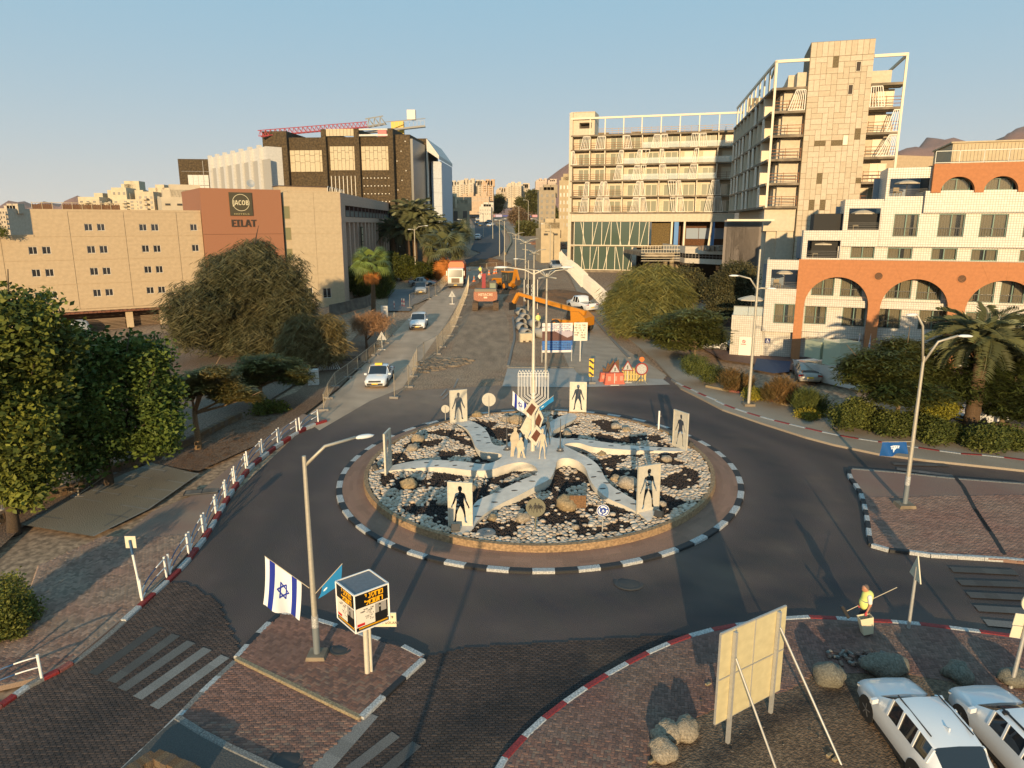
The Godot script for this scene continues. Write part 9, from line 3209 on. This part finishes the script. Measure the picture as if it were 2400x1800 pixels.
# ---------------------------------------------------------------- the foreground
func foreground()->void:
	# arched kerb rails,one module between two posts
	var ps:=z3([-14.62,-0.79,-25.56,-14.5,-0.69,-27.36,-14.45,-0.68,-27.58,-14.47,-0.59,-29.39,-14.46,-0.58,-29.6,-14.61,-0.5,-31.3,-14.6,-0.48,-31.53,-14.85,-0.4,-33.37,-14.87,-0.38,-33.59,-15.09,-0.31,-35.2,-15.12,-0.29,-35.45,-15.33,-0.22,-37.02,-15.36,-0.2,-37.34,-15.46,-0.11,-39.24,-15.51,-0.09,-39.65,-15.32,0,-41.37,-15.33,0.02,-41.74,-14.97,0.12,-43.52,-14.94,0.13,-43.8,-14.34,0.23,-45.56,-14.2,0.25,-45.8,-13.42,0.35,-47.5])
	var white: Material = mats["white_metal"]
	var blue: Material = mats["rail_blue"]
	var lab:=["nearest arched rail by the banded sign post","second arched rail from the banded sign post","third arched rail along the left kerb","fourth arched rail along the left kerb","fifth arched rail, in the middle of the row","arched rail just past the middle of the row","arched rail level with the acacia's shadow","arched rail, fourth from the far end","arched rail, third from the far end","arched rail, second from the far end","last arched rail at the kerb's red far end"]
	ps.append_array(z3([-17.31,-1.11,-20.17,-15.68,-1.04,-20.99]))
	lab.append("arched blue and white rail at the lower left edge")
	for k in ps.size()/2:
		var a: Vector3 = ps[k*2]
		var d: Vector3 = ps[k*2+1] - a
		var o:=thing("kerb_rail",lab[k],"railing",a,0.0,"arched rails along the left kerb")
		for e in [Vector3.ZERO,d]:
			var s:=st()
			tube(s,e - Vector3(0,0.1,0),e+Vector3(-0.03,0.88,0),0.048,0.048,8)
			obj("post",s,white,o)
		for h in [[0.12,0.80],[-0.15,0.42]]:
			var pts:=[]
			for i in 13:
				var t:=PI/2*i/12.0
				pts.append(d*(1.0 - cos(t))+Vector3(0,0.12+h[0]+(h[1] - h[0] - 0.12)*sin(t),0))
			for q in [[0,4,white],[4,9,blue],[9,12,white]]:
				obj("arch",rod(pts.slice(q[0],q[1]+1),0.025,6),q[2],o)
	# hoarding seen from behind
	var o:=thing("billboard_back","large cream billboard seen from behind on two posts with slanting struts","billboard",Vector3(6.22,-0.85,-17.73),0.622)
	var c:=[Vector2(-0.55,0.81),Vector2(2.5,0.63),Vector2(2.46,3.48),Vector2(-0.56,3.65)]
	var steel: Material = mats["galvanised"]
	for i in 3:
		for j in 2:
			var p:=[]
			for q in [[i,j],[i+1,j],[i+1,j+1],[i,j+1]]:
				p.append(c[0].lerp(c[1],[0.0,0.2,0.5,1.0][q[0]]+0.004).lerp(c[3].lerp(c[2],[0.0,0.2,0.5,1.0][q[0]]+0.004),[0.0,0.5,0.993][q[1]]))
			var s:=st()
			prism(s,p,-0.1,-0.06)
			obj("sheet",s,mat("sheet_cream",Color(0.58,0.5,0.29),0.6,"soft",0.5),o)
	var s:=st()
	for k in 4:
		bar(s,Vector3(c[k].x,c[k].y,-0.09),Vector3(c[(k+1) % 4].x,c[(k+1) % 4].y,-0.09),0.05)
	for t in [0.2,0.5]:
		var p: Vector2 = c[0].lerp(c[1],t)
		var q: Vector2 = c[3].lerp(c[2],t)
		bar(s,Vector3(p.x,p.y,-0.05),Vector3(q.x,q.y,-0.05),0.03)
	bar(s,Vector3((c[0].x+c[3].x)/2,(c[0].y+c[3].y)/2,-0.05),Vector3((c[1].x+c[2].x)/2,(c[1].y+c[2].y)/2,-0.05),0.03)
	obj("frame",s,steel,o)
	var ends:=[Vector2(0,0),Vector2(-0.02,3.56),Vector2(2.02,0.09),Vector2(2.02,3.48)]
	for k in 2:
		s = st()
		bar(s,Vector3(ends[k*2].x,-0.2,0.0),Vector3(ends[k*2+1].x,ends[k*2+1].y,0.0),0.1)
		obj("post",s,steel,o)
	var inv:=o.transform.affine_inverse()
	for q in [[Vector3(7.27,-0.9,-16.78),ends[1],0.78],[Vector3(9.12,-0.87,-16.87),ends[3],0.86]]:
		s = st()
		tube(s,inv*q[0],Vector3(q[1].x,q[1].y*q[2],0.06),0.035,0.035,8)
		obj("strut",s,steel,o)
	# boulders
	var k:=0
	for q in [[Vector3(10.29,-0.78,-20.26),0.62,"big grey green boulder left of the white crossover's nose"],[Vector3(12.13,-0.72,-20.71),0.66,"long pale boulder with a sunlit stripe before the white crossover"],[Vector3(14.33,-0.71,-20.32),0.56,"grey boulder between the two white cars"],[Vector3(16.12,-0.69,-19.99),0.52,"brown boulder by the leaning post at the right edge"],[Vector3(4.46,-1,-17.87),0.5,"tall pale boulder, upper left of three by the billboard"],[Vector3(5.1,-0.97,-18.08),0.5,"pale boulder nearest the billboard's post"],[Vector3(4.22,-1.03,-17.29),0.48,"cream boulder, lowest of three by the billboard"],[Vector3(-20.91,-0.26,-40.79),0.2,"small sunlit stone on the planted verge"]]:
		var b:=obj("boulder",ball(q[1]*0.78,70+k,0.3,10,0.85,0.9),mat("rock_%d" % (k/4),[Color(0.3,0.28,0.22),Color(0.5,0.42,0.31)][k/4],0.9,"rough",0.7,0.0,4.0))
		at3(b,q[0]+Vector3(0,q[1]*0.45+0.1,0),k*1.7)
		if k in [1,3]:
			b.basis = Basis(Vector3.UP,0.1).scaled(Vector3(1.4,0.85,0.8))
		tag(b,q[2],"boulder","boulders by the car park")
		k += 1
	# lifted paving stones and bricks
	o = thing("loose_pavers","jumble of lifted paving stones beside the long pale boulder","paving stones",Vector3(11.6,-0.57,-21.29))
	var pm:=paver_mesh(0.2,0.1,0.07)
	for i in 60:
		var b:=obj("paver",pm,mats["paver_tone_%d" % (i % 6)] if i % 3 else mats["kerb_grey"],o)
		var p:=Vector2(rng.randf_range(-0.9,1.3),rng.randf_range(-0.35,0.4))
		b.transform = Transform3D(Basis(Vector3(rng.randfn()*0.25,1,rng.randfn()*0.25).normalized(),rng.randf()*TAU),Vector3(p.x,0.02+rng.randf()*0.12,p.y))
	for q in [[Vector3(8.91,-0.83,-17.18),"sunlit brick lying at the foot of the billboard's right strut"],[Vector3(9.01,-0.83,-17.03),"broken brick next to the billboard's right strut"],[Vector3(3.9,-0.92,-17.04),"brick lying beside the lowest cream boulder"],[Vector3(6.31,-0.72,-20.18),"dark brick and rubble left of the billboard"]]:
		tag(at3(obj("brick",pm,mats["kerb_sand"]),q[0],0.6),q[1],"brick")
	pebble_pile("parking_gravel","small stones scattered over the dirt of the car park","gravel",z3([6.19,-0.99,-17.49,7.39,-0.92,-18.43,8.54,-0.87,-19.05,9.61,-0.83,-19.36,7.5,-0.96,-17.47,8.86,-0.91,-18.09,6.78,-0.95,-17.95,5.9,-0.89,-19.44]),1.7,1500,0.045,Color(0.1,0.08,0.065),Color(0.4,0.33,0.26))
	# stone planter at the bottom edge
	o = thing("stone_planter","rough stone wall corner with a flat top at the bottom edge","wall",Vector3(-10.34,-1.25,-17.69))
	var pl:=z3([-10.47,-0.76,-16.54,-10.03,-0.72,-17.18,-8.57,-0.73,-16.5])
	for e in 2:
		for i in 7:
			var a: Vector3 = pl[e].lerp(pl[e+1],i/7.0) - o.position
			var b: Vector3 = pl[e].lerp(pl[e+1],(i+0.96)/7.0) - o.position
			for j in 3:
				s = st()
				var m:=(a+b)/2+Vector3(0,-0.12 - j*0.24,0)
				bx(s,m,Vector3(a.distance_to(b),0.23,0.34+0.03*((i+j) % 3)),Basis(Vector3.UP,-atan2((b - a).z,(b - a).x)))
				obj("stone",s,mat("wall_stone_%d" % ((i+j) % 3),[Color(0.34,0.2,0.1),Color(0.4,0.27,0.15),Color(0.3,0.21,0.14)][(i+j) % 3],0.9,"rough",1.2,0.0,5.0),o)
	# low stone wall and mesh fence behind the verge
	o = thing("verge_wall","low rubble stone wall running along the planted verge under the trees","wall",Vector3(-25.41,-0.74,-32.91))
	var wl:=smooth_line(z3([-25.47,-0.79,-31.94,-25.17,-0.72,-33.24,-24.97,-0.63,-34.84,-23.83,-0.52,-36.74,-23.07,-0.38,-39.09,-22.52,-0.32,-40.12,-21.5,-0.24,-41.44,-20.54,-0.1,-43.82,-20,0.03,-46.17,-19.28,0.17,-48.76]),8)
	for i in wl.size() - 1:
		var a: Vector3 = wl[i] - o.position
		var b: Vector3 = wl[i+1] - o.position
		for j in 2:
			s = st()
			var bs:=Basis(Vector3.UP,-atan2((b - a).z,(b - a).x))
			bx(s,(a+b)/2+Vector3(0,0.17+j*0.26,0),Vector3(a.distance_to(b)*0.97,0.25,0.3+rng.randf()*0.06),bs)
			obj("stone",s,mats["wall_stone_%d" % (rng.randi() % 3)],o)
	fence_row("dark mesh fence panel above the low stone wall","fence along the verge wall",z3([-25.48,-0.75,-32.58,-25.9,-0.68,-34.14,-24.65,-0.53,-36.77,-23.14,-0.56,-35.72])+z3([-23.12,-0.4,-38.86,-22.31,-0.22,-42.13]),1.9)
	# lids and plates in the road
	for q in [[Vector3(-6.02,-0.81,-22.33),0.32,"round manhole lid in a concrete patch on the near island"],[Vector3(-6.4,-1.13,-17.42),0.4,"dark manhole lid in the dropped crossing at the bottom"],[Vector3(2.56,-0.85,-21.34),0.42,"dark manhole lid in the tyre marked road"],[Vector3(4.77,-0.55,-26.56),0.5,"worn steel plate in the road before the roundabout"],[Vector3(21.76,0.47,-41.05),0.4,"pair of dark lids by the right kerb"]]:
		s = st()
		lathe(s,[[q[1]*1.3,0.0],[q[1]*1.3,0.012],[q[1],0.016],[q[1]*0.92,0.006],[q[1]*0.88,0.02],[0.0,0.024]],24)
		tag(at3(obj("manhole_lid",s,mat("iron_lid",Color(0.07,0.068,0.066),0.6,"fine",2.0,0.3)),q[0]),q[2],"manhole lid")
	o = thing("service_cover","double concrete service cover framed in the left pavement","cover",Vector3(-16.63,-0.3,-35.96),0.25)
	for x in [-0.42,0.42]:
		obj("plate",box(Vector3(x,0.02,0),Vector3(0.8,0.05,0.62)),mats["grey_concrete"],o)
	obj("frame",box(Vector3(0,0.005,0),Vector3(1.8,0.05,0.78)),mats["machine_black"],o)
	# what stands behind the camera: its shadows lie across the foreground
	lamp_post("lamp post behind the viewpoint, out of view",[gp(-4.4,-6),7.0],[[1.5,0.35,-0.9]],0.11)
	# white boat shaped structure with flags
	o = thing("boat_sculpture","white boat shaped structure with pale glass and small flags before the orange arches","sculpture",Vector3(25.69,1.26,-55.36),0.35)
	s = st(true)
	for i in 12:
		for sg in [-1.0,1.0]:
			var q:=[]
			for e in [i,i+1]:
				var t: float = e/12.0
				var w:=1.5*sin(PI*(0.08+0.62*t))
				q.append([Vector3(sg*w,1.5+1.1*pow(1 - t,3),3.5 - 7.0*t),Vector3(sg*w*0.5,0.1,3.0 - 6.4*t)])
			if sg>0:
				quad(s,q[0][1],q[1][1],q[1][0],q[0][0])
			else:
				quad(s,q[1][1],q[0][1],q[0][0],q[1][0])
	obj("hull",s,mats["white_metal"],o)
	obj("deck",box(Vector3(0,1.4,-1.2),Vector3(2.4,0.1,4.2)),mats["white_metal"],o)
	for q in [[1.0,0.4],[-1.0,0.9]]:
		obj("glass_cabin",box(Vector3(0,2.6,q[0] - 0.6),Vector3(2.0,2.3 - q[1],1.7)),glass("pale_green_glass",Color(0.42,0.46,0.33),0.15),o)
	for q in [[Vector3(28.02,3.98,-57),"left one of three small striped flags above the white boat shape"],[Vector3(28.91,3.85,-57),"middle one of three small striped flags above the white boat shape"],[Vector3(29.86,3.72,-57),"right one of three small striped flags above the white boat shape"]]:
		var f:=flag(q[0],Vector3(0.1,1,0),0.9,1.1,"israel",q[1],0.4)
		s = st()
		bar(s,Vector3.ZERO,Vector3(0,gy(q[0].x,q[0].z) - q[0].y,0),0.05)
		obj("pole",s,mats["white_metal"],f)

# ---------------------------------------------------------------- people
# one skin over tapered bones: [from,to,radius,radius],meshed as surface nets
func flesh(bones: Array,cell: float,blend: float)->ArrayMesh:
	var field:={}
	var d_at:=func(p: Vector3)->float:
		var d:=9.0
		for b in bones:
			var ab: Vector3 = b[1] - b[0]
			var t:=clampf((p - b[0]).dot(ab)/maxf(ab.length_squared(),1e-6),0,1)
			var e: float = p.distance_to(b[0]+ab*t) - lerpf(b[2],b[3],t)
			var h:=clampf(0.5+0.5*(d - e)/blend,0,1)
			d = lerpf(d,e,h) - blend*h*(1 - h)
		return d
	var cells:={}
	for b in bones:
		var r:=maxf(b[2],b[3])+cell*2
		var lo: Vector3 = (b[0].min(b[1]) - Vector3.ONE*r)/cell
		var hi: Vector3 = (b[0].max(b[1])+Vector3.ONE*r)/cell
		for x in range(int(floor(lo.x)),int(hi.x)+2):
			for y in range(int(floor(lo.y)),int(hi.y)+2):
				for z in range(int(floor(lo.z)),int(hi.z)+2):
					cells[Vector3i(x,y,z)] = true
	for c in cells:
		field[c] = d_at.call(Vector3(c)*cell)
	var vert:={}
	for c in cells:
		var sum:=Vector3.ZERO
		var n:=0
		var ok:=true
		for k in 8:
			if not field.has(c+Vector3i(k & 1,(k >> 1) & 1,k >> 2)):
				ok = false
		if not ok:
			continue
		for k in 8:
			var o:=Vector3i(k & 1,(k >> 1) & 1,k >> 2)
			for ax in 3:
				if o[ax]==0:
					var p:=o
					p[ax] = 1
					var a: float = field[c+o]
					var b: float = field[c+p]
					if (a<0) != (b<0):
						sum += Vector3(o).lerp(Vector3(p),a/(a - b))
						n += 1
		if n>0:
			vert[c] = (Vector3(c)+sum/n)*cell
	var s:=st(true)
	for c in cells:
		for ax in 3:
			var e:=Vector3i.ZERO
			e[ax] = 1
			if not field.has(c+e) or (field[c]<0)==(field[c+e]<0):
				continue
			var u:=Vector3i.ZERO
			u[(ax+1) % 3] = 1
			var v:=Vector3i.ZERO
			v[(ax+2) % 3] = 1
			if vert.has(c) and vert.has(c - u) and vert.has(c - v) and vert.has(c - u - v):
				if field[c]<0:
					quad(s,vert[c - u - v],vert[c - v],vert[c],vert[c - u])
				else:
					quad(s,vert[c - u - v],vert[c - u],vert[c],vert[c - v])
	s.generate_normals()
	return s.commit()

func people()->void:
	var skin:=mat("skin",Color(0.42,0.2,0.12),0.6)
	var trousers:=mat("trousers",Color(0.05,0.045,0.05),0.9)
	var vest:=mat("vest_yellow",Color(0.68,0.7,0.2),0.7)
	var shirt:=mat("shirt_white",Color(0.7,0.66,0.62),0.9)
	var v:=func(x: float,y: float,z:=0.0)->Vector3: return Vector3(x,y,z)
	# the street cleaner faces -x,his near side is +z
	var o:=thing("person","street cleaner in a yellow vest carrying a white bin and a long broom","person",Vector3(12.6,-0.47,-22.95),-0.1)
	obj("body",flesh([[v.call(-0.12,1.66),v.call(-0.1,1.62),0.095,0.095],[v.call(-0.165,1.58),v.call(-0.15,1.55),0.05,0.045],[v.call(-0.06,1.6),v.call(-0.02,1.46),0.07,0.065],[v.call(0.0,1.36),v.call(-0.03,1.02),0.17,0.16],[v.call(0,1.38,-0.17),v.call(0,1.38,0.17),0.075,0.075],[v.call(-0.04,1.05),v.call(0.02,0.9),0.16,0.15],
		[v.call(0.02,0.9,0.09),v.call(-0.02,0.5,0.1),0.1,0.065],[v.call(-0.02,0.5,0.1),v.call(0.0,0.09,0.1),0.065,0.045],[v.call(0.02,0.9,-0.09),v.call(-0.1,0.5,-0.1),0.1,0.065],[v.call(-0.1,0.5,-0.1),v.call(0.08,0.1,-0.1),0.065,0.045],
		[v.call(0,1.4,0.2),v.call(0.03,1.12,0.24),0.06,0.048],[v.call(0.03,1.12,0.24),v.call(-0.06,0.86,0.26),0.045,0.032],[v.call(0,1.4,-0.2),v.call(0.05,1.12,-0.26),0.06,0.048],[v.call(0.05,1.12,-0.26),v.call(-0.12,0.92,-0.2),0.045,0.032]],0.022,0.04),skin,o)
	var hand:=func(p: Vector3)->Array:
		var b:=[[p,p+Vector3(-0.02,-0.07,0),0.034,0.03]]
		for k in 4:
			var q:=p+Vector3(-0.045+k*0.021,-0.09,0.01)
			b.append([q,q+Vector3(0,-0.035,0.012),0.0095,0.009])
			b.append([q+Vector3(0,-0.035,0.012),q+Vector3(0.0,-0.04,-0.025),0.009,0.008])
		b.append([p+Vector3(-0.03,-0.02,0.01),p+Vector3(-0.065,-0.06,0.0),0.011,0.009])
		return b
	var glove:=mat("glove_red",Color(0.45,0.05,0.06),0.8)
	obj("glove",flesh(hand.call(v.call(-0.07,0.85,0.26)),0.008,0.01),glove,o)
	obj("glove",flesh(hand.call(v.call(-0.13,0.91,-0.2)),0.008,0.01),glove,o)
	obj("trousers",flesh([[v.call(-0.04,1.02),v.call(0.02,0.9),0.175,0.165],[v.call(0.02,0.9,0.09),v.call(-0.02,0.5,0.1),0.118,0.085],[v.call(-0.02,0.5,0.1),v.call(0.0,0.1,0.1),0.085,0.068],[v.call(0.02,0.9,-0.09),v.call(-0.1,0.5,-0.1),0.118,0.085],[v.call(-0.1,0.5,-0.1),v.call(0.08,0.12,-0.1),0.085,0.068]],0.025,0.04),trousers,o)
	obj("vest",flesh([[v.call(0.01,1.37),v.call(-0.03,1.02),0.195,0.19],[v.call(0,1.4,-0.13),v.call(0,1.4,0.13),0.095,0.095],[v.call(-0.06,1.08),v.call(-0.04,1.0),0.185,0.18]],0.025,0.05),vest,o)
	obj("shirt_sleeve",flesh([[v.call(0,1.4,0.2),v.call(0.025,1.2,0.235),0.082,0.07]],0.02,0.02),shirt,o)
	obj("shirt_sleeve",flesh([[v.call(0,1.4,-0.2),v.call(0.035,1.2,-0.24),0.082,0.07]],0.02,0.02),shirt,o)
	obj("hair",flesh([[v.call(-0.085,1.69),v.call(-0.05,1.63),0.092,0.08]],0.015,0.02),mat("hair_grey",Color(0.12,0.09,0.075),0.9),o)
	for z in [0.1,-0.1]:
		obj("boot",flesh([[v.call(0.04 if z>0 else 0.1,0.06,z),v.call(-0.12 if z>0 else -0.05,0.04,z),0.055,0.045]],0.02,0.02),mat("boot_brown",Color(0.13,0.08,0.05),0.8),o)
	var s:=st()
	for y in [1.18,1.06]:
		lathe(s,[[0.2,y - 0.02],[0.2,y+0.02]],20,Transform3D(Basis(),v.call(-0.02,0)))
	obj("vest_bands",s,mats["band_grey"],o)
	var bin:=thing("waste_bin","cream plastic bin with an open top in the street cleaner's gloved hand","bin",o.position+v.call(-0.1,0.1,0.34))
	s = st()
	for q in [[0.0,0.24,0.16],[0.62,0.3,0.2]]:
		pass
	lathe(s,[[0.0,0.0],[0.27,0.0],[0.36,0.66],[0.33,0.66],[0.25,0.03],[0.0,0.03]],4,Transform3D(Basis(Vector3.BACK,0.22)*Basis.from_scale(Vector3(0.9,1,0.62))*Basis(Vector3.UP,PI/4),Vector3(0.06,0,0)),false)
	obj("shell",s,mat("bin_cream",Color(0.66,0.56,0.38),0.5),bin)
	var br:=thing("push_broom","long handled broom with a black head held behind the bin","broom",o.position+v.call(0,0,-0.22))
	s = st()
	tube(s,v.call(1.2,1.5,-0.1),v.call(-0.55,0.62,0.0),0.014,0.014,6)
	obj("handle",s,mats["rod_wood"],br)
	obj("head",box(v.call(-0.62,0.6,0),v.call(0.1,0.55,0.12),Basis(Vector3.BACK,0.55)),mats["machine_black"],br)
	# three workers among the machines
	for q in [[Vector3(-5.36,3.98,-119.28),"worker in a white shirt standing with his back to the lorry",shirt],[Vector3(-5.74,4.52,-129.98),"worker in a yellow vest beyond the one in white",vest],[Vector3(2.95,2.14,-80.14),"worker in a yellow vest behind the concrete pipes",vest]]:
		var w:=thing("person",q[1],"person",q[0],0.4)
		obj("body",flesh([[v.call(0,1.66),v.call(0,1.62),0.1,0.09],[v.call(0,1.5),v.call(0,1.4),0.06,0.07],[v.call(0,0.9),v.call(0,0.8),0.15,0.13],[v.call(-0.1,0.85),v.call(-0.11,0.05),0.1,0.06],[v.call(0.1,0.85),v.call(0.11,0.05),0.1,0.06],[v.call(-0.2,1.4),v.call(-0.28,0.85),0.06,0.04],[v.call(0.2,1.4),v.call(0.28,0.85),0.06,0.04],[v.call(0,1.4),v.call(0,0.9),0.17,0.15]],0.035,0.05),trousers,w)
		obj("head",flesh([[v.call(0,1.67),v.call(0,1.6),0.105,0.095]],0.025,0.02),skin,w)
		obj("top",flesh([[v.call(0,1.38),v.call(0,0.95),0.2,0.19],[v.call(-0.14,1.4),v.call(0.14,1.4),0.1,0.1],[v.call(-0.21,1.38),v.call(-0.25,1.12),0.085,0.07],[v.call(0.21,1.38),v.call(0.25,1.12),0.085,0.07]],0.035,0.04),q[2],w)
